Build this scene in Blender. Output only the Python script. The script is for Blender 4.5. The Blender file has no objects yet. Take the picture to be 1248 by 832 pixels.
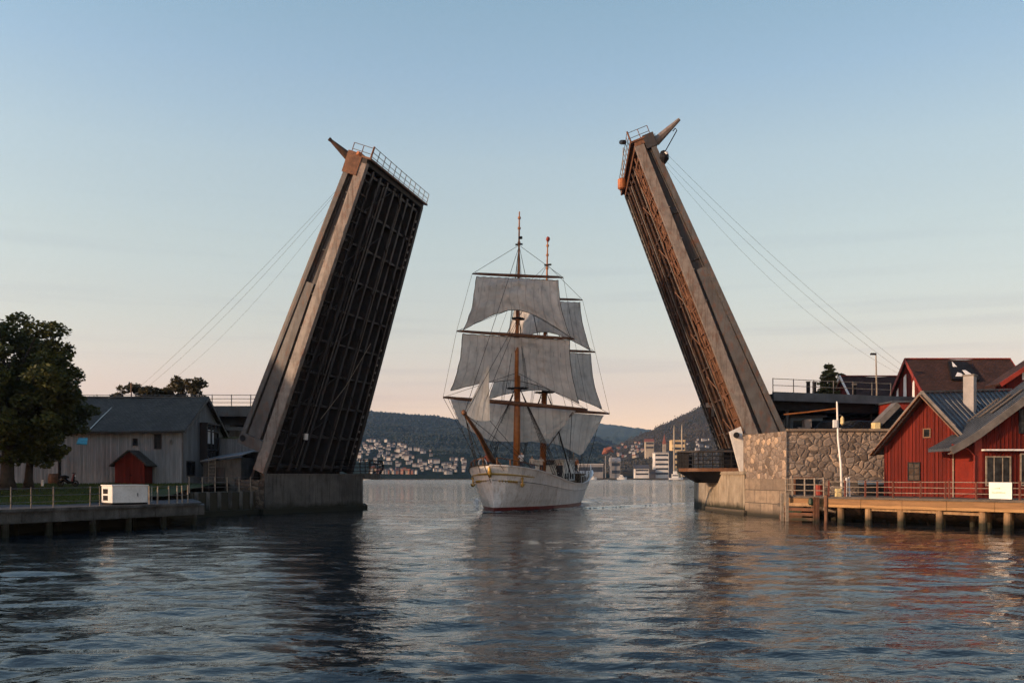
import bpy, bmesh, math, random
import numpy as np
from mathutils import Vector, Matrix, noise
random.seed(7); rng = np.random.default_rng(7)
R = math.radians
sc = bpy.context.scene
COL = sc.collection
# ---------------------------------------------------------------- camera, sky, sun, exposure
F = 1109.33; HC = 3.2; HZ = 580.0          # focal length in photo pixels, camera height, horizon row
cam = bpy.data.cameras.new('camera'); camo = bpy.data.objects.new('camera', cam); COL.objects.link(camo)
camo.location = (0, 0, HC); camo.rotation_euler = (R(90), 0, 0)
cam.lens = 32; cam.sensor_width = 36; cam.shift_y = (HZ - 416) / 1248; cam.clip_end = 40000; cam.clip_start = .3
sc.camera = camo
SUN_EL = 13.5; SUN_AZ = 246.0              # azimuth: direction (sin, cos)
SKY_STRENGTH = 0.12; EXPOSURE = 1.25
world = bpy.data.worlds.new('World'); sc.world = world; world.use_nodes = True
def sky_nodes():
    nt = world.node_tree; L = nt.links.new
    bg = nt.nodes['Background']
    s = nt.nodes.new('ShaderNodeTexSky'); s.sky_type = 'NISHITA'; s.sun_disc = False
    s.sun_elevation = R(SUN_EL); s.sun_rotation = R(SUN_AZ)
    s.air_density = 1; s.dust_density = .3; s.ozone_density = 3
    # evening air colours: tint of the sky by height above the horizon
    tc = nt.nodes.new('ShaderNodeTexCoord'); sp = nt.nodes.new('ShaderNodeSeparateXYZ')
    L(tc.outputs['Generated'], sp.inputs[0])
    nz = nt.nodes.new('ShaderNodeTexNoise'); nz.inputs['Scale'].default_value = 2.2; nz.inputs['Detail'].default_value = 5
    mp = nt.nodes.new('ShaderNodeMapping'); mp.inputs['Scale'].default_value = (1, 1, 9)
    L(tc.outputs['Generated'], mp.inputs[0]); L(mp.outputs[0], nz.inputs['Vector'])
    ad = nt.nodes.new('ShaderNodeMath'); ad.operation = 'MULTIPLY_ADD'; ad.inputs[1].default_value = .03; ad.inputs[2].default_value = -.015
    L(nz.outputs['Fac'], ad.inputs[0])
    a2 = nt.nodes.new('ShaderNodeMath'); a2.operation = 'ADD'; L(ad.outputs[0], a2.inputs[0]); L(sp.outputs['Z'], a2.inputs[1])
    cr = nt.nodes.new('ShaderNodeValToRGB'); L(a2.outputs[0], cr.inputs[0])
    st = SKY_TINT
    e = cr.color_ramp.elements
    e[0].position = st[0][0]; e[0].color = (*st[0][1], 1); e[1].position = st[-1][0]; e[1].color = (*st[-1][1], 1)
    for p, c in st[1:-1]:
        n = e.new(p); n.color = (*c, 1)
    mx = nt.nodes.new('ShaderNodeMix'); mx.data_type = 'RGBA'; mx.blend_type = 'MULTIPLY'; mx.inputs[0].default_value = 1
    L(s.outputs[0], mx.inputs[6]); L(cr.outputs[0], mx.inputs[7])
    vm = nt.nodes.new('ShaderNodeVectorMath'); vm.operation = 'SCALE'; mr = nt.nodes.new('ShaderNodeMapRange'); mr.inputs[1].default_value = -.5; mr.inputs[2].default_value = .5; mr.inputs[3].default_value = 2.25; mr.inputs[4].default_value = 1.58; L(sp.outputs['X'], mr.inputs[0]); L(mr.outputs[0], vm.inputs['Scale']); 
    n2 = nt.nodes.new('ShaderNodeTexNoise'); n2.inputs['Scale'].default_value = 3.1; n2.inputs['Detail'].default_value = 6; mp2 = nt.nodes.new('ShaderNodeMapping'); mp2.inputs['Scale'].default_value = (1, 1, 22); mp2.inputs['Location'].default_value = (3, 1, 0)
    L(tc.outputs['Generated'], mp2.inputs[0]); L(mp2.outputs[0], n2.inputs['Vector'])
    r1 = nt.nodes.new('ShaderNodeMapRange'); r1.inputs[1].default_value = .52; r1.inputs[2].default_value = .70; r1.inputs[4].default_value = .30; L(n2.outputs['Fac'], r1.inputs[0])
    r2 = nt.nodes.new('ShaderNodeMapRange'); r2.inputs[1].default_value = .30; r2.inputs[2].default_value = .14; L(sp.outputs['Z'], r2.inputs[0])
    rm = nt.nodes.new('ShaderNodeMath'); rm.operation = 'MULTIPLY'; L(r1.outputs[0], rm.inputs[0]); L(r2.outputs[0], rm.inputs[1])
    cm = nt.nodes.new('ShaderNodeMix'); cm.data_type = 'RGBA'; cm.blend_type = 'MULTIPLY'; L(rm.outputs[0], cm.inputs[0]); L(mx.outputs[2], cm.inputs[6]); cm.inputs[7].default_value = (.66, .66, .76, 1)
    L(cm.outputs[2], vm.inputs[0]); L(vm.outputs[0], bg.inputs[0]); bg.inputs[1].default_value = SKY_STRENGTH
SKY_TINT = [(0, (0.646, 0.363, 0.274)), (0.05, (0.727, 0.379, 0.26)), (0.09, (0.735, 0.371, 0.246)), (0.16, (0.774, 0.451, 0.281)), (0.245, (0.855, 0.537, 0.331)), (0.324, (0.895, 0.597, 0.384)), (0.397, (0.8, 0.6, 0.43)), (0.457, (0.75, 0.6, 0.43)), (0.56, (0.7, 0.56, 0.42)), (0.75, (0.6, 0.56, 0.5))]
sky_nodes()
sun = bpy.data.lights.new('sun', 'SUN'); suno = bpy.data.objects.new('sun', sun); COL.objects.link(suno)
sun.energy = 2.4; sun.angle = R(.6); sun.color = (1.0, .65, .40)
sd = Vector((math.sin(R(SUN_AZ)) * math.cos(R(SUN_EL)), math.cos(R(SUN_AZ)) * math.cos(R(SUN_EL)), math.sin(R(SUN_EL))))
suno.rotation_euler = sd.to_track_quat('Z', 'Y').to_euler(); suno.location = (-60, -20, 50)
vs = sc.view_settings; vs.view_transform = 'Standard'; vs.look = 'None'; vs.gamma = 1; vs.use_curve_mapping = False; vs.exposure = EXPOSURE
sc.render.engine = 'CYCLES'; sc.cycles.use_denoising = True; sc.cycles.denoising_prefilter = 'FAST'; sc.cycles.max_bounces = 6
sc.cycles.volume_bounces = 0; sc.cycles.transparent_max_bounces = 12
sc.cycles.use_adaptive_sampling = True; sc.cycles.adaptive_threshold = .015

def P(px, py, Y):                          # a point of the photograph at depth Y, in metres
    return Vector(((px - 624) * Y / F, Y, HC - (py - HZ) * Y / F))

# ---------------------------------------------------------------- materials
def nmat(name):
    m = bpy.data.materials.new(name); m.use_nodes = True
    nt = m.node_tree; return m, nt, nt.nodes['Principled BSDF'], nt.links.new
def node(nt, t, **kw):
    n = nt.nodes.new(t)
    for k, v in kw.items():
        if k.startswith('i_'): n.inputs[k[2:].replace('_', ' ')].default_value = v
        else: setattr(n, k, v)
    return n
def mixc(nt, fac, a, b, mode='MIX'):
    m = nt.nodes.new('ShaderNodeMix'); m.data_type = 'RGBA'; m.blend_type = mode
    for i, v in ((0, fac), (6, a), (7, b)):
        if isinstance(v, bpy.types.NodeSocket): nt.links.new(v, m.inputs[i])
        elif i == 0: m.inputs[0].default_value = v
        else: m.inputs[i].default_value = (*v, 1)
    return m.outputs[2]
def ramp(nt, src, a, b, ca=0., cb=1.):
    r = nt.nodes.new('ShaderNodeMapRange'); r.inputs[1].default_value = a; r.inputs[2].default_value = b
    r.inputs[3].default_value = ca; r.inputs[4].default_value = cb
    nt.links.new(src, r.inputs[0]); return r.outputs[0]
def coords(nt, kind='Object', scale=(1, 1, 1)):
    tc = nt.nodes.new('ShaderNodeTexCoord'); mp = nt.nodes.new('ShaderNodeMapping'); mp.inputs['Scale'].default_value = scale
    nt.links.new(tc.outputs[kind], mp.inputs[0]); return mp.outputs[0]
def noi(nt, vec, scale, detail=5, rough=.55):
    n = nt.nodes.new('ShaderNodeTexNoise'); n.inputs['Scale'].default_value = scale; n.inputs['Detail'].default_value = detail
    n.inputs['Roughness'].default_value = rough; nt.links.new(vec, n.inputs['Vector']); return n.outputs['Fac']
def bump(nt, b, h, strength, dist=.02):
    n = nt.nodes.new('ShaderNodeBump'); n.inputs['Strength'].default_value = strength; n.inputs['Distance'].default_value = dist
    nt.links.new(h, n.inputs['Height']); nt.links.new(n.outputs[0], b.inputs['Normal']); return n
def mat(name, col, col2=None, scale=1.2, rough=.7, streak=0., scol=None, bmp=.3, bscale=12, bdist=.02, metal=0., spec=.28,
        tide=None, rust=None, contrast=(.35, .65), kind='Object'):
    m, nt, b, L = nmat(name)
    v = coords(nt, kind)
    col2 = col2 or tuple(c * .6 for c in col)
    c = mixc(nt, ramp(nt, noi(nt, v, scale, 7, .62), *contrast), col2, col)
    if streak:
        v2 = coords(nt, kind, (3.1, 3.1, .22))
        c = mixc(nt, ramp(nt, noi(nt, v2, 1.3, 6, .65), .5, .68, 0, streak), c, scol or tuple(x * .35 for x in col))
    if rust:
        v3 = coords(nt, kind, (1, 1, .45))
        c = mixc(nt, ramp(nt, noi(nt, v3, 2.3, 8, .7), .52, .66, 0, rust), c, (.13, .05, .022))
    fine = noi(nt, v, bscale * 2.3, 4, .6)
    c = mixc(nt, 1.0, c, mixc(nt, ramp(nt, fine, .3, .7), (.82,) * 3, (1.12,) * 3), 'MULTIPLY')
    if tide:
        g = nt.nodes.new('ShaderNodeNewGeometry'); s = nt.nodes.new('ShaderNodeSeparateXYZ'); L(g.outputs['Position'], s.inputs[0])
        w = nt.nodes.new('ShaderNodeMath'); w.operation = 'MULTIPLY_ADD'; w.inputs[1].default_value = -.7
        L(noi(nt, v, 1.7, 5), w.inputs[0]); L(s.outputs['Z'], w.inputs[2])
        c = mixc(nt, ramp(nt, w.outputs[0], tide - .45, tide + .05, 1, 0), c, (.022, .022, .013))
    L(c, b.inputs['Base Color'])
    b.inputs['Roughness'].default_value = rough; b.inputs['Metallic'].default_value = metal
    b.inputs['Specular IOR Level'].default_value = spec
    if bmp: bump(nt, b, noi(nt, v, bscale, 6, .65), bmp, bdist)
    return m
MT = {}
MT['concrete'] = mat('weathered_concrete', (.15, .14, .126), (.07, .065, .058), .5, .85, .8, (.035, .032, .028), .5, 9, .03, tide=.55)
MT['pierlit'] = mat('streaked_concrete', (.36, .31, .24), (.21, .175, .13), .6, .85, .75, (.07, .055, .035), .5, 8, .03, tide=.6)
MT['quay'] = mat('old_quay_concrete', (.12, .115, .108), (.045, .043, .04), 1.1, .9, .7, (.04, .038, .034), .8, 6, .05, tide=.5)
MT['asphalt'] = mat('asphalt', (.06, .06, .066), (.04, .04, .044), .8, .85, bmp=.3, bscale=30, bdist=.01)
MT['steel'] = mat('shaded_bridge_tone', (.098, .10, .102), (.06, .06, .062), 1.1, .5, .7, (.06, .045, .035), .25, 14, .02, rust=.6)  # darker copy for leaf panels; their shade is put into the colour
MT['flange'] = mat('lit_bridge_tone', (.225, .20, .18), (.14, .125, .115), 1.6, .5, .85, (.085, .06, .045), .3, 14, .02, rust=.6)  # pale copy for the leaf's edge stripe; its light is in the colour
MT['web'] = mat('dark_bridge_tone', (.04, .04, .043), (.025, .025, .027), .8, .55, .3, None, .15, 14, .01, rust=.3)  # dark tone for recessed webs, frames and beams
MT['under'] = mat('near_black_steel', (.022, .021, .021), (.010, .010, .010), 1.5, .6, .4, (.06, .04, .03), .3, 9, .01, rust=.25)  # near-black steel, mostly under the left leaf
MT['rusty'] = mat('rusty_steel', (.19, .098, .058), (.09, .045, .028), 2.4, .75, .6, (.08, .04, .022), .4, 12, .01)
MT['rustsun'] = mat('sun_brown_rusty_steel', (.085, .045, .028), (.03, .020, .016), 1.8, .75, .7, (.02, .015, .012), .4, 12, .02)  # rust, with the right underside's sunlit brown put into the colour
MT['orange'] = mat('rust_orange_paint', (.42, .15, .055), (.24, .09, .04), 3, .6, bmp=.2)
MT['rail'] = mat('dull_rail_metal', (.14, .135, .13), (.08, .075, .07), 4, .5, metal=.2, bmp=.1, rust=.3)
MT['railw'] = mat('weathered_rail', (.30, .26, .21), (.16, .13, .10), 4, .65, bmp=.2)
MT['railred'] = mat('red_brown_post', (.17, .055, .035), (.10, .035, .025), 4, .65, bmp=.2)
MT['black'] = mat('black_paint', (.015, .015, .017), None, 3, .6, bmp=.1, spec=.12)
MT['white'] = mat('white_paint', (.70, .70, .68), (.56, .56, .54), 1.5, .5, .25, (.4, .37, .33), .1, 10, .005)
MT['whiteplain'] = mat('clean_white_paint', (.75, .74, .70), (.66, .65, .61), 2, .45, bmp=.05)
MT['hullw'] = mat('hull_white', (.78, .78, .78), (.62, .62, .615), .9, .35, .55, (.33, .25, .18), .15, 5, .01)
MT['hullred'] = mat('boot_topping_red', (.16, .022, .018), (.08, .014, .012), 2, .5, bmp=.15)
MT['hullblk'] = mat('hull_line_dark', (.03, .028, .025), None, 2, .5, bmp=.1)
MT['gold'] = mat('gilt', (.55, .36, .08), (.30, .19, .05), 5, .4, bmp=.2, metal=.3)
MT['varnish'] = mat('varnished_spar', (.36, .135, .035), (.24, .08, .022), 3, .35, .3, (.12, .045, .02), .1, 10, .005)
MT['spar'] = mat('brown_spar', (.16, .075, .035), (.085, .04, .022), 3, .5, bmp=.1)
MT['deckwood'] = mat('deck_planks', (.22, .15, .09), (.13, .09, .055), 2, .7, bmp=.2)
MT['rope'] = mat('tarred_rope', (.035, .03, .026), None, 3, .8, bmp=0)
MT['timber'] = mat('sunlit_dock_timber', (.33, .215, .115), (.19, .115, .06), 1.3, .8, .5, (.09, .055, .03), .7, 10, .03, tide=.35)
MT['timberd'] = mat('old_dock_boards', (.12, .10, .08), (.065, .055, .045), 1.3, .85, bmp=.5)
MT['timberr'] = mat('red_brown_timber', (.15, .068, .038), (.075, .035, .02), 1.3, .85, bmp=.5, tide=.2)
MT['grass'] = mat('grass_soil', (.045, .060, .012), (.022, .034, .008), .35, .95, bmp=.7, bscale=9, bdist=.06)
MT['soil'] = mat('dark_ground', (.06, .05, .035), (.03, .03, .02), .3, .95, bmp=.5)
MT['gravel'] = mat('yard_gravel', (.12, .11, .10), (.07, .065, .06), .8, .95, bmp=.5)
MT['bark'] = mat('bark', (.05, .038, .028), (.025, .02, .015), 3, .95, bmp=.8, bscale=8, bdist=.05)
MT['redtrim'] = mat('red_trim_paint', (.26, .034, .02), (.18, .024, .014), 2, .5, .3, None, .1, 12, .005)
MT['redpanel'] = mat('smooth_red_panel', (.21, .026, .015), (.155, .019, .012), 1.2, .55, .25, None, .12, 12, .005)
MT['metalroofd'] = mat('blue_grey_sheet_roof', (.085, .10, .12), (.05, .06, .072), .8, .42, .35, (.05, .055, .06), .15, 8, .01, metal=.15)
MT['cap'] = mat('grey_verge_board', (.16, .15, .14), (.09, .085, .08), 1.6, .7, bmp=.4)
MT['chim'] = mat('sheet_metal_flue', (.25, .25, .26), (.17, .17, .175), 1.4, .45, .4, (.2, .19, .18), .1, 10, .005)
MT['teal'] = mat('turquoise_awning', (.05, .30, .36), None, 2, .6, bmp=.1)
MT['kiosk'] = mat('blue_grey_panel', (.10, .14, .18), None, 2, .4, bmp=.1)
MT['yellow'] = mat('cream_yellow_paint', (.70, .58, .30), None, 3, .5, bmp=.1)
MT['rubber'] = mat('black_rubber', (.02, .02, .02), None, 4, .8, bmp=.2)
MT['carpaint'] = mat('dark_car_paint', (.012, .013, .016), None, 3, .25, bmp=0)
MT['green'] = mat('dark_green_plastic', (.02, .05, .03), None, 3, .5, bmp=.1)
MT['moss'] = mat('mossy_top', (.10, .14, .02), (.05, .07, .015), 2, .95, bmp=.6)
def glass():
    m, nt, b, L = nmat('window_glass')
    v = coords(nt)
    L(mixc(nt, ramp(nt, noi(nt, v, 1.5, 3), .4, .6), (.010, .012, .014), (.035, .04, .042)), b.inputs['Base Color'])
    b.inputs['Roughness'].default_value = .03; b.inputs['Specular IOR Level'].default_value = .12
    return m
MT['glass'] = glass()
def planks(name, col, col2, width, axis_uv=0, rough=.75, st=.5, gap=.35):
    """vertical boards: colour steps per board along the face's own horizontal, plus weather streaks"""
    m, nt, b, L = nmat(name)
    tc = nt.nodes.new('ShaderNodeTexCoord'); sp = nt.nodes.new('ShaderNodeSeparateXYZ'); L(tc.outputs['UV'], sp.inputs[0])
    d = nt.nodes.new('ShaderNodeMath'); d.operation = 'DIVIDE'; L(sp.outputs[axis_uv], d.inputs[0]); d.inputs[1].default_value = width
    fl = nt.nodes.new('ShaderNodeMath'); fl.operation = 'FLOOR'; L(d.outputs[0], fl.inputs[0])
    fr = nt.nodes.new('ShaderNodeMath'); fr.operation = 'FRACT'; L(d.outputs[0], fr.inputs[0])
    wn = nt.nodes.new('ShaderNodeTexWhiteNoise'); wn.noise_dimensions = '1D'; L(fl.outputs[0], wn.inputs['W'])
    c = mixc(nt, wn.outputs['Value'], col2, col)
    sc3 = (6, .5, 1) if axis_uv == 0 else (.5, 6, 1)
    v = coords(nt, 'UV', sc3)
    c = mixc(nt, ramp(nt, noi(nt, v, 1.2, 7, .7), .42, .7, 0, st), c, tuple(x * .4 for x in col2))
    v2 = coords(nt, 'UV')
    c = mixc(nt, ramp(nt, noi(nt, v2, .45, 5), .35, .75, 0, .45), c, tuple(x * .6 for x in col2))
    edge = ramp(nt, fr.outputs[0], 0, .1, 0, 1)
    c = mixc(nt, edge, tuple(x * gap for x in col2), c)
    L(c, b.inputs['Base Color']); b.inputs['Roughness'].default_value = rough; b.inputs['Specular IOR Level'].default_value = .15
    bump(nt, b, edge, .6, .02)
    return m
MT['greyboards'] = planks('grey_weathered_boards', (.35, .37, .385), (.22, .235, .245), .17)
MT['redboards'] = planks('falun_red_boards', (.16, .018, .011), (.085, .010, .0065), .20)
MT['darkredboards'] = planks('dark_red_boards', (.17, .022, .014), (.11, .016, .011), .16)
MT['timberbeam'] = planks('dock_beam', (.42, .25, .11), (.25, .145, .07), .32, 1, .8, .7)
def shingles(name, a, b2, mortar, w=.34, h=.22, moss=None):
    m, nt, b, L = nmat(name)
    v = coords(nt, 'UV')
    br = nt.nodes.new('ShaderNodeTexBrick'); L(v, br.inputs['Vector'])
    br.inputs['Color1'].default_value = (*a, 1); br.inputs['Color2'].default_value = (*b2, 1); br.inputs['Mortar'].default_value = (*mortar, 1)
    br.inputs['Scale'].default_value = 1; br.inputs['Brick Width'].default_value = w; br.inputs['Row Height'].default_value = h
    br.inputs['Mortar Size'].default_value = .018; br.inputs['Bias'].default_value = 0
    c = mixc(nt, ramp(nt, noi(nt, v, .5, 6, .65), .35, .7, 0, .6), br.outputs['Color'], tuple(x * .5 for x in b2))
    if moss: c = mixc(nt, ramp(nt, noi(nt, v, .9, 7, .7), .56, .7, 0, .7), c, moss)
    L(c, b.inputs['Base Color']); b.inputs['Roughness'].default_value = .85
    b.inputs['Specular IOR Level'].default_value = .2
    ad = nt.nodes.new('ShaderNodeMath'); ad.operation = 'ADD'; L(br.outputs['Fac'], ad.inputs[0]); L(noi(nt, v, 6, 4), ad.inputs[1])
    n = bump(nt, b, ad.outputs[0], .7, .03); n.invert = True
    return m
MT['shingle'] = shingles('grey_shingles', (.105, .096, .082), (.06, .055, .047), (.02, .018, .016), moss=(.075, .07, .045))
MT['brownroof'] = shingles('brown_tiles', (.075, .036, .027), (.042, .022, .018), (.02, .012, .01))
def masonry(name, sc_, light, rnd=1.0):
    m, nt, b, L = nmat(name)
    v = coords(nt, 'Object', (1, 1, 1.25))
    dn = nt.nodes.new('ShaderNodeTexNoise'); dn.inputs['Scale'].default_value = 1.3; L(v, dn.inputs['Vector'])
    vm = nt.nodes.new('ShaderNodeVectorMath'); vm.operation = 'MULTIPLY_ADD'; L(dn.outputs['Color'], vm.inputs[0]); vm.inputs[1].default_value = (.5,) * 3; L(v, vm.inputs[2])
    vo = nt.nodes.new('ShaderNodeTexVoronoi'); vo.inputs['Scale'].default_value = sc_; vo.inputs['Randomness'].default_value = rnd; L(vm.outputs[0], vo.inputs['Vector'])
    ve = nt.nodes.new('ShaderNodeTexVoronoi'); ve.feature = 'DISTANCE_TO_EDGE'; ve.inputs['Scale'].default_value = sc_; ve.inputs['Randomness'].default_value = rnd; L(vm.outputs[0], ve.inputs['Vector'])
    wn = nt.nodes.new('ShaderNodeTexWhiteNoise'); L(vo.outputs['Position'], wn.inputs['Vector'])
    cr = nt.nodes.new('ShaderNodeValToRGB'); L(wn.outputs['Value'], cr.inputs[0])
    e = cr.color_ramp.elements; e[0].color = (.10 * light, .078 * light, .062 * light, 1); e[1].color = (.40 * light, .30 * light, .21 * light, 1); e[1].position = 1
    for p, c in ((.3, (.17, .135, .11)), (.6, (.215, .18, .15)), (.85, (.30, .23, .17))):
        n = e.new(p); n.color = (*(x * light for x in c), 1)
    c = mixc(nt, ramp(nt, noi(nt, v, 4, 7, .7), .3, .75, 0, .6), cr.outputs[0], (.06 * light, .05 * light, .042 * light))
    edge = ramp(nt, ve.outputs['Distance'], .0, .055)
    c = mixc(nt, edge, (.085 * light, .07 * light, .058 * light), c)
    g = nt.nodes.new('ShaderNodeNewGeometry'); s = nt.nodes.new('ShaderNodeSeparateXYZ'); L(g.outputs['Position'], s.inputs[0])
    c = mixc(nt, ramp(nt, s.outputs['Z'], .2, .75, 1, 0), c, (.022, .020, .013))
    L(c, b.inputs['Base Color']); b.inputs['Roughness'].default_value = .9; b.inputs['Specular IOR Level'].default_value = .2
    hh = ramp(nt, ve.outputs['Distance'], 0, .16)
    ad = nt.nodes.new('ShaderNodeMath'); ad.operation = 'MULTIPLY_ADD'; L(noi(nt, v, 5, 6), ad.inputs[0]); ad.inputs[1].default_value = .5; L(hh, ad.inputs[2])
    bump(nt, b, ad.outputs[0], .7, .08)
    return m
MT['rubble'] = masonry('rubble_masonry', 1.75, 1.3)
MT['rubbled'] = masonry('dark_rubble_masonry', 1.9, .5)
def ashlar():
    m, nt, b, L = nmat('ashlar_blocks')
    v = coords(nt, 'UV')
    br = nt.nodes.new('ShaderNodeTexBrick'); L(v, br.inputs['Vector'])
    br.inputs['Color1'].default_value = (.30, .235, .17, 1); br.inputs['Color2'].default_value = (.17, .135, .105, 1); br.inputs['Mortar'].default_value = (.06, .05, .04, 1)
    br.inputs['Scale'].default_value = 1; br.inputs['Brick Width'].default_value = 2.0; br.inputs['Row Height'].default_value = 1.05; br.inputs['Mortar Size'].default_value = .03
    c = mixc(nt, ramp(nt, noi(nt, v, 1.6, 8, .7), .35, .7, 0, .7), br.outputs['Color'], (.09, .07, .05))
    g = nt.nodes.new('ShaderNodeNewGeometry'); s = nt.nodes.new('ShaderNodeSeparateXYZ'); L(g.outputs['Position'], s.inputs[0])
    c = mixc(nt, ramp(nt, s.outputs['Z'], .15, .7, 1, 0), c, (.022, .020, .013))
    L(c, b.inputs['Base Color']); b.inputs['Roughness'].default_value = .9
    n = bump(nt, b, br.outputs['Fac'], .7, .04); n.invert = True
    return m
MT['ashlar'] = ashlar()
def sailcloth(name, a, b2):
    m, nt, b, L = nmat(name)
    v = coords(nt, 'Object')
    c = mixc(nt, ramp(nt, noi(nt, v, .35, 6, .6), .38, .62), b2, a)
    c = mixc(nt, ramp(nt, noi(nt, v, 1.1, 7, .7), .5, .72, 0, .45), c, tuple(x * .42 for x in b2))
    tc = nt.nodes.new('ShaderNodeTexCoord'); sp = nt.nodes.new('ShaderNodeSeparateXYZ'); L(tc.outputs['UV'], sp.inputs[0])
    d = nt.nodes.new('ShaderNodeMath'); d.operation = 'PINGPONG'; L(sp.outputs[0], d.inputs[0]); d.inputs[1].default_value = .35
    c = mixc(nt, ramp(nt, d.outputs[0], 0, .045, .75, 0), c, tuple(x * .62 for x in b2))
    vs_ = coords(nt, 'UV', (1.6, .35, 1))
    c = mixc(nt, ramp(nt, noi(nt, vs_, 1.1, 6, .65), .42, .68, 0, .4), c, tuple(x * .7 for x in b2))
    L(c, b.inputs['Base Color']); b.inputs['Roughness'].default_value = .9; b.inputs['Specular IOR Level'].default_value = .15
    tr = nt.nodes.new('ShaderNodeBsdfTranslucent'); L(c, tr.inputs['Color'])
    mx = nt.nodes.new('ShaderNodeMixShader'); mx.inputs[0].default_value = .42
    out = nt.nodes['Material Output']; L(b.outputs[0], mx.inputs[1]); L(tr.outputs[0], mx.inputs[2]); L(mx.outputs[0], out.inputs['Surface'])
    ad = nt.nodes.new('ShaderNodeMath'); ad.operation = 'MULTIPLY_ADD'; ad.inputs[1].default_value = 1.0; L(noi(nt, coords(nt, 'UV', (1.3, .5, 1)), .9, 4, .55), ad.inputs[0]); L(ramp(nt, d.outputs[0], 0, .05, 0, .1), ad.inputs[2])
    n = bump(nt, b, ad.outputs[0], .8, .35); L(n.outputs[0], tr.inputs['Normal'])
    return m
MT['sail'] = sailcloth('grey_sailcloth', (.74, .70, .64), (.56, .53, .485))
MT['jib'] = sailcloth('pale_sailcloth', (.62, .64, .64), (.50, .52, .52))
def leafmat(name, a, b2, tr_=.25):
    m, nt, b, L = nmat(name)
    g = nt.nodes.new('ShaderNodeNewGeometry')
    c = mixc(nt, g.outputs['Random Per Island'], a, b2)
    v = coords(nt)
    c = mixc(nt, ramp(nt, noi(nt, v, .5, 3), .4, .65, 0, .6), c, tuple(x * .55 for x in a))
    L(c, b.inputs['Base Color']); b.inputs['Roughness'].default_value = .6; b.inputs['Specular IOR Level'].default_value = .25
    tr = nt.nodes.new('ShaderNodeBsdfTranslucent'); L(c, tr.inputs['Color'])
    mx = nt.nodes.new('ShaderNodeMixShader'); mx.inputs[0].default_value = tr_
    L(b.outputs[0], mx.inputs[1]); L(tr.outputs[0], mx.inputs[2]); L(mx.outputs[0], nt.nodes['Material Output'].inputs['Surface'])
    return m
MT['leaf'] = leafmat('broad_leaves', (.040, .055, .014), (.095, .095, .020))
MT['leafr'] = leafmat('reddish_leaves', (.05, .045, .018), (.10, .075, .03))
MT['needle'] = leafmat('conifer_needles', (.075, .08, .03), (.15, .14, .05), .1)
MT['blade'] = leafmat('grass_blades', (.045, .07, .012), (.085, .11, .02))
def hillmat(name, a, b2, c3, s=1.):
    m, nt, b, L = nmat(name)
    v = coords(nt)
    c = mixc(nt, ramp(nt, noi(nt, v, .006 * s, 6, .6), .38, .62), a, b2)
    c = mixc(nt, ramp(nt, noi(nt, v, .05 * s, 6, .75), .45, .7, 0, .8), c, c3)
    L(c, b.inputs['Base Color']); b.inputs['Roughness'].default_value = 1; b.inputs['Specular IOR Level'].default_value = 0
    bump(nt, b, noi(nt, v, .09 * s, 6, .8), 1., 9)
    return m
MT['hillA'] = hillmat('wooded_hillside', (.014, .026, .022), (.022, .036, .028), (.008, .015, .012))  # darkened green; the left slope's shade is put into the colour
MT['hillB'] = hillmat('far_hillside', (.045, .065, .045), (.075, .09, .055), (.03, .045, .032), .7)
MT['hillC'] = hillmat('autumn_hillside', (.042, .042, .026), (.075, .055, .036), (.022, .025, .015), 1.4)

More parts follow.
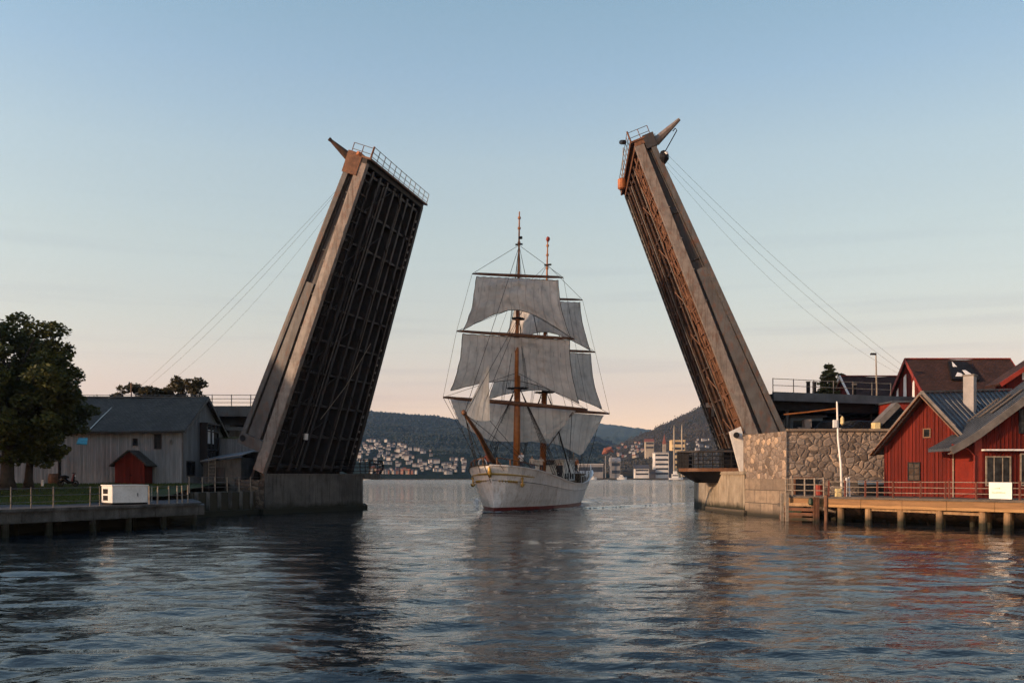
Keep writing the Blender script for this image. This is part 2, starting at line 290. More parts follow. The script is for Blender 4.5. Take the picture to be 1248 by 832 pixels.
# ---------------------------------------------------------------- mesh helpers
def origin_of(parent):
    v = Vector((0, 0, 0)); o = parent
    while o is not None: v = v + o.location; o = o.parent
    return v
class MB:
    def __init__(s): s.v = []; s.f = []; s.m = []
    def add(s, vs_, fs, mi=0):
        b = len(s.v); s.v += [tuple(x) for x in vs_]
        for f in fs: s.f.append(tuple(i + b for i in f)); s.m.append(mi)
        return s
    def hexa(s, c, mi=0):                     # 8 corners: four below, four above
        return s.add(c, [(0, 3, 2, 1), (4, 5, 6, 7), (0, 1, 5, 4), (1, 2, 6, 5), (2, 3, 7, 6), (3, 0, 4, 7)], mi)
    def box(s, x0, x1, y0, y1, z0, z1, mi=0):
        return s.hexa([(x0, y0, z0), (x1, y0, z0), (x1, y1, z0), (x0, y1, z0), (x0, y0, z1), (x1, y0, z1), (x1, y1, z1), (x0, y1, z1)], mi)
    def beam(s, p, q, w, h, up=(0, 0, 1), mi=0, w2=None, h2=None):
        p = Vector(p); q = Vector(q); d = (q - p).normalized(); up = Vector(up)
        if abs(d.dot(up)) > .98: up = Vector((1, 0, 0))
        a = d.cross(up).normalized(); b = a.cross(d).normalized(); w2 = w if w2 is None else w2; h2 = h if h2 is None else h2
        c = []
        for o, ww, hh in ((p, w, h), (q, w2, h2)):
            c += [o - a * ww / 2 - b * hh / 2, o + a * ww / 2 - b * hh / 2, o + a * ww / 2 + b * hh / 2, o - a * ww / 2 + b * hh / 2]
        return s.hexa(c, mi)
    def tube(s, pts, r, n=8, mi=0, cap=True):
        pts = [Vector(p) for p in pts]; rs = r if isinstance(r, (list, tuple)) else [r] * len(pts)
        b = len(s.v); a0 = None
        for i, p in enumerate(pts):
            d = (pts[min(i + 1, len(pts) - 1)] - pts[max(i - 1, 0)]).normalized()
            if a0 is None:
                a0 = d.cross(Vector((0, 0, 1)) if abs(d.z) < .95 else Vector((1, 0, 0))).normalized()
            a = (a0 - d * a0.dot(d)).normalized(); c = d.cross(a); a0 = a
            for k in range(n):
                t = 2 * math.pi * k / n; s.v.append(tuple(p + (a * math.cos(t) + c * math.sin(t)) * rs[i]))
        for i in range(len(pts) - 1):
            for k in range(n):
                s.f.append((b + i * n + k, b + i * n + (k + 1) % n, b + (i + 1) * n + (k + 1) % n, b + (i + 1) * n + k)); s.m.append(mi)
        if cap:
            s.f.append(tuple(b + k for k in reversed(range(n)))); s.m.append(mi)
            s.f.append(tuple(b + (len(pts) - 1) * n + k for k in range(n))); s.m.append(mi)
        return s
    def prism(s, poly, z0, z1, mi=0, side=None):
        n = len(poly); side = mi if side is None else side
        ar = sum(poly[i][0] * poly[(i + 1) % n][1] - poly[(i + 1) % n][0] * poly[i][1] for i in range(n))
        if ar < 0: poly = poly[::-1]
        z = (lambda k, q: q[k] if isinstance(q, (list, tuple)) else q)
        v = [(p[0], p[1], z(i, z0)) for i, p in enumerate(poly)] + [(p[0], p[1], z(i, z1)) for i, p in enumerate(poly)]
        s.add(v, [tuple(reversed(range(n))), tuple(range(n, 2 * n))], mi)
        b = len(s.v) - 2 * n
        for i in range(n):
            s.f.append((b + i, b + (i + 1) % n, b + n + (i + 1) % n, b + n + i)); s.m.append(side)
        return s
    def plate(s, pts, th, mi=0):              # flat polygon given thickness along its normal
        pts = [Vector(p) for p in pts]; n = (pts[1] - pts[0]).cross(pts[2] - pts[0]).normalized() * th; k = len(pts)
        fs = [tuple(range(k)), tuple(reversed(range(k, 2 * k)))] + [(i, i + k, (i + 1) % k + k, (i + 1) % k) for i in range(k)]
        return s.add(pts + [p - n for p in pts], fs, mi)
    def build(s, name, mats, parent=None, loc=None, smooth=False, uv=True):
        if not isinstance(mats, (list, tuple)): mats = [mats]
        o0 = origin_of(parent) if loc is None else Vector(loc)
        me = bpy.data.meshes.new(name)
        off = np.array(o0); v = np.array(s.v, float) - off
        me.from_pydata(v.tolist(), [], s.f)
        for m in mats: me.materials.append(MT[m] if isinstance(m, str) else m)
        me.polygons.foreach_set('material_index', s.m)
        if smooth: me.polygons.foreach_set('use_smooth', [True] * len(s.f))
        me.update()
        if uv:
            ul = me.uv_layers.new(name='UVMap'); nl = len(me.loops)
            vi = np.empty(nl, int); me.loops.foreach_get('vertex_index', vi)
            nf = len(me.polygons); nn = np.empty(nf * 3); me.polygons.foreach_get('normal', nn); nn = nn.reshape(-1, 3)
            lt = np.empty(nf, int); me.polygons.foreach_get('loop_total', lt); fi = np.repeat(np.arange(nf), lt)
            t = np.stack([-nn[:, 1], nn[:, 0], np.zeros(nf)], 1); ln = np.linalg.norm(t, axis=1); fl = ln < .05
            t[fl] = (1, 0, 0); ln[fl] = 1; t /= ln[:, None]; bb = np.cross(nn, t)
            pv = v[vi] + off
            u = (pv * t[fi]).sum(1); w = (pv * bb[fi]).sum(1)
            ul.data.foreach_set('uv', np.stack([u, w], 1).ravel())
        o = bpy.data.objects.new(name, me); COL.objects.link(o)
        if parent is not None: o.parent = parent
        elif loc is not None: o.location = loc
        return o
def tag(o, label=None, cat=None, group=None, kind=None):
    if label: o['label'] = label
    if cat: o['category'] = cat
    if group: o['group'] = group
    if kind: o['kind'] = kind
    return o
def thing(name, label, cat, loc, group=None):
    o = bpy.data.objects.new(name, None); COL.objects.link(o); o.location = Vector(loc); o.empty_display_size = .5
    return tag(o, label, cat, group)
def copy_tree(o, parent=None):
    c = o.copy(); COL.objects.link(c)
    if parent is not None: c.parent = parent
    for ch in list(o.children): copy_tree(ch, c)
    return c
def fbm(x, y, sc_, oct_=4, seed=0.):
    return noise.fractal(Vector((x * sc_, y * sc_, seed)), 1., 2., oct_, noise_basis='PERLIN_ORIGINAL')
def in_ellipse_wave(*a): return 0

# ---------------------------------------------------------------- water
S0 = Vector((-1.6, 80.6, 0)); SA = Vector((.3, .954, 0)).normalized(); SB = Vector((.954, -.3, 0)).normalized()   # ship: stem, aft, to port
def water():
    ys = [3.0]
    while ys[-1] < 170: ys.append(ys[-1] * 1.0058)
    while ys[-1] < 16000: ys.append(ys[-1] * 1.06)
    ys = np.array(ys); nx = 560
    ang = np.linspace(-1.25, 1.25, nx); ang = np.sign(ang) * np.abs(ang) ** 1.0
    YY, AA = np.meshgrid(ys, ang, indexing='ij'); XX = AA * YY * 1.0
    Z = np.zeros_like(XX)
    lam = np.exp(rng.uniform(math.log(.28), math.log(5.5), 130))
    th = rng.normal(math.pi / 2 + .12, .60, 110)       # travel roughly along the channel
    for l, t in zip(lam, th):
        k = 2 * math.pi / l
        amp = .0050 * l / (1 + (l / 2.3) ** 2)
        fade = np.clip((l / (YY * .0058 * 4.2) - 1), 0, 1) * np.clip(1.6 - YY / 130, 0, 1)
        Z += amp * fade * np.sin(k * (math.cos(t) * XX + math.sin(t) * YY) + rng.uniform(0, 6.28))
    # calmer and rougher patches
    pn = np.sin(XX * .11 + 1.3 * np.sin(YY * .07)) * np.sin(YY * .16 + 1.1 * np.sin(XX * .05 + 2))
    Z *= 1 + .3 * pn
    # the ship's bow wave and wake
    sx = (XX - S0.x) * SA.x + (YY - S0.y) * SA.y; sb = (XX - S0.x) * SB.x + (YY - S0.y) * SB.y
    for sg in (-1, 1):
        d = sb * sg - (.6 + .36 * np.clip(sx + 1, 0, 200))
        w = np.exp(-(d / 1.0) ** 2) * np.clip((sx + 1) / 2, 0, 1) * np.exp(-np.clip(sx, 0, 200) / 45)
        Z += .20 * w * np.cos(d * 2.2)
    Z += .05 * np.exp(-(sb / 4.) ** 2) * np.clip((sx - 26) / 4, 0, 1) * np.exp(-np.clip(sx - 26, 0, 300) / 40) * np.sin(sx * 1.3)
    v = np.stack([XX, YY, Z], -1).reshape(-1, 3); ny = len(ys)
    i = np.arange(ny - 1)[:, None] * nx + np.arange(nx - 1)[None]
    f = np.stack([i, i + 1, i + nx + 1, i + nx], -1).reshape(-1, 4)
    me = bpy.data.meshes.new('water'); me.vertices.add(len(v)); me.vertices.foreach_set('co', v.ravel())
    me.loops.add(f.size); me.loops.foreach_set('vertex_index', f.ravel()); me.polygons.add(len(f))
    me.polygons.foreach_set('loop_start', np.arange(len(f)) * 4); me.polygons.foreach_set('loop_total', np.full(len(f), 4))
    me.polygons.foreach_set('use_smooth', [True] * len(f)); me.update(); me.validate()
    m, nt, b, L = nmat('sea_water')
    b.inputs['Base Color'].default_value = (.006, .012, .017, 1); b.inputs['Roughness'].default_value = .06; b.inputs['IOR'].default_value = 1.333
    v1 = coords(nt, 'Object', (.55, 1.0, 1)); v2 = coords(nt, 'Object', (.75, 1.5, 1))
    n1 = noi(nt, v1, 1.6, 3, .6); n2 = noi(nt, v2, 5.5, 3, .55); n3 = noi(nt, v1, .32, 3, .6)
    gust = ramp(nt, noi(nt, coords(nt, 'Object', (.35, 1, 1)), .075, 3), .36, .64, .45, 1.3)
    a = nt.nodes.new('ShaderNodeMath'); a.operation = 'MULTIPLY'; L(n1, a.inputs[0]); a.inputs[1].default_value = .078
    a2 = nt.nodes.new('ShaderNodeMath'); a2.operation = 'MULTIPLY_ADD'; L(n2, a2.inputs[0]); a2.inputs[1].default_value = .014; L(a.outputs[0], a2.inputs[2])
    a4 = nt.nodes.new('ShaderNodeMath'); a4.operation = 'MULTIPLY'; L(a2.outputs[0], a4.inputs[0]); L(gust, a4.inputs[1])
    a3 = nt.nodes.new('ShaderNodeMath'); a3.operation = 'MULTIPLY_ADD'; L(n3, a3.inputs[0]); a3.inputs[1].default_value = .13; L(a4.outputs[0], a3.inputs[2])
    bump(nt, b, a3.outputs[0], 1.0, 1.0)
    g = nt.nodes.new('ShaderNodeNewGeometry'); s3 = nt.nodes.new('ShaderNodeSeparateXYZ'); L(g.outputs['Position'], s3.inputs[0])
    L(ramp(nt, s3.outputs['Y'], 80, 500, .012, .16), b.inputs['Roughness'])
    me.materials.append(m)
    o = bpy.data.objects.new('water', me); COL.objects.link(o); tag(o, kind='structure')
    # foam along the ship's waterline
water()

# ---------------------------------------------------------------- far land
def hill(name, cols, Y0, rowsprof, matn, rough, res=(220, 70), y_far=None, seed=1.):
    """cols: [(px, ridge row, ridge depth)] ; rowsprof(r, px) -> fraction of ridge height"""
    xs = [c[0] for c in cols]
    mb_v = []; nx, nr = res
    for j in range(nr + 1):
        r = j / nr
        for i in range(nx + 1):
            px = xs[0] + (xs[-1] - xs[0]) * i / nx
            ry = np.interp(px, xs, [c[1] for c in cols]); D = np.interp(px, xs, [c[2] for c in cols])
            Y = Y0 + (D * 1.25 - Y0) * r
            rr = (Y - Y0) / (D - Y0)
            X = (px - 624) * Y / F
            zr = HC + (HZ - ry) * D / F
            p = rowsprof(min(rr, 1), px) if rr <= 1 else 1 - (rr - 1) * 1.2
            z = 1.0 + (zr - 1.0) * p
            z += fbm(X, Y, .004, 4, seed) * rough * 7 * min(1, rr * 3) * (1 if rr < .9 else .25)
            z += (fbm(X, Y, .05, 3, seed + 3)) * rough * 1.5 * min(1, rr * 4)
            if j == 0: z = -1
            mb_v.append((X, Y, z))
    f = [(j * (nx + 1) + i, j * (nx + 1) + i + 1, (j + 1) * (nx + 1) + i + 1, (j + 1) * (nx + 1) + i) for j in range(nr) for i in range(nx)]
    m = MB(); m.v = mb_v; m.f = f; m.m = [0] * len(f)
    o = m.build(name, matn, smooth=True, uv=False); tag(o, kind='structure')
    return o
def prof_left(r, px):
    # a low foreshore climbing through the town, then the wooded slope
    return .02 + .98 * (r ** 1.15 * .75 + .25 * r)
hillL = hill('hill_left', [(-320, 470, 3000), (60, 480, 2900), (125, 484, 2900), (170, 502, 2900), (300, 508, 2800), (400, 501, 2700), (430, 500, 2700), (480, 503, 2700), (512, 506, 2650), (556, 511.5, 2600), (640, 515, 2600),
              (700, 523, 2600), (760, 545, 2600), (800, 583, 2600)], 880, prof_left, 'hillA', 2.4, (300, 90), seed=1.)
hillM = hill('hill_far', [(640, 521, 5200), (700, 518, 5200), (729, 516.5, 5200), (760, 519, 5000), (792, 523, 5000), (850, 529, 5000), (900, 545, 5000)], 2900, lambda r, px: .2 + .8 * r ** .9, 'hillB', 4, (100, 50), seed=5.)
hillR = hill('hill_right', [(700, 566, 1700), (740, 548, 1800), (792, 525, 1900), (818, 513, 1900), (835, 504, 1900), (853, 495, 1900), (870, 489, 1900), (900, 482, 1900), (940, 486, 1900), (1000, 500, 1900), (1100, 515, 1900), (1500, 530, 1900)], 900,
             lambda r, px: .03 + .97 * r ** 1.3, 'hillC', 2.2, (260, 80), seed=9.)
def ground_z(hobj):
    me = hobj.data; v = np.empty(len(me.vertices) * 3); me.vertices.foreach_get('co', v); return v.reshape(-1, 3)
GL = ground_z(hillL); GR = ground_z(hillR)
def zat(G, X, Y):
    d = (G[:, 0] - X) ** 2 + (G[:, 1] - Y) ** 2; i = np.argpartition(d, 4)[:4]; w = 1 / (d[i] + 1); return float((G[i, 2] * w).sum() / w.sum())
def row_depth(G, px, row):                   # where the slope shows at that row
    for Y in np.arange(890, 2500, 14):
        X = (px - 624) * Y / F; z = zat(G, X, Y)
        if HZ - (z - HC) * F / Y <= row: return X, Y, z
    return X, Y, z

# shore strips
m = MB(); m.prism([(-1200, 860), (20, 860), (20, 900), (-1200, 900)], -2, .7); tag(m.build('shore_ground', 'soil', uv=False), kind='structure')
m = MB(); m.prism([(48, 862), (600, 862), (600, 1000), (70, 960), (48, 905)], -2, 1.3); tag(m.build('harbour_ground', 'soil', uv=False), kind='structure')

# ---------------------------------------------------------------- town on the far shores
wallcols = [(.34, .335, .33), (.26, .255, .25), (.27, .14, .10), (.42, .36, .27), (.48, .47, .45), (.22, .09, .06)]
WM = [mat('far_wall_%s' % n, c, None, .1, .8, bmp=0) for n, c in zip(('white', 'grey', 'brick', 'cream', 'pale', 'red'), wallcols)]
RM = [mat('far_roof_%s' % n, c, None, .1, .8, bmp=0) for n, c in zip(('slate', 'clay', 'brown'), ((.07, .07, .075), (.26, .09, .055), (.10, .07, .055)))]
darkwin = mat('far_window_dark', (.03, .035, .045), None, .1, .4, bmp=0)
def far_house_mesh(w, d, h, rf, wm, rm):
    m = MB()
    m.box(-w / 2, w / 2, -d / 2, d / 2, -4, h)
    for k in range(int(w // 2.6)):
        x = -w / 2 + 1.3 + k * 2.6
        for z in np.arange(1.2, h - 1, 2.8): m.box(x - .5, x + .5, -d / 2 - .06, -d / 2 + .02, z, z + 1.3, 2)
    m.add([(-w / 2 - .4, -d / 2 - .5, h), (w / 2 + .4, -d / 2 - .5, h), (w / 2 + .4, d / 2 + .5, h), (-w / 2 - .4, d / 2 + .5, h), (-w / 2 - .4, 0, h + rf), (w / 2 + .4, 0, h + rf)],
          [(0, 1, 5, 4), (2, 3, 4, 5), (3, 0, 4), (1, 2, 5), (0, 3, 2, 1)], 1)
    return m, [WM[wm], RM[rm], darkwin]
protos = []
for (w, d, h, rf, wm, rm) in [(9, 8, 6, 3, 0, 0), (11, 8, 6, 3.2, 4, 0), (8, 7, 5, 3, 1, 2), (12, 9, 8, 3, 4, 2), (9, 8, 6, 3.5, 2, 1), (10, 8, 6, 3, 3, 1), (24, 11, 11, 1.5, 0, 0), (9, 8, 6, 3, 5, 0)]:
    protos.append(far_house_mesh(w, d, h, rf, wm, rm))
used = {}
def far_house(kind, X, Y, z, rz, label, group):
    if kind not in used:
        mb, ms = protos[kind]; o = mb.build('far_house', ms, loc=(0, 0, 0), uv=False); used[kind] = o
    else:
        o = used[kind].copy(); COL.objects.link(o)
    o.location = (X, Y, z); o.rotation_euler = (0, 0, rz); q = rr.uniform(.32, .46) * (1 if label.find('block') < 0 else .8); o.scale = (q, q, q)
    tag(o, label, 'house', group); return o
rr = random.Random(5)
def far_label(k, where):
    return {0: 'tiny white house with a slate roof', 1: 'tiny wide white house with a slate roof', 2: 'tiny grey house with a brown roof', 3: 'small tall white house with a brown roof', 4: 'tiny brick house with a clay roof',
            5: 'tiny cream house with a clay roof', 6: 'long white apartment block', 7: 'tiny red house with a slate roof'}[k] + ' ' + where
def cluster(G, n, fx, fy, kinds, where, group):
    for _ in range(n):
        px = fx(); row = fy(px)
        X, Y, z = row_depth(G, px, row)
        k = rr.choice(kinds)
        far_house(k, X, Y, z, rr.uniform(-.5, .5), far_label(k, where), group)
cluster(GL, 115, lambda: 428 + 68 * rr.random() ** 1.1, lambda px: 533 + (px - 430) * .17 + rr.random() ** 1.7 * 30, [0, 1, 2, 3, 0, 1], 'high in the town left of the ship', 'town houses climbing the left hillside')
cluster(GL, 24, lambda: rr.uniform(495, 532), lambda px: rr.uniform(548, 574), [0, 1, 2, 3], 'in the town behind the bowsprit side', 'town houses in the middle of the far slope')
cluster(GL, 45, lambda: rr.uniform(506, 568), lambda px: rr.uniform(560, 579), [0, 1, 3, 2, 1], 'low by the water left of the bow', 'waterfront houses left of the bow')
cluster(GL, 26, lambda: rr.uniform(452, 502), lambda px: rr.uniform(571, 580), [4, 5, 7, 0, 2], 'at the water by the left pier', 'reddish waterfront houses by the left pier')
cluster(GR, 34, lambda: rr.uniform(752, 790), lambda px: rr.uniform(540, 558), [0, 1, 3, 5, 4], 'on the right shore hillside', 'houses on the right hillside')
cluster(GR, 12, lambda: rr.uniform(836, 866), lambda px: rr.uniform(536, 550), [6, 0, 3, 1], 'beyond the right balcony', 'pale blocks beyond the right balcony')

HP = np.array([o.location[:2] for o in bpy.data.objects if o.name.startswith('far_house')])
# fringe of tree tops along the ridge and dark woods on the slopes
def forest(name, G, n, smin, smax, matn, cond, seed):
    r = np.random.default_rng(seed); m = MB()
    idx = np.concatenate([r.permutation(len(G)) for _ in range(3)])
    c = 0
    for i in idx:
        x, y, z = G[i]; 
        if not cond(x, y, z): continue
        x += r.normal(0, 4); y += r.normal(0, 5); z -= smin * .55
        if len(HP) and (((HP[:, 0] - x) ** 2 + ((HP[:, 1] - y - 14) * .55) ** 2).min() < 15 ** 2): continue
        px = 624 + x * F / y; row = HZ - (z - HC) * F / y
        if G is GL and ((px < 505 and row > 532 + max(0, px - 430) * .2) or (px < 572 and row > 556)) and r.random() < .88: continue
        s_ = r.uniform(smin, smax); k = 5; b = len(m.v); a0 = r.uniform(0, 6)
        for t in range(k): m.v.append((x + s_ * .42 * math.cos(a0 + t * 6.283 / k), y + s_ * .42 * math.sin(a0 + t * 6.283 / k), z - s_ * .2))
        for t in range(k): m.v.append((x + s_ * .5 * math.cos(a0 + .5 + t * 6.283 / k) * r.uniform(.6, 1.2), y + s_ * .5 * math.sin(a0 + .5 + t * 6.283 / k), z + s_ * r.uniform(.35, .6)))
        m.v.append((x, y, z + s_ * r.uniform(.85, 1.15)))
        for t in range(k):
            m.f += [(b + t, b + (t + 1) % k, b + k + (t + 1) % k, b + k + t), (b + k + t, b + k + (t + 1) % k, b + 2 * k)]; m.m += [0, 0]
        c += 1
        if c >= n: break
    return tag(m.build(name, matn, uv=False), 'dark evergreen woods covering the %s' % ('hillside left of the ship' if G is GL else 'slope right of the ship'), 'woods', kind='stuff')
MT['wood1'] = leafmat('wood_canopy', (.010, .020, .016), (.024, .036, .026), 0)  # canopy darkened in colour too, for the shaded left slope
MT['wood2'] = leafmat('wood_canopy_warm', (.038, .036, .024), (.075, .062, .038), 0)
forest('hillside_woods', GL, 24000, 3, 5.5, 'wood1', lambda x, y, z: (y > 1150 and y < 3000 and -.7 < x / y < .2), 3)
forest('hillside_woods', GR, 22000, 1.6, 3.2, 'wood2', lambda x, y, z: (y > 1000 and y < 2000 and .1 < x / y < .55), 4)

def far_block(name, label, cat, px0, px1, ytop, ybot, Y, dep, mats, floors, rz=0, rooftype=None):
    X0 = (px0 - 624) * Y / F; X1 = (px1 - 624) * Y / F; zt = HC + (HZ - ytop) * Y / F; zb = max(1.0, HC + (HZ - ybot) * Y / F)
    t = thing(name, label, cat, ((X0 + X1) / 2, Y, zb))
    m = MB(); m.box(X0, X1, Y, Y + dep, -1, zt); m.build('wall', mats[0], t)
    fh = (zt - zb) / floors
    for k in range(floors):
        m = MB(); m.box(X0 + .6, X1 - .6, Y - .12, Y + .05, zb + fh * (k + .38), zb + fh * (k + .8)); m.build('window_band', mats[1], t)
    m = MB()
    if rooftype == 'gable':
        m.add([(X0 - .5, Y - .5, zt), (X1 + .5, Y - .5, zt), (X1 + .5, Y + dep, zt), (X0 - .5, Y + dep, zt), (X0 - .5, Y + dep / 2, zt + 4), (X1 + .5, Y + dep / 2, zt + 4)], [(0, 1, 5, 4), (2, 3, 4, 5), (3, 0, 4), (1, 2, 5), (0, 3, 2, 1)])
    else: m.box(X0 - .3, X1 + .3, Y - .4, Y + dep, zt + .01, zt + .9)
    m.build('roof', mats[2], t)
    return t
FW = mat('far_bright_white', (.74, .72, .68), None, .1, .8, bmp=0)
yel = mat('far_yellow_render', (.66, .50, .27), None, .1, .8, bmp=0)
far_block('office_block', 'white office block with dark horizontal window bands on the right shore', 'building', 798, 815, 552, 580, 880, 14, [FW, darkwin, WM[0]], 5)
far_block('office_tower', 'dark blue glass slab between the banded block and the yellow one', 'building', 815.5, 821, 550, 580, 878, 12, [darkwin, darkwin, darkwin], 5)
far_block('hotel_block', 'tall cream yellow block under the two thin masts', 'building', 819, 835, 537, 570, 910, 15, [yel, darkwin, yel], 5)
far_block('low_hall', 'low white hall with blue grey roof left of the banded office block', 'building', 774, 791, 571, 580, 875, 14, [FW, darkwin, RM[0]], 2, rooftype='gable')
far_block('dark_hall', 'dark waterfront shed between the low white hall and office block', 'building', 791.5, 799, 573, 580, 874, 12, [RM[0], darkwin, RM[0]], 1)
far_block('terminal', 'long pale terminal shed behind the stern of the ship', 'building', 705, 735, 566, 580, 880, 16, [WM[1], darkwin, WM[4]], 1)
far_block('harbour_house', 'grey harbour house with tall windows right of the stern', 'building', 744, 756, 562, 580, 878, 12, [WM[1], darkwin, WM[0]], 2, rooftype='gable')
far_block('villa', 'pinkish villa with a clay roof above the dark harbour trees', 'house', 787, 797, 538, 548, 1150, 12, [WM[3], darkwin, RM[1]], 2, rooftype='gable')
def far_orange():
    t = thing('roofed_platform', 'orange roofed harbour canopy on slim legs right of the stern', 'canopy', P(742, 580, 876))
    a = P(734, 553, 876); b = P(748, 551, 876)
    m = MB(); m.tube([a, a.lerp(b, .3) + Vector((0, 0, 2.5)), a.lerp(b, .75) + Vector((0, 0, 3.8)), b], [.6, 3.2, 2.6, .6], 8); m.build('roof', RM[1], t)
    for px in (738, 745):
        m = MB(); m.tube([P(px, 582, 876), P(px, 555, 876)], .5, 5); m.build('leg', WM[1], t)
far_orange()
for px, top, nm in ((821.5, 518, 'left one of the two thin pale masts above the yellow block'), (831, 517, 'right one of the two thin pale masts above the yellow block')):
    m = MB(); m.tube([P(px, 582, 871), P(px, top + 8, 871), P(px, top, 871)], [.9, .7, .25], 6)
    tag(m.build('tall_mast', WM[3], loc=P(px, 582, 871)), nm, 'mast')
m = MB(); a = P(809.6, 541, 1300); m.box(a.x - 2.2, a.x + 2.2, 1298, 1302.4, 10, a.z); m.add([(a.x - 2.4, 1297.8, a.z), (a.x + 2.4, 1297.8, a.z), (a.x + 2.4, 1302.6, a.z), (a.x - 2.4, 1302.6, a.z), (a.x, 1300.2, a.z + 15)], [(0, 1, 4), (1, 2, 4), (2, 3, 4), (3, 0, 4)], 1)
tag(m.build('church_tower', [WM[3], RM[1]], loc=(a.x, 1300, 30)), 'thin church spire on the right hillside behind the harbour', 'church')
def far_boat(px, Y, L, label, wm, cab):
    t = thing('harbour_boat', label, 'boat', P(px, 580, Y) * 1); t.location.z = 0
    x = t.location.x; m = MB(); n = 10; sec = []
    for i in range(n + 1):
        u = i / n; hw = L * .16 * math.sin(math.pi * min(1, u * 1.25 + .1) * .62 + .05) if u < 1 else .05
        hw = L * .15 * (1 - max(0, (u - .55) / .45) ** 2); xx = x + (u - .5) * L
        sec.append([(xx, Y - hw * .8, -.3), (xx, Y - hw, 1.6 + u * .8), (xx, Y + hw, 1.6 + u * .8), (xx, Y + hw * .8, -.3)])
    for i in range(n): m.add(sec[i] + sec[i + 1], [(0, 4, 5, 1), (1, 5, 6, 2), (2, 6, 7, 3)])
    m.add(sec[0], [(0, 1, 2, 3)]); m.build('hull', wm, t)
    m = MB(); m.box(x - L * .3, x + L * .15, Y - L * .09, Y + L * .09, 1.7, 1.7 + cab); m.box(x - L * .2, x + L * .05, Y - L * .08, Y + L * .08, 1.7 + cab, 1.7 + cab * 1.7); m.build('cabin', 'whiteplain', t)
    m = MB(); m.box(x - L * .28, x + L * .13, Y - L * .095, Y - L * .088, 1.9 + cab * .4, 1.9 + cab * .7); m.build('window_band', darkwin, t)
far_boat(824, 850, 13, 'white cabin boat moored below the yellow block', 'whiteplain', 3.6)
far_boat(722, 852, 8, 'small white boat on the far shore just right of the stern', 'whiteplain', 1.6)
far_boat(758, 852, 9, 'small white boat between the harbour house and the low hall', 'whiteplain', 1.6)
far_boat(446, 850, 9, 'small white boat at the far shore beside the left pier', 'whiteplain', 1.8)

# ---------------------------------------------------------------- trees
def leaves(name, clumps, n_per, size, matn, parent, seed=1, flat=.6):
    r = np.random.default_rng(seed); C = []
    for (c, rad) in clumps:
        k = int(n_per * (rad ** 2)); d = r.normal(0, 1, (k, 3)); d /= np.linalg.norm(d, axis=1)[:, None] + 1e-9
        rr_ = rad * r.uniform(.35, 1.05, k) ** .6; pnt = d * rr_[:, None]; pnt[:, 2] *= flat
        C.append(pnt + np.array(c))
    c = np.concatenate(C); n = len(c)
    a = r.normal(0, 1, (n, 3)); a[:, 2] *= .5; a /= np.linalg.norm(a, axis=1)[:, None]
    b = np.cross(a, r.normal(0, 1, (n, 3))); b /= np.linalg.norm(b, axis=1)[:, None]
    s_ = size * r.uniform(.6, 1.35, n)[:, None]
    v = np.stack([c - a * s_, c + b * s_ * .55, c + a * s_, c - b * s_ * .55], 1).reshape(-1, 3) - np.array(origin_of(parent))
    me = bpy.data.meshes.new(name); me.vertices.add(len(v)); me.vertices.foreach_set('co', v.ravel())
    me.loops.add(n * 4); me.loops.foreach_set('vertex_index', np.arange(n * 4)); me.polygons.add(n)
    me.polygons.foreach_set('loop_start', np.arange(n) * 4); me.polygons.foreach_set('loop_total', np.full(n, 4)); me.update()
    me.materials.append(MT[matn]); o = bpy.data.objects.new(name, me); COL.objects.link(o); o.parent = parent; return o
def broad_tree(base, height, rx, label, group=None, matn='leaf', seed=1, crown_base=.25, n_cl=60, dens=90, size=.2, trunk=.35, name='broadleaf_tree', rz=None):
    t = thing(name, label, 'tree', base, group); r = random.Random(seed); base = Vector(base)
    zc0 = height * crown_base; rz = rz or (height - zc0) / 2; cc = base + Vector((0, 0, zc0 + rz))
    clumps = []
    for _ in range(n_cl):
        d = Vector((r.gauss(0, 1), r.gauss(0, 1), r.gauss(0, 1))).normalized(); q = r.uniform(.45, 1.0) ** .7
        w = rx * (1 + .18 * math.sin(3 * math.atan2(d.y, d.x) + seed))
        c = cc + Vector((d.x * w * q, d.y * w * q, d.z * rz * q)); clumps.append((tuple(c), r.uniform(.13, .27) * rx))
    m = MB(); top = base + Vector((r.uniform(-.4, .4), 0, height * .72))
    m.tube([base - Vector((0, 0, .3)), base + Vector((0, 0, .5)), base.lerp(top, .4), top], [trunk * 1.5, trunk, trunk * .7, trunk * .15], 9)
    for k in range(0, n_cl, 3):
        c = Vector(clumps[k][0]); s_ = base.lerp(top, min(.95, max(.3, (c.z - base.z) / height * .72)))
        mid = s_.lerp(c, .5) + Vector((0, 0, .12 * rx)); m.tube([s_, mid, c], [trunk * .32, trunk * .18, trunk * .05], 5)
    m.build('trunk', 'bark', t, smooth=True)
    leaves('crown', clumps, dens, size, matn, t, seed); return t
def conifer(base, height, rx, label, seed=1, group=None, size=.16):
    t = thing('conifer_tree', label, 'tree', base, group); r = random.Random(seed); base = Vector(base)
    m = MB(); m.tube([base, base + Vector((0, 0, height))], [.25, .04], 7); clumps = []
    k = 0; z = height * .12
    while z < height * .98:
        u = 1 - z / height; n = r.randint(4, 7)
        for i in range(n):
            a = 6.283 * (i + r.random()) / n; L_ = rx * u ** .8 * r.uniform(.45, 1.2) + .12
            tip = base + Vector((math.cos(a) * L_, math.sin(a) * L_, z + r.uniform(-.35, .3) * L_)); m.tube([base + Vector((0, 0, z)), tip], [.05, .015], 4)
            for q in (.45, .75, 1.0): clumps.append((tuple((base + Vector((0, 0, z))).lerp(tip, q)), .17 * rx * (.5 + u * .7)))
        z += height * r.uniform(.02, .045)
    m.build('trunk', 'bark', t); leaves('crown', clumps, 300, size, 'needle', t, seed, .45); return t

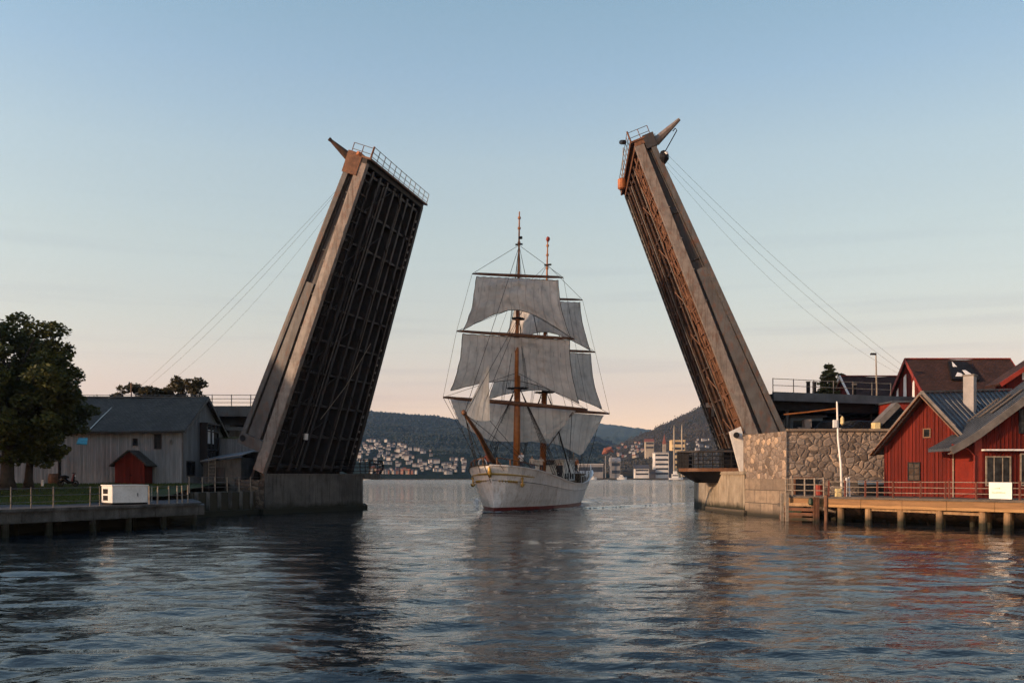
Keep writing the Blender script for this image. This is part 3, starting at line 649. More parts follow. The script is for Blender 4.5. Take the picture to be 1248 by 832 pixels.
# ---------------------------------------------------------------- left bank
m = MB()
m.prism([(-24.9, 71), (-22.0, 79), (-24, 100), (-60, 330), (-420, 330), (-420, 40), (-34, 40), (-28, 56), (-27.5, 60), (-28.5, 66)], -2, 1.35)
tag(m.build('bank_ground', 'soil'), kind='structure')
def lawn():
    m = MB(); nx, ny = 60, 40; xs = np.linspace(-66, -24.9, nx); ys = np.linspace(56.5, 100, ny)
    def z(x, y):
        return 1.42 + .55 * np.clip((y - 58) / 14, 0, 1) + .55 * np.clip((y - 68) / 10, 0, 1) + .05 * fbm(x, y, .3, 3)
    for y in ys:
        for x in xs:
            xx = min(x, -27.4 if y < 66 else -25.4) ; m.v.append((xx, y, z(xx, y)))
    m.f = [(j * nx + i, j * nx + i + 1, (j + 1) * nx + i + 1, (j + 1) * nx + i) for j in range(ny - 1) for i in range(nx - 1)]; m.m = [0] * len(m.f)
    tag(m.build('lawn', 'grass', smooth=True), kind='structure')
    # grass tufts
    r = rng; n = 26000; x = r.uniform(-50, -27.6, n); y = 57 + 22 * r.random(n) ** 1.2; zz = np.array([z(a, b) for a, b in zip(x, y)])
    hh = r.uniform(.06, .17, n); a = r.uniform(0, 6.28, n); w = .035
    v = np.stack([np.stack([x - w * np.cos(a), y - w * np.sin(a), zz], 1), np.stack([x + w * np.cos(a), y + w * np.sin(a), zz], 1), np.stack([x + .05 * np.sin(a * 3), y, zz + hh], 1)], 1).reshape(-1, 3)
    me = bpy.data.meshes.new('grass'); me.from_pydata(v.tolist(), [], np.arange(n * 3).reshape(-1, 3).tolist()); me.materials.append(MT['blade'])
    o = bpy.data.objects.new('grass', me); COL.objects.link(o); tag(o, 'short green grass on the bank behind the left quay', 'grass', kind='stuff')
lawn()
# quay platform on posts
QA = Vector((-30.6, 38.6, 0)); QB = Vector((-20.3, 59, 0)); qd = (QB - QA).normalized(); qn = Vector((-qd.y, qd.x, 0))   # qn points inland
def quay():
    t = thing('quay_platform', 'low weathered concrete quay on posts in front of the lawn', 'quay', QA.lerp(QB, .5))
    end = QB + qn * 4 + Vector((-1.5, 9, 0))
    m = MB(); m.prism([(QA.x, QA.y), (QB.x, QB.y), (-21.5, 63), (-24.9, 70.9), (-28.4, 65.9), (-27.3, 60), (-28, 56.4), (-60, 56.4), (-60, 38)], 1.30, 1.44); m.build('deck', 'asphalt', t)
    m = MB(); n = 26
    for k in range(n):                        # slightly uneven edge beam segments
        a = QA.lerp(QB, k / n); b = QA.lerp(QB, (k + .985) / n); o_ = random.uniform(-.03, .03)
        m.beam(a + Vector((0, 0, 1.02)) + qn * (.16 + o_), b + Vector((0, 0, 1.02 + random.uniform(-.015, .015))) + qn * (.16 + o_), .34, .62)
        m.beam(a + Vector((0, 0, 1.40)) + qn * (.10 + o_), b + Vector((0, 0, 1.40)) + qn * (.10 + o_), .5, .16)
    m.build('edge_beam', 'quay', t)
    m = MB(); m.beam(QB + Vector((.15, .1, 1.02)), Vector((-21.5, 63, 1.02)), .34, .62); m.build('end_beam', 'quay', t)
    L_ = (QB - QA).length
    for px in (11, 64, 118, 161, 203, 241, -50, -110):
        # post position along the edge from its column in the picture
        best = min(np.linspace(0, 1, 400), key=lambda u: abs(624 + QA.lerp(QB, u).x * F / QA.lerp(QB, u).y - px)); c = QA.lerp(QB, best) + qn * .3
        m = MB(); m.tube([c + Vector((0, 0, -1.5)), c + Vector((0, 0, .72))], [.22, .19], 8); m.build('post', 'quay', t)
    for u in np.linspace(.05, .97, 9):
        c = QA.lerp(QB, u) + qn * 2.2; m = MB(); m.tube([c + Vector((0, 0, -1.5)), c + Vector((0, 0, 1.3))], .2, 7); m.build('rear_post', 'quay', t)
    m = MB(); m.prism([(QA.x + qn.x * 3, QA.y + qn.y * 3), (QB.x + qn.x * 3, QB.y + qn.y * 3), (-28, 64), (-60, 56), (-60, 38)], -2, 1.28); m.build('back_wall', 'concrete', t)
quay()
def railing(name, label, pts, hgt, nrail, r_post, r_rail, spacing, pm='rail', rm='rail', posts_at=None, group=None, square=False, top=None):
    pts = [Vector(p) for p in pts]; t = thing(name, label, 'railing', pts[0].lerp(pts[-1], .5), group)
    segs = [(a, b) for a, b in zip(pts, pts[1:])]; tot = sum((b - a).length for a, b in segs)
    def at(d):
        for a, b in segs:
            l = (b - a).length
            if d <= l + 1e-6: return a.lerp(b, d / l)
            d -= l
        return pts[-1]
    n = max(1, round(tot / spacing)); ds = [tot * i / n for i in range(n + 1)] if posts_at is None else posts_at
    for d in ds:
        p = at(d) if not isinstance(d, Vector) else d; m = MB(); tilt = Vector((random.uniform(-.02, .02), random.uniform(-.02, .02), hgt + .06))
        if square: m.beam(p - Vector((0, 0, .05)), p + tilt, r_post * 2, r_post * 2, up=(0, 1, 0))
        else: m.tube([p - Vector((0, 0, .05)), p + tilt], r_post, 6)
        m.build('post', pm, t)
    for k in range(nrail):
        z = hgt * (k + 1) / nrail; m = MB(); m.tube([at(tot * i / (n * 2)) + Vector((0, 0, z + random.uniform(-.012, .012))) for i in range(n * 2 + 1)], r_rail, 5); m.build('rail', rm, t)
    return t
def along(A, B, px):
    u = min(np.linspace(-.2, 1.2, 1400), key=lambda u: abs(624 + A.lerp(B, u).x * F / A.lerp(B, u).y - px)); return A.lerp(B, u)
def railing_px(name, label, A, B, z, pxs, hgt, nrail, rp, rr_, pm, rm, square=False, group=None):
    ps = [along(A, B, p) for p in pxs]; t = thing(name, label, 'railing', (ps[0] + ps[-1]) / 2 + Vector((0, 0, z)), group)
    for p in ps:
        m = MB(); q = p + Vector((0, 0, z)); tilt = Vector((random.uniform(-.025, .025), random.uniform(-.02, .02), hgt + random.uniform(.02, .08)))
        if square: m.beam(q - Vector((0, 0, .02)), q + tilt, rp * 2, rp * 2, up=(0, 1, 0))
        else: m.tube([q - Vector((0, 0, .02)), q + tilt], rp, 6)
        m.build('post', pm, t)
    for k in range(nrail):
        zz = z + hgt * (k + 1) / nrail - (.02); m = MB(); m.tube([p + Vector((0, 0, zz + random.uniform(-.015, .015))) for p in ps], rr_, 5); m.build('rail', rm, t)
    return t
qi = qn * .35
railing_px('quay_railing', 'thin grey railing with wide post spacing along the left quay edge', QA + qi, QB + qi, 1.46, [-40, -12, 13, 38, 65, 110, 122], 1.1, 3, .035, .02, 'rail', 'rail')
railing_px('quay_railing', 'close spaced pale railing on the quay just right of the white box', QA + qi, QB + qi, 1.46, [182, 192, 206, 216, 222, 229], 1.1, 2, .045, .022, 'railw', 'rail')

# retaining wall between quay and pier, with ribs
def ret_wall():
    t = thing('retaining_wall', 'dark ribbed concrete retaining wall between the left quay and the pier', 'wall', (-23, 75, 0))
    a = Vector((-24.9, 70.9, 0)); b = Vector((-21.2, 78.0, 0))
    m = MB(); m.prism([(a.x, a.y), (b.x, b.y), (b.x - 3, b.y + 1), (a.x - 3, a.y + 1)], -1.5, 1.9); m.build('wall', 'soil', t)
    m = MB(); m.beam(a + Vector((.1, -.05, .1)), b + Vector((.1, -.05, .1)), .7, .7); m.build('footing', 'quay', t)
    nb = Vector((b.y - a.y, a.x - b.x, 0)).normalized()
    for k in range(7):
        p = a.lerp(b, .04 + k * .15) + nb * .1; m = MB(); m.beam(p + Vector((0, 0, -.4)), p + Vector((0, 0, 1.95)), .22, .3, up=(0, 1, 0)); m.build('rib', 'concrete', t)
    railing('wall_railing', 'grey three bar railing on top of the ribbed retaining wall', [a + Vector((-.3, .2, 1.9)), b + Vector((-.3, .2, 1.9))], 1.2, 3, .045, .025, 1.25, 'railw', 'rail')
ret_wall()

def wall_box(mb, x0, x1, y0, y1, z0, z1, mi=0): mb.box(x0, x1, y0, y1, z0, z1, mi)
def gable_house_x(t, x0, x1, y0, y1, z0, ze, zr, wallm, roofm, ov=.45, th=.16, batten=None, trim='cap', gable_ov=.35, trim_w=.12):
    """ridge along X; walls with gables at the ends, roof of two thick slopes"""
    ym = (y0 + y1) / 2; m = MB()
    prof = [(y0, z0), (y1, z0), (y1, ze), (ym, zr), (y0, ze)]
    v = [(x0, y, z) for y, z in prof] + [(x1, y, z) for y, z in prof]
    m.add(v, [(0, 4, 3, 2, 1), (5, 6, 7, 8, 9), (0, 1, 6, 5), (1, 2, 7, 6), (2, 3, 8, 7), (3, 4, 9, 8), (4, 0, 5, 9)])
    if batten:
        k = x0 + batten / 2
        while k < x1: m.box(k - .02, k + .02, y0 - .03, y0 + .01, z0, ze); k += batten
        k = y0 + batten / 2
        while k < y1:
            zt = ze + (zr - ze) * (1 - abs(k - ym) / (ym - y0)) - .05
            m.box(x1 - .01, x1 + .03, k - .02, k + .02, z0, zt); m.box(x0 - .03, x0 + .01, k - .02, k + .02, z0, zt); k += batten
    m.build('wall', wallm, t)
    sl = (zr - ze) / (ym - y0); m = MB(); xa, xb = x0 - gable_ov, x1 + gable_ov
    ns = 12                                    # a roof that sags a little
    def zz(x): return -.05 * math.sin(math.pi * (x - xa) / (xb - xa)) * 2 + .03 * math.sin(x * 1.7)
    for sgn, ye in ((-1, y0 - ov), (1, y1 + ov)):
        zl = ze - ov * sl + .05
        for i in range(ns):
            xi, xj = xa + (xb - xa) * i / ns, xa + (xb - xa) * (i + 1) / ns
            lo = [(xi, ye, zl + zz(xi)), (xj, ye, zl + zz(xj)), (xj, ym, zr + .05 + zz(xj)), (xi, ym, zr + .05 + zz(xi))]
            m.hexa(lo + [(p[0], p[1], p[2] + th) for p in lo] if sgn < 0 else [lo[k] for k in (3, 2, 1, 0)] + [(lo[k][0], lo[k][1], lo[k][2] + th) for k in (3, 2, 1, 0)])
    r = m.build('roof', roofm, t)
    m = MB(); m.beam((xa, ym, zr + .2), (xb, ym, zr + .2), .3, .1); m.build('ridge_cap', trim, r)
    for xx in (xa, xb):
        m = MB()
        for ye in (y0 - ov, y1 + ov): m.beam((xx, ye, ze - ov * sl + .05), (xx, ym, zr + .05), .06, trim_w * 2)
        m.build('bargeboard', trim, r)
    return r
def window_y(t, x0, x1, z0, z1, y, nx, nz, frame='cap', fw=.07, g='glass', name='window', out=-1):
    """window in a wall facing -Y"""
    m = MB(); m.box(x0, x1, y - .05, y + .02, z0, z0 + fw); m.box(x0, x1, y - .05, y + .02, z1 - fw, z1)
    m.box(x0, x0 + fw, y - .05, y + .02, z0 + fw, z1 - fw); m.box(x1 - fw, x1, y - .05, y + .02, z0 + fw, z1 - fw)
    for i in range(1, nx):
        x = x0 + (x1 - x0) * i / nx; m.box(x - fw * .3, x + fw * .3, y - .04, y + .02, z0 + fw, z1 - fw)
    for i in range(1, nz):
        z = z0 + (z1 - z0) * i / nz; m.box(x0 + fw, x1 - fw, y - .035, y + .02, z - fw * .3, z + fw * .3)
    w = m.build(name, frame, t)
    m = MB(); m.box(x0 + fw * .5, x1 - fw * .5, y - .018, y + .01, z0 + fw * .5, z1 - fw * .5); m.build('pane', g, w)
    return w
def window_x(t, y0, y1, z0, z1, x, ny, nz, frame='cap', fw=.07):
    m = MB(); m.box(x - .02, x + .05, y0, y1, z0, z0 + fw); m.box(x - .02, x + .05, y0, y1, z1 - fw, z1)
    m.box(x - .02, x + .05, y0, y0 + fw, z0 + fw, z1 - fw); m.box(x - .02, x + .05, y1 - fw, y1, z0 + fw, z1 - fw)
    for i in range(1, ny):
        y = y0 + (y1 - y0) * i / ny; m.box(x - .02, x + .04, y - fw * .3, y + fw * .3, z0 + fw, z1 - fw)
    for i in range(1, nz):
        z = z0 + (z1 - z0) * i / nz; m.box(x - .02, x + .035, y0 + fw, y1 - fw, z - fw * .3, z + fw * .3)
    w = m.build('window', frame, t)
    m = MB(); m.box(x - .01, x + .018, y0 + fw * .5, y1 - fw * .5, z0 + fw * .5, z1 - fw * .5); m.build('pane', 'glass', w)
    return w
def grey_barn():
    t = thing('boarded_house', 'large grey boarded waterside house with a shingle roof behind the lawn', 'house', (-36, 84, 2))
    gable_house_x(t, -45.5, -29, 80, 91.4, 1.8, 7.25, 10.45, 'greyboards', 'shingle', .5, .18, .34, 'cap', .45)
    y = 80; k = lambda px: (px - 624) * y / F
    z = lambda py: HC - (py - HZ) * y / F
    window_y(t, k(162), k(168), z(543), z(534), y - .03, 1, 1, 'web')
    window_y(t, k(188), k(197), z(547), z(528.5), y - .03, 2, 2, 'web')
    m = MB(); m.box(k(207), k(210), y - .1, y, z(541), z(536)); m.build('vent', 'cap', t)
    # gable wall: corner window and the hanging oriel
    def yx(px): return -29 * F / (px - 624)
    window_x(t, yx(227), yx(237), z(579) + .0, z(561), -28.97, 2, 1, 'web')
    ya, yb = yx(243.5), yx(258); o = MB(); za, zb = 4.75, 8.05
    for yy in (ya, yb): o.box(-28.97, -28.3, yy - .07, yy + .07, za, zb)
    o.box(-28.97, -28.2, ya - .15, yb + .15, zb, zb + .14); o.box(-28.97, -28.25, ya - .1, yb + .1, za - .12, za)
    for f_ in (.33, .66): o.box(-28.36, -28.30, ya + (yb - ya) * f_ - .05, ya + (yb - ya) * f_ + .05, za, zb)
    o.box(-28.38, -28.28, ya, yb, za + .9, za + 1.0); o.box(-28.38, -28.28, ya, yb, zb - .7, zb - .6)
    w = o.build('oriel_window', 'web', t)
    m = MB(); m.box(-28.9, -28.40, ya + .08, yb - .08, za + .02, zb - .02); m.build('pane', 'glass', w)
    m = MB(); m.box(-28.39, -28.37, ya + (yb - ya) * .12, ya + (yb - ya) * .4, za + 1.5, zb - .5); m.box(-28.39, -28.37, ya + (yb - ya) * .5, ya + (yb - ya) * .62, za + 1.5, zb - .5); m.build('curtain', 'hullw', w)
    m = MB(); m.plate([(-28.97, ya - .1, 4.6), (-28.2, ya - .1, 4.6), (-28.0, (ya + yb) / 2, 3.95), (-28.97, (ya + yb) / 2, 3.75)], .1); m.plate([(-28.97, yb + .3, 4.7), (-28.97, (ya + yb) / 2, 3.75), (-28.0, (ya + yb) / 2, 3.95), (-28.0, yb + .3, 4.7)], .1); m.build('bracket', 'cap', w)
    m = MB(); m.tube([P(107, 525.5, 79.3), P(124, 508, 82), P(145, 488.5, 85.2)], .035, 5); m.build('lead_strip', 'whiteplain', t)
    m = MB(); m.tube([(-28.9, 79.9, 7.0), (-28.9, 79.9, 2)], .05, 6); m.build('downpipe', 'rail', t)
    m = MB(); m.box(-45.6, -28.9, 79.9, 91.5, 1.6, 2.5); m.build('plinth', 'concrete', t)
grey_barn()
def red_shed():
    y = 78; x0, x1 = (140 - 624) * y / F, (176 - 624) * y / F; xm = (x0 + x1) / 2; z0 = 2.3; ze = 4.3; zr = 5.35
    t = thing('garden_shed', 'small dark red gabled shed standing against the grey boarded house', 'shed', (xm, y, z0))
    m = MB(); prof = [(x0, z0), (x1, z0), (x1, ze), (xm, zr), (x0, ze)]
    v = [(a, y, b) for a, b in prof] + [(a, y + 1.7, b) for a, b in prof]
    m.add(v, [(0, 1, 2, 3, 4), (9, 8, 7, 6, 5), (0, 5, 6, 1), (1, 6, 7, 2), (4, 9, 5, 0)]); m.build('wall', 'darkredboards', t)
    m = MB(); sl = (zr - ze) / (xm - x0)
    for sg, xe in ((-1, x0 - .35), (1, x1 + .35)):
        m.plate([(xe, y - .3, ze - .35 * sl), (xm, y - .3, zr), (xm, y + 1.8, zr), (xe, y + 1.8, ze - .35 * sl)] if sg < 0 else [(xm, y - .3, zr), (xe, y - .3, ze - .35 * sl), (xe, y + 1.8, ze - .35 * sl), (xm, y + 1.8, zr)], -.12)
    m.build('roof', 'shingle', t)
    for a, b in ((x0 + .3, xm - .03), (xm + .03, x1 - .3)):
        m = MB(); m.box(a, b, y - .05, y + .01, z0, ze - .25); d = m.build('door', 'darkredboards', t)
    m = MB(); m.box(xm + .12, xm + .18, y - .1, y - .05, z0 + .9, z0 + 1.05); m.build('handle', 'black', d)
red_shed()
def white_box():
    c = P(152, 612, 56.6); c.z = 1.46
    t = thing('utility_box', 'white metal container with two dark square openings in its end on the quay', 'container', c)
    rot = Matrix.Rotation(R(44), 3, 'Z'); w, d, h = 2.15, 1.75, 1.15
    def X(x, y, z): return c + rot @ Vector((x, y, z))
    def bx(m, x0, x1, y0, y1, z0, z1): m.hexa([X(x0, y0, z0), X(x1, y0, z0), X(x1, y1, z0), X(x0, y1, z0), X(x0, y0, z1), X(x1, y0, z1), X(x1, y1, z1), X(x0, y1, z1)])
    m = MB(); bx(m, -w / 2, w / 2, -d / 2, d / 2, .12, h)
    for k in (-.45, -.15, .25, .62): bx(m, w * k - .01, w * k + .01, -d / 2 - .012, -d / 2, .14, h - .03)
    m.build('body', 'white', t)
    m = MB(); bx(m, -w / 2 - .05, w / 2 + .05, -d / 2 - .05, d / 2 + .05, h, h + .06); m.build('lid', 'white', t)
    for z0 in (.25, .66):
        m = MB(); bx(m, -w / 2 - .02, -w / 2 + .02, -.15, .6, z0, z0 + .3); m.build('opening', 'black', t)
    m = MB(); bx(m, -w / 2, w / 2, -d / 2 + .1, d / 2 - .1, 0, .12); m.build('skid', 'black', t)
    m = MB(); bx(m, w * .2, w * .22, -d / 2 - .05, -d / 2 - .01, .5, .7); m.build('handle', 'rail', t)
white_box()
# things under the big tree
def tent():
    t = thing('white_tent', 'long pale sloping tarpaulin tent under the big tree', 'tent', (-42, 88, 2.4))
    m = MB(); a = P(0, 590, 84); b = P(84, 588, 84); r0 = P(14, 583, 84); r1 = P(80, 545, 84)
    m.add([P(-40, 590, 84), P(20, 586, 84), P(60, 560, 84), P(83, 548, 84), P(83, 589, 84), P(-40, 592, 86), P(20, 588, 90), P(60, 558, 90), P(83, 546, 90), P(83, 588, 90)],
          [(0, 1, 2, 3, 4), (1, 6, 7, 2), (2, 7, 8, 3), (3, 8, 9, 4), (0, 5, 6, 1)]); m.build('tarpaulin', 'white', t)
    for px in (62, 80):
        m = MB(); m.tube([P(px, 590, 83.8), P(px, 552, 83.8)], .05, 6); m.build('pole', 'rail', t)
tent()
m = MB(); m.plate([P(96, 534, 79), P(107, 534, 79), P(106, 542, 77.4), P(93, 541, 77.4)], .05); tag(m.build('awning', 'teal', loc=P(101, 538, 79)), 'small turquoise awning on the left end of the grey boarded house', 'awning')
m = MB(); m.plate([P(60, 553, 82), P(80, 552, 82), P(80, 558, 80), P(58, 560, 80)], .05); tag(m.build('awning', 'teal', loc=P(70, 555, 82)), 'turquoise canopy strip beside the dark post under the tree', 'awning')
m = MB(); m.tube([P(72.5, 591, 79), P(72.5, 556, 79)], .13, 8); m.tube([P(72.5, 558, 79), P(72.5, 555, 79)], .3, 8); tag(m.build('dark_post', 'black', loc=P(72.5, 591, 79)), 'dark post standing under the tree at the lawn edge', 'post')
m = MB(); m.tube([P(52, 592, 72), P(52, 585, 72), P(52, 584.3, 72)], [.09, .09, .05], 8); tag(m.build('bollard', 'whiteplain', loc=P(52, 592, 72)), 'small white bollard on the lawn near the tree trunks', 'bollard')
def barrel():
    b = P(66, 590, 80); m = MB(); m.tube([b, b + Vector((0, 0, .3)), b + Vector((0, 0, .6)), b + Vector((0, 0, .95))], [.42, .5, .5, .42], 12)
    tag(m.build('barrel', 'spar', loc=b, smooth=False), 'dark barrel beside the tent under the tree', 'barrel')
barrel()
def scooter():
    c = P(83, 592.5, 74); t = thing('motor_scooter', 'dark motor scooter with a red and white front parked on the lawn edge', 'scooter', c)
    for dx in (-.6, .6):
        m = MB(); ring = [c + Vector((dx + .22 * math.cos(a), 0, .25 + .22 * math.sin(a))) for a in np.linspace(0, 2 * math.pi, 17)]; m.tube(ring, .06, 6, cap=False); m.tube([c + Vector((dx, -.05, .25)), c + Vector((dx, .05, .25))], .1, 8); m.build('wheel', 'rubber', t)
    m = MB(); m.tube([c + Vector((-.65, 0, .45)), c + Vector((-.3, 0, .62)), c + Vector((0, 0, .35)), c + Vector((.35, 0, .35)), c + Vector((.5, 0, .95))], [.16, .2, .14, .13, .1], 10); m.build('body', 'carpaint', t, smooth=True)
    m = MB(); m.tube([c + Vector((-.65, 0, .8)), c + Vector((-.2, 0, .78)), c + Vector((.05, 0, .74))], [.1, .15, .08], 8); m.build('seat', 'black', t, smooth=True)
    m = MB(); m.plate([c + Vector((.42, -.2, .4)), c + Vector((.42, .2, .4)), c + Vector((.52, .15, 1.0)), c + Vector((.52, -.15, 1.0))], .06); m.build('front_shield', 'redtrim', t)
    m = MB(); m.tube([c + Vector((.45, -.3, 1.1)), c + Vector((.52, 0, 1.05)), c + Vector((.45, .3, 1.1))], .03, 6); m.build('handlebar', 'black', t)
    m = MB(); m.tube([c + Vector((.55, 0, .86)), c + Vector((.6, 0, .86))], .08, 8); m.build('headlight', 'whiteplain', t)
scooter()
broad_tree(P(9, 592, 68), 12.9, 5.2, 'huge dark broadleaf tree at the left edge, the thickest trunk', seed=3, crown_base=.16, n_cl=150, dens=250, size=.17, trunk=.5)
broad_tree(P(35, 591, 70), 10.0, 4.3, 'broadleaf tree with the thinner trunk just right of the largest one', seed=8, crown_base=.16, n_cl=95, dens=240, size=.17, trunk=.3)
broad_tree((-40.3, 112, 2.5), 13.2, 3.5, 'loose reddish tree rising behind the right end of the grey roof', 'trees beyond the grey roof', 'leafr', 11, .42, 80, 190, .2, .3)
broad_tree((-45.6, 112, 2.5), 12.2, 4.0, 'lower reddish tree behind the middle of the grey roof', 'trees beyond the grey roof', 'leafr', 12, .42, 80, 190, .2, .3)
broad_tree((-57, 105, 2.5), 9.5, 5, 'dark tree behind the pale tent at the far left', 'dark trees behind the tent', 'leaf', 14, .1, 40, 60, .3, .3)
broad_tree((-67, 118, 2.5), 10, 5.5, 'dark tree beyond the left edge tree, half hidden by its crown', 'dark trees behind the tent', 'leaf', 15, .1, 40, 60, .3, .3)
m = MB(); b_ = P(160, 500, 108); m.tube([Vector((b_.x, 108, 2)), P(160, 466, 108)], [.12, .07], 6); tag(m.build('thin_pole', 'spar', loc=(b_.x, 108, 2)), 'thin pole sticking up behind the grey roof', 'pole')

# raised road behind the grey house
def approach_left():
    t = thing('approach_viaduct', 'grey raised road behind the grey house leading to the left bridge leaf', 'viaduct', (-40, 95, 2))
    m = MB(); m.prism([(-110, 93), (-24.5, 93), (-24.5, 104), (-110, 104)], 9.75, 10.2); m.build('deck', 'steel', t)
    m = MB(); m.box(-110, -24.6, 92.8, 93.1, 9.3, 10.35); m.build('fascia', 'steel', t)
    for yy in (94.2, 98.5, 102.5):
        m = MB(); m.box(-110, -24.8, yy, yy + .4, 8.5, 9.74); m.build('girder', 'web', t)
    m = MB(); m.box(-110, -24.5, 93.4, 93.7, 7.9, 8.25); m.build('service_beam', 'rail', t)
    for x in (-29.5, -48, -66):
        m = MB(); m.box(x - .35, x + .35, 94, 103, 1.5, 8.5); m.build('column', 'concrete', t)
    railing('parapet_railing', 'grey parapet railing on the raised road behind the grey house', [(-70, 93.2, 10.35), (-24.8, 93.2, 10.35)], 1.15, 3, .045, .03, 2.0, 'rail', 'rail')
    m = MB()
    for k in range(12): m.box(-27.2 - k * .52, -26.8 - k * .52, 103.4, 103.5, 10.2, 11.15)
    tag(m.build('barrier', 'rail', loc=(-30, 103.4, 10.2)), 'grey slatted traffic barrier on the far side of the raised road', 'barrier')
approach_left()
def left_clutter():
    # lean-to with sheet roof between house and pier
    t = thing('lean_to_shed', 'narrow grey lean-to with a tilted sheet metal roof beside the left pier', 'shed', P(285, 603, 84))
    x0, x1 = -27.8, -24.4; m = MB(); m.prism([(x0, 82), (x1, 82), (x1, 87), (x0, 87)], 1.5, [4.4, 4.9, 4.9, 4.4]); m.build('wall', 'concrete', t)
    m = MB(); m.plate([(x0 - .2, 81.6, 4.5), (x1 + .2, 81.6, 5.05), (x1 + .2, 87.2, 5.7), (x0 - .2, 87.2, 5.1)], -.08); m.build('roof', 'chim', t)
    m = MB(); m.box(x0 + 1.0, x0 + 1.9, 81.93, 82.02, 1.9, 4.0); m.build('door', 'web', t)
    l = thing('ladder', 'thin steel ladder standing in front of the grey lean-to', 'ladder', (-27, 81.6, 1.9))
    for x in (-27.2, -26.6):
        m = MB(); m.tube([(x, 81.6, 1.9), (x, 81.6, 4.9)], .04, 6); m.build('stile', 'railw', l)
    for k in range(9):
        m = MB(); m.tube([(-27.2, 81.6, 2.2 + k * .3), (-26.6, 81.6, 2.2 + k * .3)], .025, 5); m.build('rung', 'railw', l)
    m = MB(); m.prism([(-31, 88.5), (-22.3, 88.5), (-22.3, 92.3), (-31, 92.3)], 1.5, 6.9); m.add([(-31, 88.3, 6.92), (-22.3, 88.3, 6.92), (-22.3, 92.3, 7.15), (-31, 92.3, 7.15)], [(0, 1, 2, 3)], 1)
    tag(m.build('abutment_wall', ['greyboards', 'moss'], loc=(-27, 88.5, 1.5)), 'grey wall with a mossy top between the house and the raised leaf', 'wall')
    m = MB(); m.box(-25.6, -22.2, 88.6 - 2.2, 88.45, 1.5, 5.5); tag(m.build('machine_house', 'concrete', loc=(-24, 87, 1.5)), 'dark concrete machine house under the root of the left leaf', 'machine house')
left_clutter()

# ---------------------------------------------------------------- left pier
def left_pier():
    t = thing('bridge_pier', 'concrete pier with dark stains under the left bridge leaf', 'pier', (-18, 84, 0))
    foot = [(-20.75, 76.6), (-14.3, 87.3), (-15.4, 93.5), (-24, 95), (-22.5, 80.0)]
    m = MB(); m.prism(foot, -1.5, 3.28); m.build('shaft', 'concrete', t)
    c = Vector((-20, 85, 0)); f2 = [tuple((Vector((x, y, 0)) - c).normalized() * .45 + Vector((x, y, 0)))[:2] for x, y in foot]
    m = MB(); m.prism(f2, -1.5, .42); m.build('footing', 'quay', t)
    f3 = [tuple((Vector((x, y, 0)) - c).normalized() * .12 + Vector((x, y, 0)))[:2] for x, y in foot]
    m = MB(); m.prism(f3, 3.284, 3.42); m.build('coping', 'concrete', t)
    a, b = Vector((-20.75, 76.6, 0)), Vector((-14.3, 87.3, 0)); nn = Vector((b.y - a.y, a.x - b.x, 0)).normalized()
    for u in (.42, .80):
        p = a.lerp(b, u) + nn * .0; m = MB(); m.beam(p + Vector((0, 0, .42)), p + Vector((0, 0, 3.28)), .12, .03, up=tuple(nn)); m.build('joint', 'quay', t)
    # end platform with curved railing
    e = MB(); cx, cy = -14.6, 90.3; arc = [(cx + 1.55 * math.cos(a_), cy + 2.6 * math.sin(a_)) for a_ in np.linspace(-math.pi / 2, math.pi / 2, 12)]
    e.prism(arc + [(-16.5, 92.9), (-16.5, 87.7)], 2.9, 3.44); e.build('end_platform', 'concrete', t)
    rl = thing('curved_railing', 'curved dark railing round the seaward end of the left pier', 'railing', (cx, cy, 3.44))
    pts = [Vector((-17.0, 87.8, 3.44))] + [Vector((x, y, 3.44)) for x, y in arc]
    for i, p in enumerate(pts):
        m = MB(); out = (Vector((p.x - cx, p.y - cy, 0)).normalized() if i else Vector((0, -1, 0))) * .28
        m.tube([p, p + out + Vector((0, 0, .6)), p + out * .6 + Vector((0, 0, 1.3))], .04, 6); m.build('post', 'black', rl)
    for h_, o_ in ((.25, .5), (.6, 1.0), (.95, .85), (1.3, .6)):
        m = MB(); m.tube([p + ((Vector((p.x - cx, p.y - cy, 0)).normalized() if i else Vector((0, -1, 0))) * .28 * o_) + Vector((0, 0, h_)) for i, p in enumerate(pts)], .032, 5); m.build('rail', 'black', rl)
left_pier()
def junk():
    t = thing('stone_abutment', 'dark rough stone abutment joining the ribbed wall and the left pier', 'abutment', (-22.8, 79, 0))
    m = MB(); m.prism([(-23.2, 77.2), (-20.95, 76.9), (-21.6, 80.5), (-24.5, 80.5)], -1.5, 2.9); m.build('wall', 'rubbled', t)
junk()

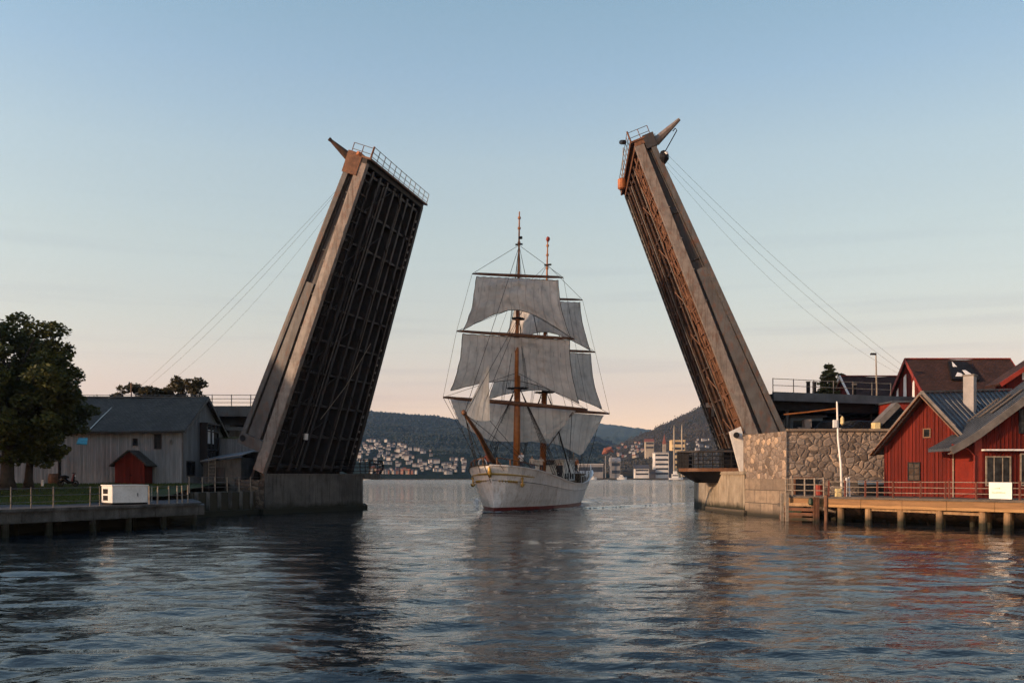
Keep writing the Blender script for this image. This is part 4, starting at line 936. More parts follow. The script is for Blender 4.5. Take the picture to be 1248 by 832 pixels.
# ---------------------------------------------------------------- the two bridge leaves
def leaf(side, C00, C10, C01, C11, Tr, Tt, label, extra):
    t = thing('bascule_leaf', label, 'bridge leaf', (C00 + C01) / 2)
    L_ = (C10 - C00).length; W = (C01 - C00).length
    def Q(s, t_, w):
        u = s / L_; v = w / W; p = (C00 * (1 - u) + C10 * u) * (1 - v) + (C01 * (1 - u) + C11 * u) * v
        d = ((C10 - C00) * (1 - v) + (C11 - C01) * v).normalized(); a = ((C01 - C00) * (1 - u) + (C11 - C10) * u).normalized()
        n = d.cross(a) * side; n.normalize()
        return p + n * t_
    def bx(m, s0, s1, t0, t1, w0, w1, u0=None, u1=None, mi=0, nseg=1):
        """box from s0..s1; t0..t1 at s0 and u0..u1 at s1"""
        u0 = t0 if u0 is None else u0; u1 = t1 if u1 is None else u1
        for k in range(nseg):
            a, b = k / nseg, (k + 1) / nseg
            sa, sb = s0 + (s1 - s0) * a, s0 + (s1 - s0) * b
            ta0, ta1, tb0, tb1 = t0 + (u0 - t0) * a, t1 + (u1 - t1) * a, t0 + (u0 - t0) * b, t1 + (u1 - t1) * b
            m.hexa([Q(sa, ta0, w0), Q(sb, tb0, w0), Q(sb, tb0, w1), Q(sa, ta0, w1), Q(sa, ta1, w0), Q(sb, tb1, w0), Q(sb, tb1, w1), Q(sa, ta1, w1)], mi)
    T = lambda s: Tr + (Tt - Tr) * s / L_
    s0 = 2.5
    # near edge girder: pale lower flange box, dark web, inclined rib, upper flange
    m = MB(); bx(m, 0, L_ - .25, .06, 1.08, -.42, .10, .06, .86)
    for k in range(9): bx(m, 1.0 + k * 2.9, 1.06 + k * 2.9, .05, 1.09 - .008 * k, -.435, -.40)
    m.build('lower_flange', 'flange', t)
    m = MB(); bx(m, s0, L_ - .3, .9, Tr - .1, -.02, .12, .8, Tt - .1); g = m.build('girder_web', 'web', t)
    m = MB()
    for k in range(5):
        s = 6 + k * 4.4
        bx(m, s, s + .1, 1.0, T(s) - .1, -.16, -.02)
    m.build('stiffener', 'web', g)
    m = MB(); bx(m, s0 - .1, L_ * .60, Tr * .43, Tr * .82, -.30, -.02, 1.22, Tr * .60); m.build('inclined_rib', 'steel', t)
    m = MB(); bx(m, s0 - .2, L_ - .3, Tr - .42, Tr, -.44, -.02, Tt - .45, Tt); bx(m, s0, L_ - .3, Tr - .62, Tr - .5, -.2, -.02, Tt - .55, Tt - .5); m.build('upper_flange', 'steel', t)
    m = MB(); bx(m, s0 - .95, s0 + .05, 1.0, Tr + .05, -.46, .1, 1.0, Tr + .02); m.build('root_plate', 'steel', t)
    m = MB(); c0 = Q(s0 - .4, Tr - .35, -.5); m.tube([c0, Q(s0 - .4, Tr - .35, .1)], .28, 12); m.build('trunnion', 'black', t)
    # far girder
    m = MB(); bx(m, 0, L_ - .25, .06, 1.5, W - .4, W + .1, .06, 1.3); bx(m, s0, L_ - .3, 1.5, Tr, W - .3, W - .1, 1.3, Tt); m.build('far_girder', 'under', t)
    # deck
    m = MB(); bx(m, -1.0, L_ - .2, 1.25, 1.42, .1, W - .4, 1.15, 1.3, nseg=3); m.build('deck_plate', 'under' if side > 0 else 'rustsun', t)
    # stringers and floor beams
    ws = extra['stringers']
    for i, w in enumerate(ws):
        m = MB(); bx(m, .2, L_ - .4, .28, 1.24, w - .05, w + .05, .28, 1.14); bx(m, .2, L_ - .4, .20, .28, w - .17, w + .17, .20, .28); m.build('stringer', 'web' if side > 0 else ('rusty' if i == 0 else 'rustsun'), t)
    nb = 9
    for k in range(nb + 1):
        s = .6 + (L_ - 1.4) * k / nb
        m = MB(); bx(m, s - .06, s + .06, .38, 1.2, .1, W - .4); bx(m, s - .09, s + .09, .31, .36, .1, W - .4); m.build('floor_beam', 'web' if side > 0 else 'rustsun', t)
    # lateral bracing: thin diagonals and pipes
    m = MB(); k = 0
    for s in np.arange(1, L_ - 4.5, 4.3):
        m.tube([Q(s, .18, .5), Q(s + 4.3, .18, W * .5)], .045, 5); m.tube([Q(s + 4.3, .18, W * .5), Q(s, .18, W - .6)], .045, 5)
    m.build('cross_bracing', 'rusty' if side < 0 else 'under', t)
    m = MB()
    for w in (W * .3, W * .62, W - 1.1): m.tube([Q(.5, .12, w), Q(L_ * .5, .1, w + .08), Q(L_ - 1, .12, w)], .05, 6)
    m.build('service_pipe', 'rail', t)
    # tip beam, knuckles
    m = MB(); bx(m, L_ - .35, L_ + .05, .1, Tt * .95, -.44, W + .1); m.build('tip_beam', 'under' if side > 0 else 'rusty', t)
    m = MB(); bx(m, L_ - (1.5 if side > 0 else .9), L_ + .3, Tt * (.35 if side > 0 else .55), Tt + .18, -.5, .7); m.build('tip_casting', 'rusty' if side > 0 else 'web', t)
    m = MB(); bx(m, L_ + .05, L_ + .2, -.2, Tt, -.5, W + .35); m.build('tip_walkway', 'rusty', t)
    # tip railing
    rl = MB(); n = 11
    for i in range(n + 1):
        w = -.4 + (W + .6) * i / n; p = MB(); p.tube([Q(L_ + .1, -.12, w), Q(L_ + 1.15, -.12, w)], .035 if i else .08, 6); p.build('railing_post', 'rail' if i else 'rusty', t)
    for h_ in (.35, .7, 1.12):
        p = MB(); p.tube([Q(L_ + h_, -.12, -.4), Q(L_ + h_ - .02, -.12, W / 2), Q(L_ + h_, -.12, W + .2)], .028, 5); p.build('railing_bar', 'rail', t)
    for tt in (Tt * .45, Tt * .95):
        p = MB(); p.tube([Q(L_ + .1, tt, -.4), Q(L_ + 1.0, tt, -.4)], .035, 6); p.build('railing_post', 'rusty', t)
    for h_ in (.5, 1.0):
        p = MB(); p.tube([Q(L_ + h_, -.12, -.4), Q(L_ + h_, Tt * .95, -.4)], .03, 5); p.build('railing_bar', 'rail', t)
    # little brackets along the edge
    for s in np.arange(1.5, L_ - 1, 1.15):
        m = MB(); bx(m, s, s + .09, -.02, .35, .1, 1.5 if side > 0 else 2.5); m.build('edge_bracket', 'rusty' if side < 0 else 'under', t)
    r = random.Random(9); m = MB()             # conduits and cable runs along the edge bay
    for w in (.35, .6, .95, 1.4, 1.9, 2.9, 3.7):
        pts = []; s = 1.0
        while s < L_ - .8: pts.append(Q(s, r.uniform(.0, .22), w + r.uniform(-.16, .16))); s += r.uniform(.5, 1.6)
        m.tube(pts, r.choice((.035, .05, .07)), 5)
    m.build('conduit_run', 'rusty' if side < 0 else 'under', t)
    # splice plates with bolt heads on the pale flange
    for k in range(4):
        s = 4.2 + k * 5.6; m = MB(); bx(m, s, s + .75, .10, 1.0 - .05 * k, -.45, -.42)
        for a in range(4):
            for b_ in range(4): bx(m, s + .08 + a * .18, s + .12 + a * .18, .17 + b_ * .2, .21 + b_ * .2, -.47, -.45)
        m.build('splice_plate', 'flange', t)
    m = MB()
    r = random.Random(4)
    for s in np.arange(2.0, L_ - 1, .75):
        if r.random() < .8: bx(m, s, s + .22, .02, .16, W - 1.05, W - .75)
    m.build('clip_row', 'rail', t)
    return t, Q, L_, W
CL = [P(324.5, 577, 77.0), P(451.5, 197, 74.4), P(430, 578, 90.3), P(517, 250, 87.7)]
tl, QL, LL, WL = leaf(1, CL[0], CL[1], CL[2], CL[3], 3.35, 1.75, 'raised steel bascule bridge leaf on the left showing its dark ribbed underside', dict(stringers=[1.7, 3.4, 5.1, 6.9, 8.7, 10.4, 12.1]))
CR = [P(925, 575, 79.0), P(771, 177, 79.5), P(884, 575, 92.8), P(759.5, 237, 93.3)]
tr_, QR, LR, WR = leaf(-1, CR[0], CR[1], CR[2], CR[3], 3.35, 1.75, 'raised steel bascule bridge leaf on the right seen from its side', dict(stringers=[2.6, 4.6, 6.6, 8.6, 10.4, 12.2]))
def leaf_extras():
    # locking arms on the tips
    a = QL(LL - .2, 1.9, .2); b = P(403, 171, 74.4)
    m = MB(); m.tube([a, a.lerp(b, .12), b], [.42, .38, .13], 8); m.tube([b, b + (b - a).normalized() * .18], .17, 8); m.build('locking_arm', 'rustsun', tl)
    a = QR(LR - .4, 2.0, .2); b = P(828, 145.5, 79.3)
    m = MB(); m.tube([a, a.lerp(b, .15), b], [.42, .38, .15], 8); m.build('locking_arm', 'flange', tr_)
    m = MB(); m.tube([P(811, 184, 79.3), P(825, 159, 79.3), P(823, 156.5, 79.3), P(820, 160, 79.3)], .05, 6); m.build('arm_stay', 'black', tr_)
    m = MB(); p = P(809, 194, 79.1); m.tube([p + Vector((-.1, 0, .7)), p + Vector((0, 0, .35)), p, p + Vector((-.05, 0, -.4))], [.2, .42, .45, .2], 10); m.build('sheave', 'black', tr_)
    m = MB(); m.tube([P(811, 186, 78.9), P(812, 189, 78.9)], .22, 8); m.build('lamp', 'hullw', tr_)
    # left side frame and buffer on the right leaf
    m = MB(); m.tube([P(789.5, 173, 79.3), P(798, 163, 79.3), P(799.5, 180, 79.3), P(791, 181, 79.3), P(789.5, 173, 79.3)], .05, 5); m.build('tip_frame', 'rail', tr_)
    m = MB(); m.tube([P(759.5, 180, 86), P(758.5, 222, 86)], .045, 5); m.build('hanger_rod', 'rail', tr_)
    m = MB(); p = P(758, 224.5, 86); m.tube([p + Vector((0, 0, .55)), p + Vector((0, 0, .42)), p + Vector((0, 0, -.4)), p + Vector((0, 0, -.52))], [.22, .40, .40, .24], 12); m.build('buffer', 'orange', tr_)
    m = MB(); m.tube([P(757, 173.5, 82), P(761, 173.5, 80)], .2, 8); m.build('end_light', 'black', tr_)
    # pale hinge plate at the root of the right leaf
    m = MB(); pts = [P(889, 526, 78.5), P(903, 519.5, 78.5), P(910, 546, 78.5), P(907, 549, 78.5), P(911, 557, 78.5), P(911, 575, 78.5), P(902, 575, 78.5)]
    m.plate(pts, -.25); m.build('hinge_plate', 'white', tr_)
    m = MB(); m.tube([P(897.5, 530, 78.6), P(897.5, 530, 78.1)], .26, 14); m.build('hinge_pin', 'black', tr_)
    # diagonal cable on left underside
    m = MB(); m.tube([QL(5.2, .0, 5.6) , QL(8.6, -.05, 8.2), QL(13.0, -.05, 10.6)], .03, 5); m.build('slack_cable', 'railw', tl)
    m = MB(); q = QL(3.2, .05, 4.3); m.tube([q, q + Vector((.05, 0, .55))], .2, 8); m.build('work_lamp', 'hullw', tl)
    # brown rod framing beside the left arm
    m = MB(); m.tube([P(437, 190, 74.2), P(438.5, 186, 74.2)], .25, 8); m.build('warning_lamp', 'orange', tl)
leaf_extras()
def cable(p, q, sag, label, r=.010, group='backstay cables of the bridge leaves'):
    m = MB(); n = 14; m.tube([p.lerp(q, i / n) - Vector((0, 0, 4 * sag * (i / n) * (1 - i / n))) for i in range(n + 1)], r, 5)
    tag(m.build('backstay_cable', 'rope', loc=p), label, 'cable', group)
aL = Vector((-43.6, 106, 0))
cable(P(424, 217, 74.5), P(172, 470, 104), .5, 'upper one of the three thin cables running down from the left leaf tip')
cable(P(421, 222, 74.5), P(179, 472, 104), .9, 'middle one of the three thin cables running down from the left leaf tip')
cable(P(417, 238, 76), P(206, 466, 104), 1.2, 'lowest and faintest of the three thin cables behind the left leaf', .008)
cable(P(812, 187, 79), P(1103, 447, 88.3), .7, 'topmost thin cable running from the right leaf tip to the brown roofed house')
cable(P(811, 196, 79), P(1099, 452, 88.3), .9, 'middle thin cable between the right leaf tip and the brown roofed house')
cable(P(812, 203, 79), P(1097, 456, 88.3), 1.9, 'lowest sagging thin cable between the right leaf tip and the brown roofed house', .008)

# ---------------------------------------------------------------- right pier, masonry and terrace
def right_pier():
    t = thing('bridge_pier', 'streaked concrete pier with a sunlit corner under the right bridge leaf', 'pier', (20, 82, 0))
    foot = [(18.35, 84.6), (18.75, 79.2), (19.35, 75.7), (21.5, 76.5), (30, 78.4), (30, 96), (19.2, 96)]
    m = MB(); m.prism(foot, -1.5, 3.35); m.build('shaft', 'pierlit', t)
    m = MB(); m.prism([(18.22, 84.7), (18.62, 79.2), (19.2, 75.58), (19.9, 75.55), (20.2, 78), (19.2, 86)], 3.354, 3.62); m.build('coping', 'pierlit', t)
    m = MB(); m.prism([(18.0, 84.9), (18.45, 79.1), (19.15, 75.2), (20, 75.3), (20, 86)], -1.5, .38); m.build('footing', 'ashlar', t)
right_pier()
def masonry_block():
    t = thing('stone_wall', 'high rubble stone wall beside the right leaf with dressed blocks at its foot', 'wall', (28, 70, 0))
    f = [(19.45, 75.6), (20.85, 69.2), (46, 69.2), (46, 72.5), (27.6, 78.3), (19.9, 78.3)]
    m = MB(); m.prism([(f[0][0], f[0][1]), (f[1][0], f[1][1]), (46, 69.2), (46, 74), (27.6, 78.3), (19.9, 78.3)], 3.0, 6.62); m.build('rubble_wall', 'rubble', t)
    m = MB(); m.prism([(19.36, 75.58), (20.78, 69.1), (22.0, 69.1), (22.0, 70), (21, 78.2), (19.8, 78.3)], -1.5, 2.995); m.build('block_base', 'ashlar', t)
    m = MB(); m.prism([(22.0, 69.2), (46, 69.2), (46, 70), (22.0, 70)], -1.5, 2.99); m.build('lower_wall', 'rubble', t)
    m = MB(); m.prism([(20.75, 69.02), (46, 69.02), (46, 69.7), (21.0, 69.7)], 6.624, 6.80); m.build('coping', 'ashlar', t)
    m = MB(); m.beam(Vector((20.86, 69.16, .6)), Vector((20.86, 69.16, 6.6)), .10, .06); m.build('corner_pipe', 'cap', t)
    m = MB(); m.prism([(19.5, 76.8), (21.0, 77.2), (21.0, 78.3), (19.8, 78.25)], 6.624, 6.78); m.build('cap_stone', 'ashlar', t)
masonry_block()
m = MB(); m.prism([(24.5, 79.0), (28.6, 78.31), (46.1, 74.2), (46.1, 69.8), (120, 69.8), (240, 120), (60, 128), (30, 108), (26.5, 98)], -2, 6.60); tag(m.build('terrace_ground', 'gravel'), kind='structure')
m = MB(); m.prism([(29, 69.1), (29.2, 66.8), (34, 60), (34, 46), (36, 40), (160, 40), (160, 69.6), (46.2, 69.6), (46.2, 69.1)], -2, 1.60); tag(m.build('yard_ground', 'gravel'), kind='structure')

def balcony():
    t = thing('pier_balcony', 'dark rounded steel balcony projecting over the water from the right pier', 'balcony', (17, 82, 3.4))
    Y0 = 81.0; cx, cy = 17.0, 83.6
    arc = [(cx + 1.75 * math.cos(a), cy + 2.6 * math.sin(a)) for a in np.linspace(1.5 * math.pi, .5 * math.pi, 14)]
    fl = arc + [(20.6, 86.0), (20.6, 80.2)]
    fl[0] = (17.0, 80.95)
    m = MB(); m.prism(fl, 3.62, 3.92); m.build('floor', 'spar', t)
    m = MB(); inner = [(16.3 + 0, 82), (19.2, 81.2), (19.2, 86), (16.3, 85)]
    n = len(fl); c = Vector((18.4, 83.6, 2.55))
    low = [(c.x + (x - c.x) * (.48), c.y + (y - c.y) * .55) for x, y in fl]
    m.add([(x, y, 3.615) for x, y in fl] + [(x, y, 2.6) for x, y in low], [tuple(range(n, 2 * n))] + [(i, n + i, n + (i + 1) % n, (i + 1) % n) for i in range(n)]); m.build('underside', 'black', t)
    pts = [Vector((20.2, 80.3, 3.92))] + [Vector((x, y, 3.92)) for x, y in arc]
    # dark solid apron round the nose
    m = MB(); k0 = 4
    for a, b in zip(pts[k0:-1], pts[k0 + 1:]):
        m.hexa([a, b, b + Vector((.05, 0, 0)), a + Vector((.05, 0, 0)), a + Vector((0, 0, 1.3)), b + Vector((0, 0, 1.3)), b + Vector((.05, 0, 1.3)), a + Vector((.05, 0, 1.3))])
    m.build('nose_plate', 'black', t)
    for i, p in enumerate(pts[:-2]):
        m = MB(); m.tube([p, p + Vector((0, 0, 1.45))], .05, 6); m.build('post', 'black', t)
    for x in (17.8, 18.6, 19.4):
        p = Vector((x, 80.95 - (x - 17) * .2, 3.92)); m = MB(); m.tube([p, p + Vector((0, 0, 1.5))], .05, 6); m.build('post', 'black', t)
    for h_ in (.35, .7, 1.05):
        m = MB(); m.tube([p + Vector((0, 0, h_)) for p in pts[:-3]], .04, 5); m.build('rail', 'black', t)
    m = MB(); m.tube([pts[0] + Vector((1.0, -.3, 1.75))] + [p + Vector((0, 0, 1.48)) for p in pts], .10, 7); m.build('top_rail', 'web', t)
    m = MB(); m.box(18.9, 20.5, 81.2, 83.2, 3.9, 5.7); m.box(18.5, 20.4, 81.0, 81.15, 5.3, 5.45); m.box(18.5, 20.4, 81.0, 81.15, 4.9, 5.0); m.build('winch_housing', 'black', t)
balcony()

def approach_right():
    t = thing('approach_viaduct', 'dark edged raised road running from the right leaf behind the red houses', 'viaduct', (30, 84, 6.6))
    A = Vector((23.0, 80.0, 0)); B = Vector((60, 93.5, 0)); n = Vector((-(B - A).y, (B - A).x, 0)).normalized()
    def strip(o0, o1, z0, z1, name, mt, s=0.):
        a, b = A + n * o0, B + n * o0; c, d = B + n * o1, A + n * o1
        m = MB(); m.prism([(a.x, a.y), (b.x, b.y), (c.x, c.y), (d.x, d.y)], z0, z1); return m.build(name, mt, t)
    strip(.25, 11, 10.0, 10.45, 'deck', 'web'); strip(0, .22, 9.85, 10.62, 'fascia', 'metalroofd')
    for o_ in (.9, 5, 9.5): strip(o_, o_ + .5, 9.05, 9.99, 'girder', 'black')
    for u in (.06, .30, .46, .72):
        p = A.lerp(B, u) + n * 1.3; m = MB(); m.tube([Vector((p.x, p.y, 6.5)), Vector((p.x, p.y, 9.05))], .16, 10); m.build('column', 'steel' if u < .1 else 'black', t)
    for u in (.3, .46):
        p = A.lerp(B, u) + n * 6; m = MB(); m.box(p.x - .5, p.x + .5, p.y - 2, p.y + 2, 6.5, 9.05); m.build('column', 'black', t)
    a, b = A + n * .1 + Vector((0, 0, 10.62)), A.lerp(B, .33) + n * .1 + Vector((0, 0, 10.62))
    railing('parapet_railing', 'thin railing on the raised road just right of the right leaf', [a, b], 1.15, 2, .04, .03, 2.1, 'rail', 'railw')
    for k, (u, lab) in enumerate(((.105, 'dark signal cabinet on the raised road, nearest to the leaf'), (.122, 'thin dark signal cabinet right beside the wider one on the raised road'), (.235, 'dark signal cabinet standing alone on the raised road near the conifer'))):
        p = A.lerp(B, u) + n * .6 + Vector((0, 0, 10.45)); tt = thing('signal_cabinet', lab, 'cabinet', p, 'signal cabinets on the raised road')
        m = MB(); m.box(p.x - .13, p.x + .13, p.y - .15, p.y + .15, p.z, p.z + 1.2 - .1 * (k == 2)); m.build('body', 'black', tt)
        m = MB(); m.box(p.x - .17, p.x + .17, p.y - .19, p.y + .19, p.z + 1.2 - .1 * (k == 2), p.z + 1.27); m.build('cap', 'rail', tt)
approach_right()

def red_gable_house(name, label, x0, x1, y0, y1, z0, ze, zr, ridge, wallm, roofm, ov=.5, gov=.4):
    """plain gabled house with the ridge along X ('x') or Y ('y')"""
    t = thing(name, label, 'house', ((x0 + x1) / 2, (y0 + y1) / 2, z0))
    if ridge == 'x':
        gable_house_x(t, x0, x1, y0, y1, z0, ze, zr, wallm, roofm, ov, .16, None, 'redtrim', gov, .16)
    return t
def brown_house():
    t = red_gable_house('red_house', 'red house with a big brown roof standing highest behind the blue grey roof', 38.3, 47.8, 84, 92, 6.5, 10.6, 14.35, 'x', 'redboards', 'brownroof', .5, .35)
    x = 38.25
    m = MB()
    for (y0, y1, z0, z1) in ((86.4, 86.9, 10.6, 12.4), (88.2, 88.9, 10.2, 13.1), (90.0, 90.5, 10.4, 11.9)): m.hexa([(x - .05, y0, z0), (x, y0, z0), (x, y1, z0 + .2), (x - .05, y1, z0 + .2), (x - .05, y0 + .1, z1), (x, y0 + .1, z1), (x, y1 - .1, z1 - .3), (x - .05, y1 - .1, z1 - .3)])
    m.build('peeled_patch', 'hullw', t)
    # dark roof window with pale panes, on the front slope
    sl = (14.35 - 10.6) / 4.0
    def RP(xx, yy, up): z = 10.6 + (yy - 84) * sl + .25; n = Vector((0, -sl, 1)).normalized(); return Vector((xx, yy, z)) + n * up
    m = MB(); a, b = 41.2, 43.6; m.hexa([RP(a, 85.4, 0), RP(b + .2, 85.3, 0), RP(b, 87.3, 0), RP(a + .6, 87.4, 0), RP(a, 85.4, .25), RP(b + .2, 85.3, .25), RP(b, 87.3, .25), RP(a + .6, 87.4, .25)]); w = m.build('roof_window', 'black', t)
    m = MB(); m.plate([RP(41.6, 85.6, .3), RP(42.5, 85.6, .3), RP(42.3, 85.95, .3), RP(42.0, 86.05, .3)], .03); m.plate([RP(42.7, 85.7, .3), RP(43.3, 85.75, .3), RP(42.9, 86.3, .3), RP(42.6, 86.3, .3)], .03); m.plate([RP(41.9, 86.7, .3), RP(42.3, 86.7, .3), RP(42.1, 87.3, .3)], .03); m.build('pane', 'whiteplain', w)
brown_house()
def brown_house_b():
    t = red_gable_house('red_house', 'small red house with a low brown roof left behind the lamp post', 36.4, 45, 96.5, 103.5, 6.5, 11.0, 14.0, 'x', 'redboards', 'brownroof', .4, .3)
    m = MB()
    for ye in (96.1, 103.9): m.beam((36.0, ye, 10.85), (36.0, 100, 14.15), .08, .3)
    m.build('white_bargeboard', 'whiteplain', t)
    t = thing('red_shed', 'flat roofed red shed standing under the raised road', 'shed', (37, 87, 6.6))
    m = MB(); m.box(33.5, 37.5, 92, 96, 6.55, 9.0); m.build('wall', 'redpanel', t)
    m = MB(); m.box(33.2, 37.8, 91.7, 96.3, 9.004, 9.2); m.build('roof', 'cap', t)
    m = MB(); m.box(34.4, 35.4, 91.95, 92.02, 6.6, 8.6); m.build('door', 'black', t)
    t = thing('red_annex', 'bright red annex wall below the brown roofed house, left of the blue grey roof', 'house', (36, 83, 6.6))
    m = MB(); m.box(34.0, 38.2, 81.2, 84.5, 6.55, 9.75); m.build('wall', 'redpanel', t)
    m = MB(); m.box(33.8, 38.4, 80.9, 84.7, 9.754, 9.9); m.build('roof', 'metalroofd', t)
    t = thing('stair_roof', 'dark sloping stair roof with a cream foot beside the red annex', 'stair', P(1072, 522, 77))
    m = MB(); a, b = P(1068, 517, 76), P(1092, 493, 76); m.beam(a, b, 1.2, .5, h2=.45); m.build('slope', 'cap', t)
    m = MB(); m.box(P(1064, 0, 75.6).x, P(1070.5, 0, 75.6).x, 75.2, 76, 6.55, P(0, 515, 75.6).z); m.build('foot', 'yellow', t)
    m = MB(); a, b = P(1076, 521, 76.8), P(1098, 500, 76.8); m.beam(a, b, 1.0, .9); m.build('stringer', 'black', t)
brown_house_b()
def kiosk():
    t = thing('glass_kiosk', 'blue grey glazed kiosk under the raised road beside the leaf root', 'kiosk', (25.8, 84, 6.6))
    m = MB(); m.box(25.6, 28.6, 83.8, 87, 6.55, 8.6); m.build('body', 'kiosk', t)
    m = MB(); m.box(25.3, 28.9, 83.5, 87.2, 8.604, 8.75); m.build('roof', 'web', t)
    m = MB(); m.box(25.9, 27.1, 83.75, 83.82, 6.9, 8.3); m.box(27.3, 28.4, 83.75, 83.82, 6.9, 8.3); m.build('window', 'glass', t)
    m = MB(); m.tube([P(955, 505, 78.9), P(985, 502, 79.1), P(1020, 497.5, 79.3)], .07, 6); tag(m.build('barrier_pole', 'varnish', loc=P(955, 505, 78.9)), 'long thin orange barrier arm above the stone wall', 'barrier')
    m = MB(); c = P(985, 523, 80); 
    p = thing('traffic_pillar', 'pinkish brick pillar stub behind the stone wall at the kiosk', 'pillar', c)
    m.box(c.x - .9, c.x + .2, 80, 80.8, 6.55, 7.5); m.box(c.x - .3, c.x + .3, 80, 80.8, 7.5, 8.2); m.build('body', 'flange', p)
kiosk()
def car(c, rz, label, name='parked_car', mt='carpaint'):
    t = thing(name, label, 'car', c); t.rotation_euler = (0, 0, rz)
    prof = [(-2.1, .35), (-2.15, .85), (-1.9, 1.0), (-1.35, 1.5), (.35, 1.52), (1.0, 1.02), (2.0, .9), (2.15, .6), (2.1, .3)]
    def lm(m, name_, mt_, **k):
        o = MB.build(m, name_, mt_, None, (0, 0, 0), **k); o.parent = t; return o
    m = MB(); ys_ = [(-.85, .92), (-.8, 1.0), (0, 1.03), (.8, 1.0), (.85, .92)]; n = len(prof)
    for y, s in ys_: m.v += [(x * (s if i not in (0, 8) else 1), y, .3 + (z - .3) * s) for i, (x, z) in enumerate(prof)]
    for k in range(len(ys_) - 1):
        for i in range(n): m.f.append((k * n + i, k * n + (i + 1) % n, (k + 1) * n + (i + 1) % n, (k + 1) * n + i)); m.m.append(0)
    m.f += [tuple(reversed(range(n))), tuple(range((len(ys_) - 1) * n, len(ys_) * n))]; m.m += [0, 0]
    lm(m, 'body', mt, smooth=False)
    for x in (-1.3, 1.35):
        for y in (-.82, .82):
            m = MB(); m.tube([(x, y - .1, .32), (x, y + .1, .32)], .32, 14); w = lm(m, 'wheel', 'rubber')
            m = MB(); m.tube([(x, y - .115, .32), (x, y + .115, .32)], .17, 10); r = MB.build(m, 'rim', 'railw', None, (0, 0, 0)); r.parent = w
    m = MB(); m.add([(-1.25, -.845, 1.02), (.75, -.845, 1.02), (.3, -.80, 1.40), (-1.1, -.80, 1.40)], [(0, 1, 2, 3)]); m.add([(-1.25, .845, 1.02), (.75, .845, 1.02), (.3, .80, 1.40), (-1.1, .80, 1.40)], [(3, 2, 1, 0)]); lm(m, 'side_window', 'glass')
    m = MB(); m.add([(1.06, -.7, 1.06), (1.06, .7, 1.06), (.46, .65, 1.5), (.46, -.65, 1.5)], [(0, 1, 2, 3)]); lm(m, 'windscreen', 'glass')
    for y in (-.6, .6):
        m = MB(); m.box(2.02, 2.17, y - .15, y + .15, .62, .78); lm(m, 'headlight', 'whiteplain')
    return t
c = P(1010, 0, 82); car(Vector((c.x, 82, 6.6)), R(15), 'dark car parked under the raised road, the left one above the stone wall')
c = P(1042, 0, 81); car(Vector((c.x, 81, 6.6)), R(200), 'dark car parked under the raised road beside the cream stair foot')
conifer(Vector((35.5, 102, 6.5)), 9.4, 3.0, 'conifer behind the raised road between the leaf and the brown roofs', 2, size=.15)
conifer(Vector((38.0, 105, 6.5)), 8.6, 2.0, 'shorter conifer top just right of the taller one', 6, size=.15)
def lamp_post():
    p = P(1068.5, 484, 84); t = thing('street_lamp', 'slim street lamp on the raised road in front of the brown roof', 'street lamp', Vector((p.x, 84, 10.4)))
    m = MB(); m.tube([Vector((p.x, 84, 10.4)), P(1067.5, 431, 84)], [.09, .05], 7); m.build('pole', 'railw', t)
    m = MB(); m.tube([P(1067.5, 431, 84), P(1065, 430.5, 84)], [.05, .04], 6); m.build('arm', 'rail', t)
    a = P(1064.5, 431.3, 84); m = MB(); m.box(a.x - .25, a.x + .22, 83.85, 84.15, a.z - .08, a.z + .08); m.build('lamp_head', 'black', t)
lamp_post()
def far_right_house():
    t = thing('red_house', 'red gabled house cut by the right edge with a white trimmed attic window', 'house', (46, 78, 6.6))
    x0, x1, xm = 41.0, 53.4, 47.2; ze, zr, y0, y1 = 11.2, 15.3, 75.5, 77.2
    m = MB(); prof = [(x0, 6.5), (x1, 6.5), (x1, ze), (xm, zr), (x0, ze)]; v = [(a, y0, b) for a, b in prof] + [(a, y1, b) for a, b in prof]
    m.add(v, [(0, 1, 2, 3, 4), (9, 8, 7, 6, 5), (1, 6, 7, 2), (4, 9, 5, 0)]); m.build('wall', 'redboards', t)
    sl = (zr - ze) / (xm - x0)
    m = MB(); m.plate([(x0 - .8, y0 - .6, ze - .8 * sl), (xm, y0 - .6, zr), (xm, y1, zr), (x0 - .8, y1, ze - .8 * sl)], -.18); m.plate([(xm, y0 - .6, zr), (x1 + .8, y0 - .6, ze - .8 * sl), (x1 + .8, y1, ze - .8 * sl), (xm, y1, zr)], -.18); r = m.build('roof', 'brownroof', t)
    m = MB(); m.beam((x0 - .8, y0 - .62, ze - .8 * sl + .05), (xm, y0 - .62, zr + .05), .08, .35); m.build('bargeboard', 'redtrim', r)
    window_y(t, 42.3, 43.1, 11.2, 12.0, y0 - .02, 1, 1, 'whiteplain', .12)
    m = MB(); cx, cy = 43.2, 73.0
    n = 14; rings = [(1.9, 8.6), (1.75, 9.9), (1.2, 10.9), (.4, 11.5)]
    for r_, z in rings: m.v += [(cx + r_ * math.cos(6.283 * k / n), cy + r_ * math.sin(6.283 * k / n), z) for k in range(n)]
    for i in range(3):
        for k in range(n): m.f.append((i * n + k, i * n + (k + 1) % n, (i + 1) * n + (k + 1) % n, (i + 1) * n + k)); m.m.append(0)
    m.f.append(tuple(3 * n + k for k in range(n))); m.m.append(0); m.tube([(cx, cy, 6.5), (cx, cy, 8.6)], 1.7, 14)
    tag(m.build('round_tank', 'metalroofd', loc=(cx, cy, 6.6)), 'grey domed sheet metal tank below the red gable at the right edge', 'tank')
far_right_house()

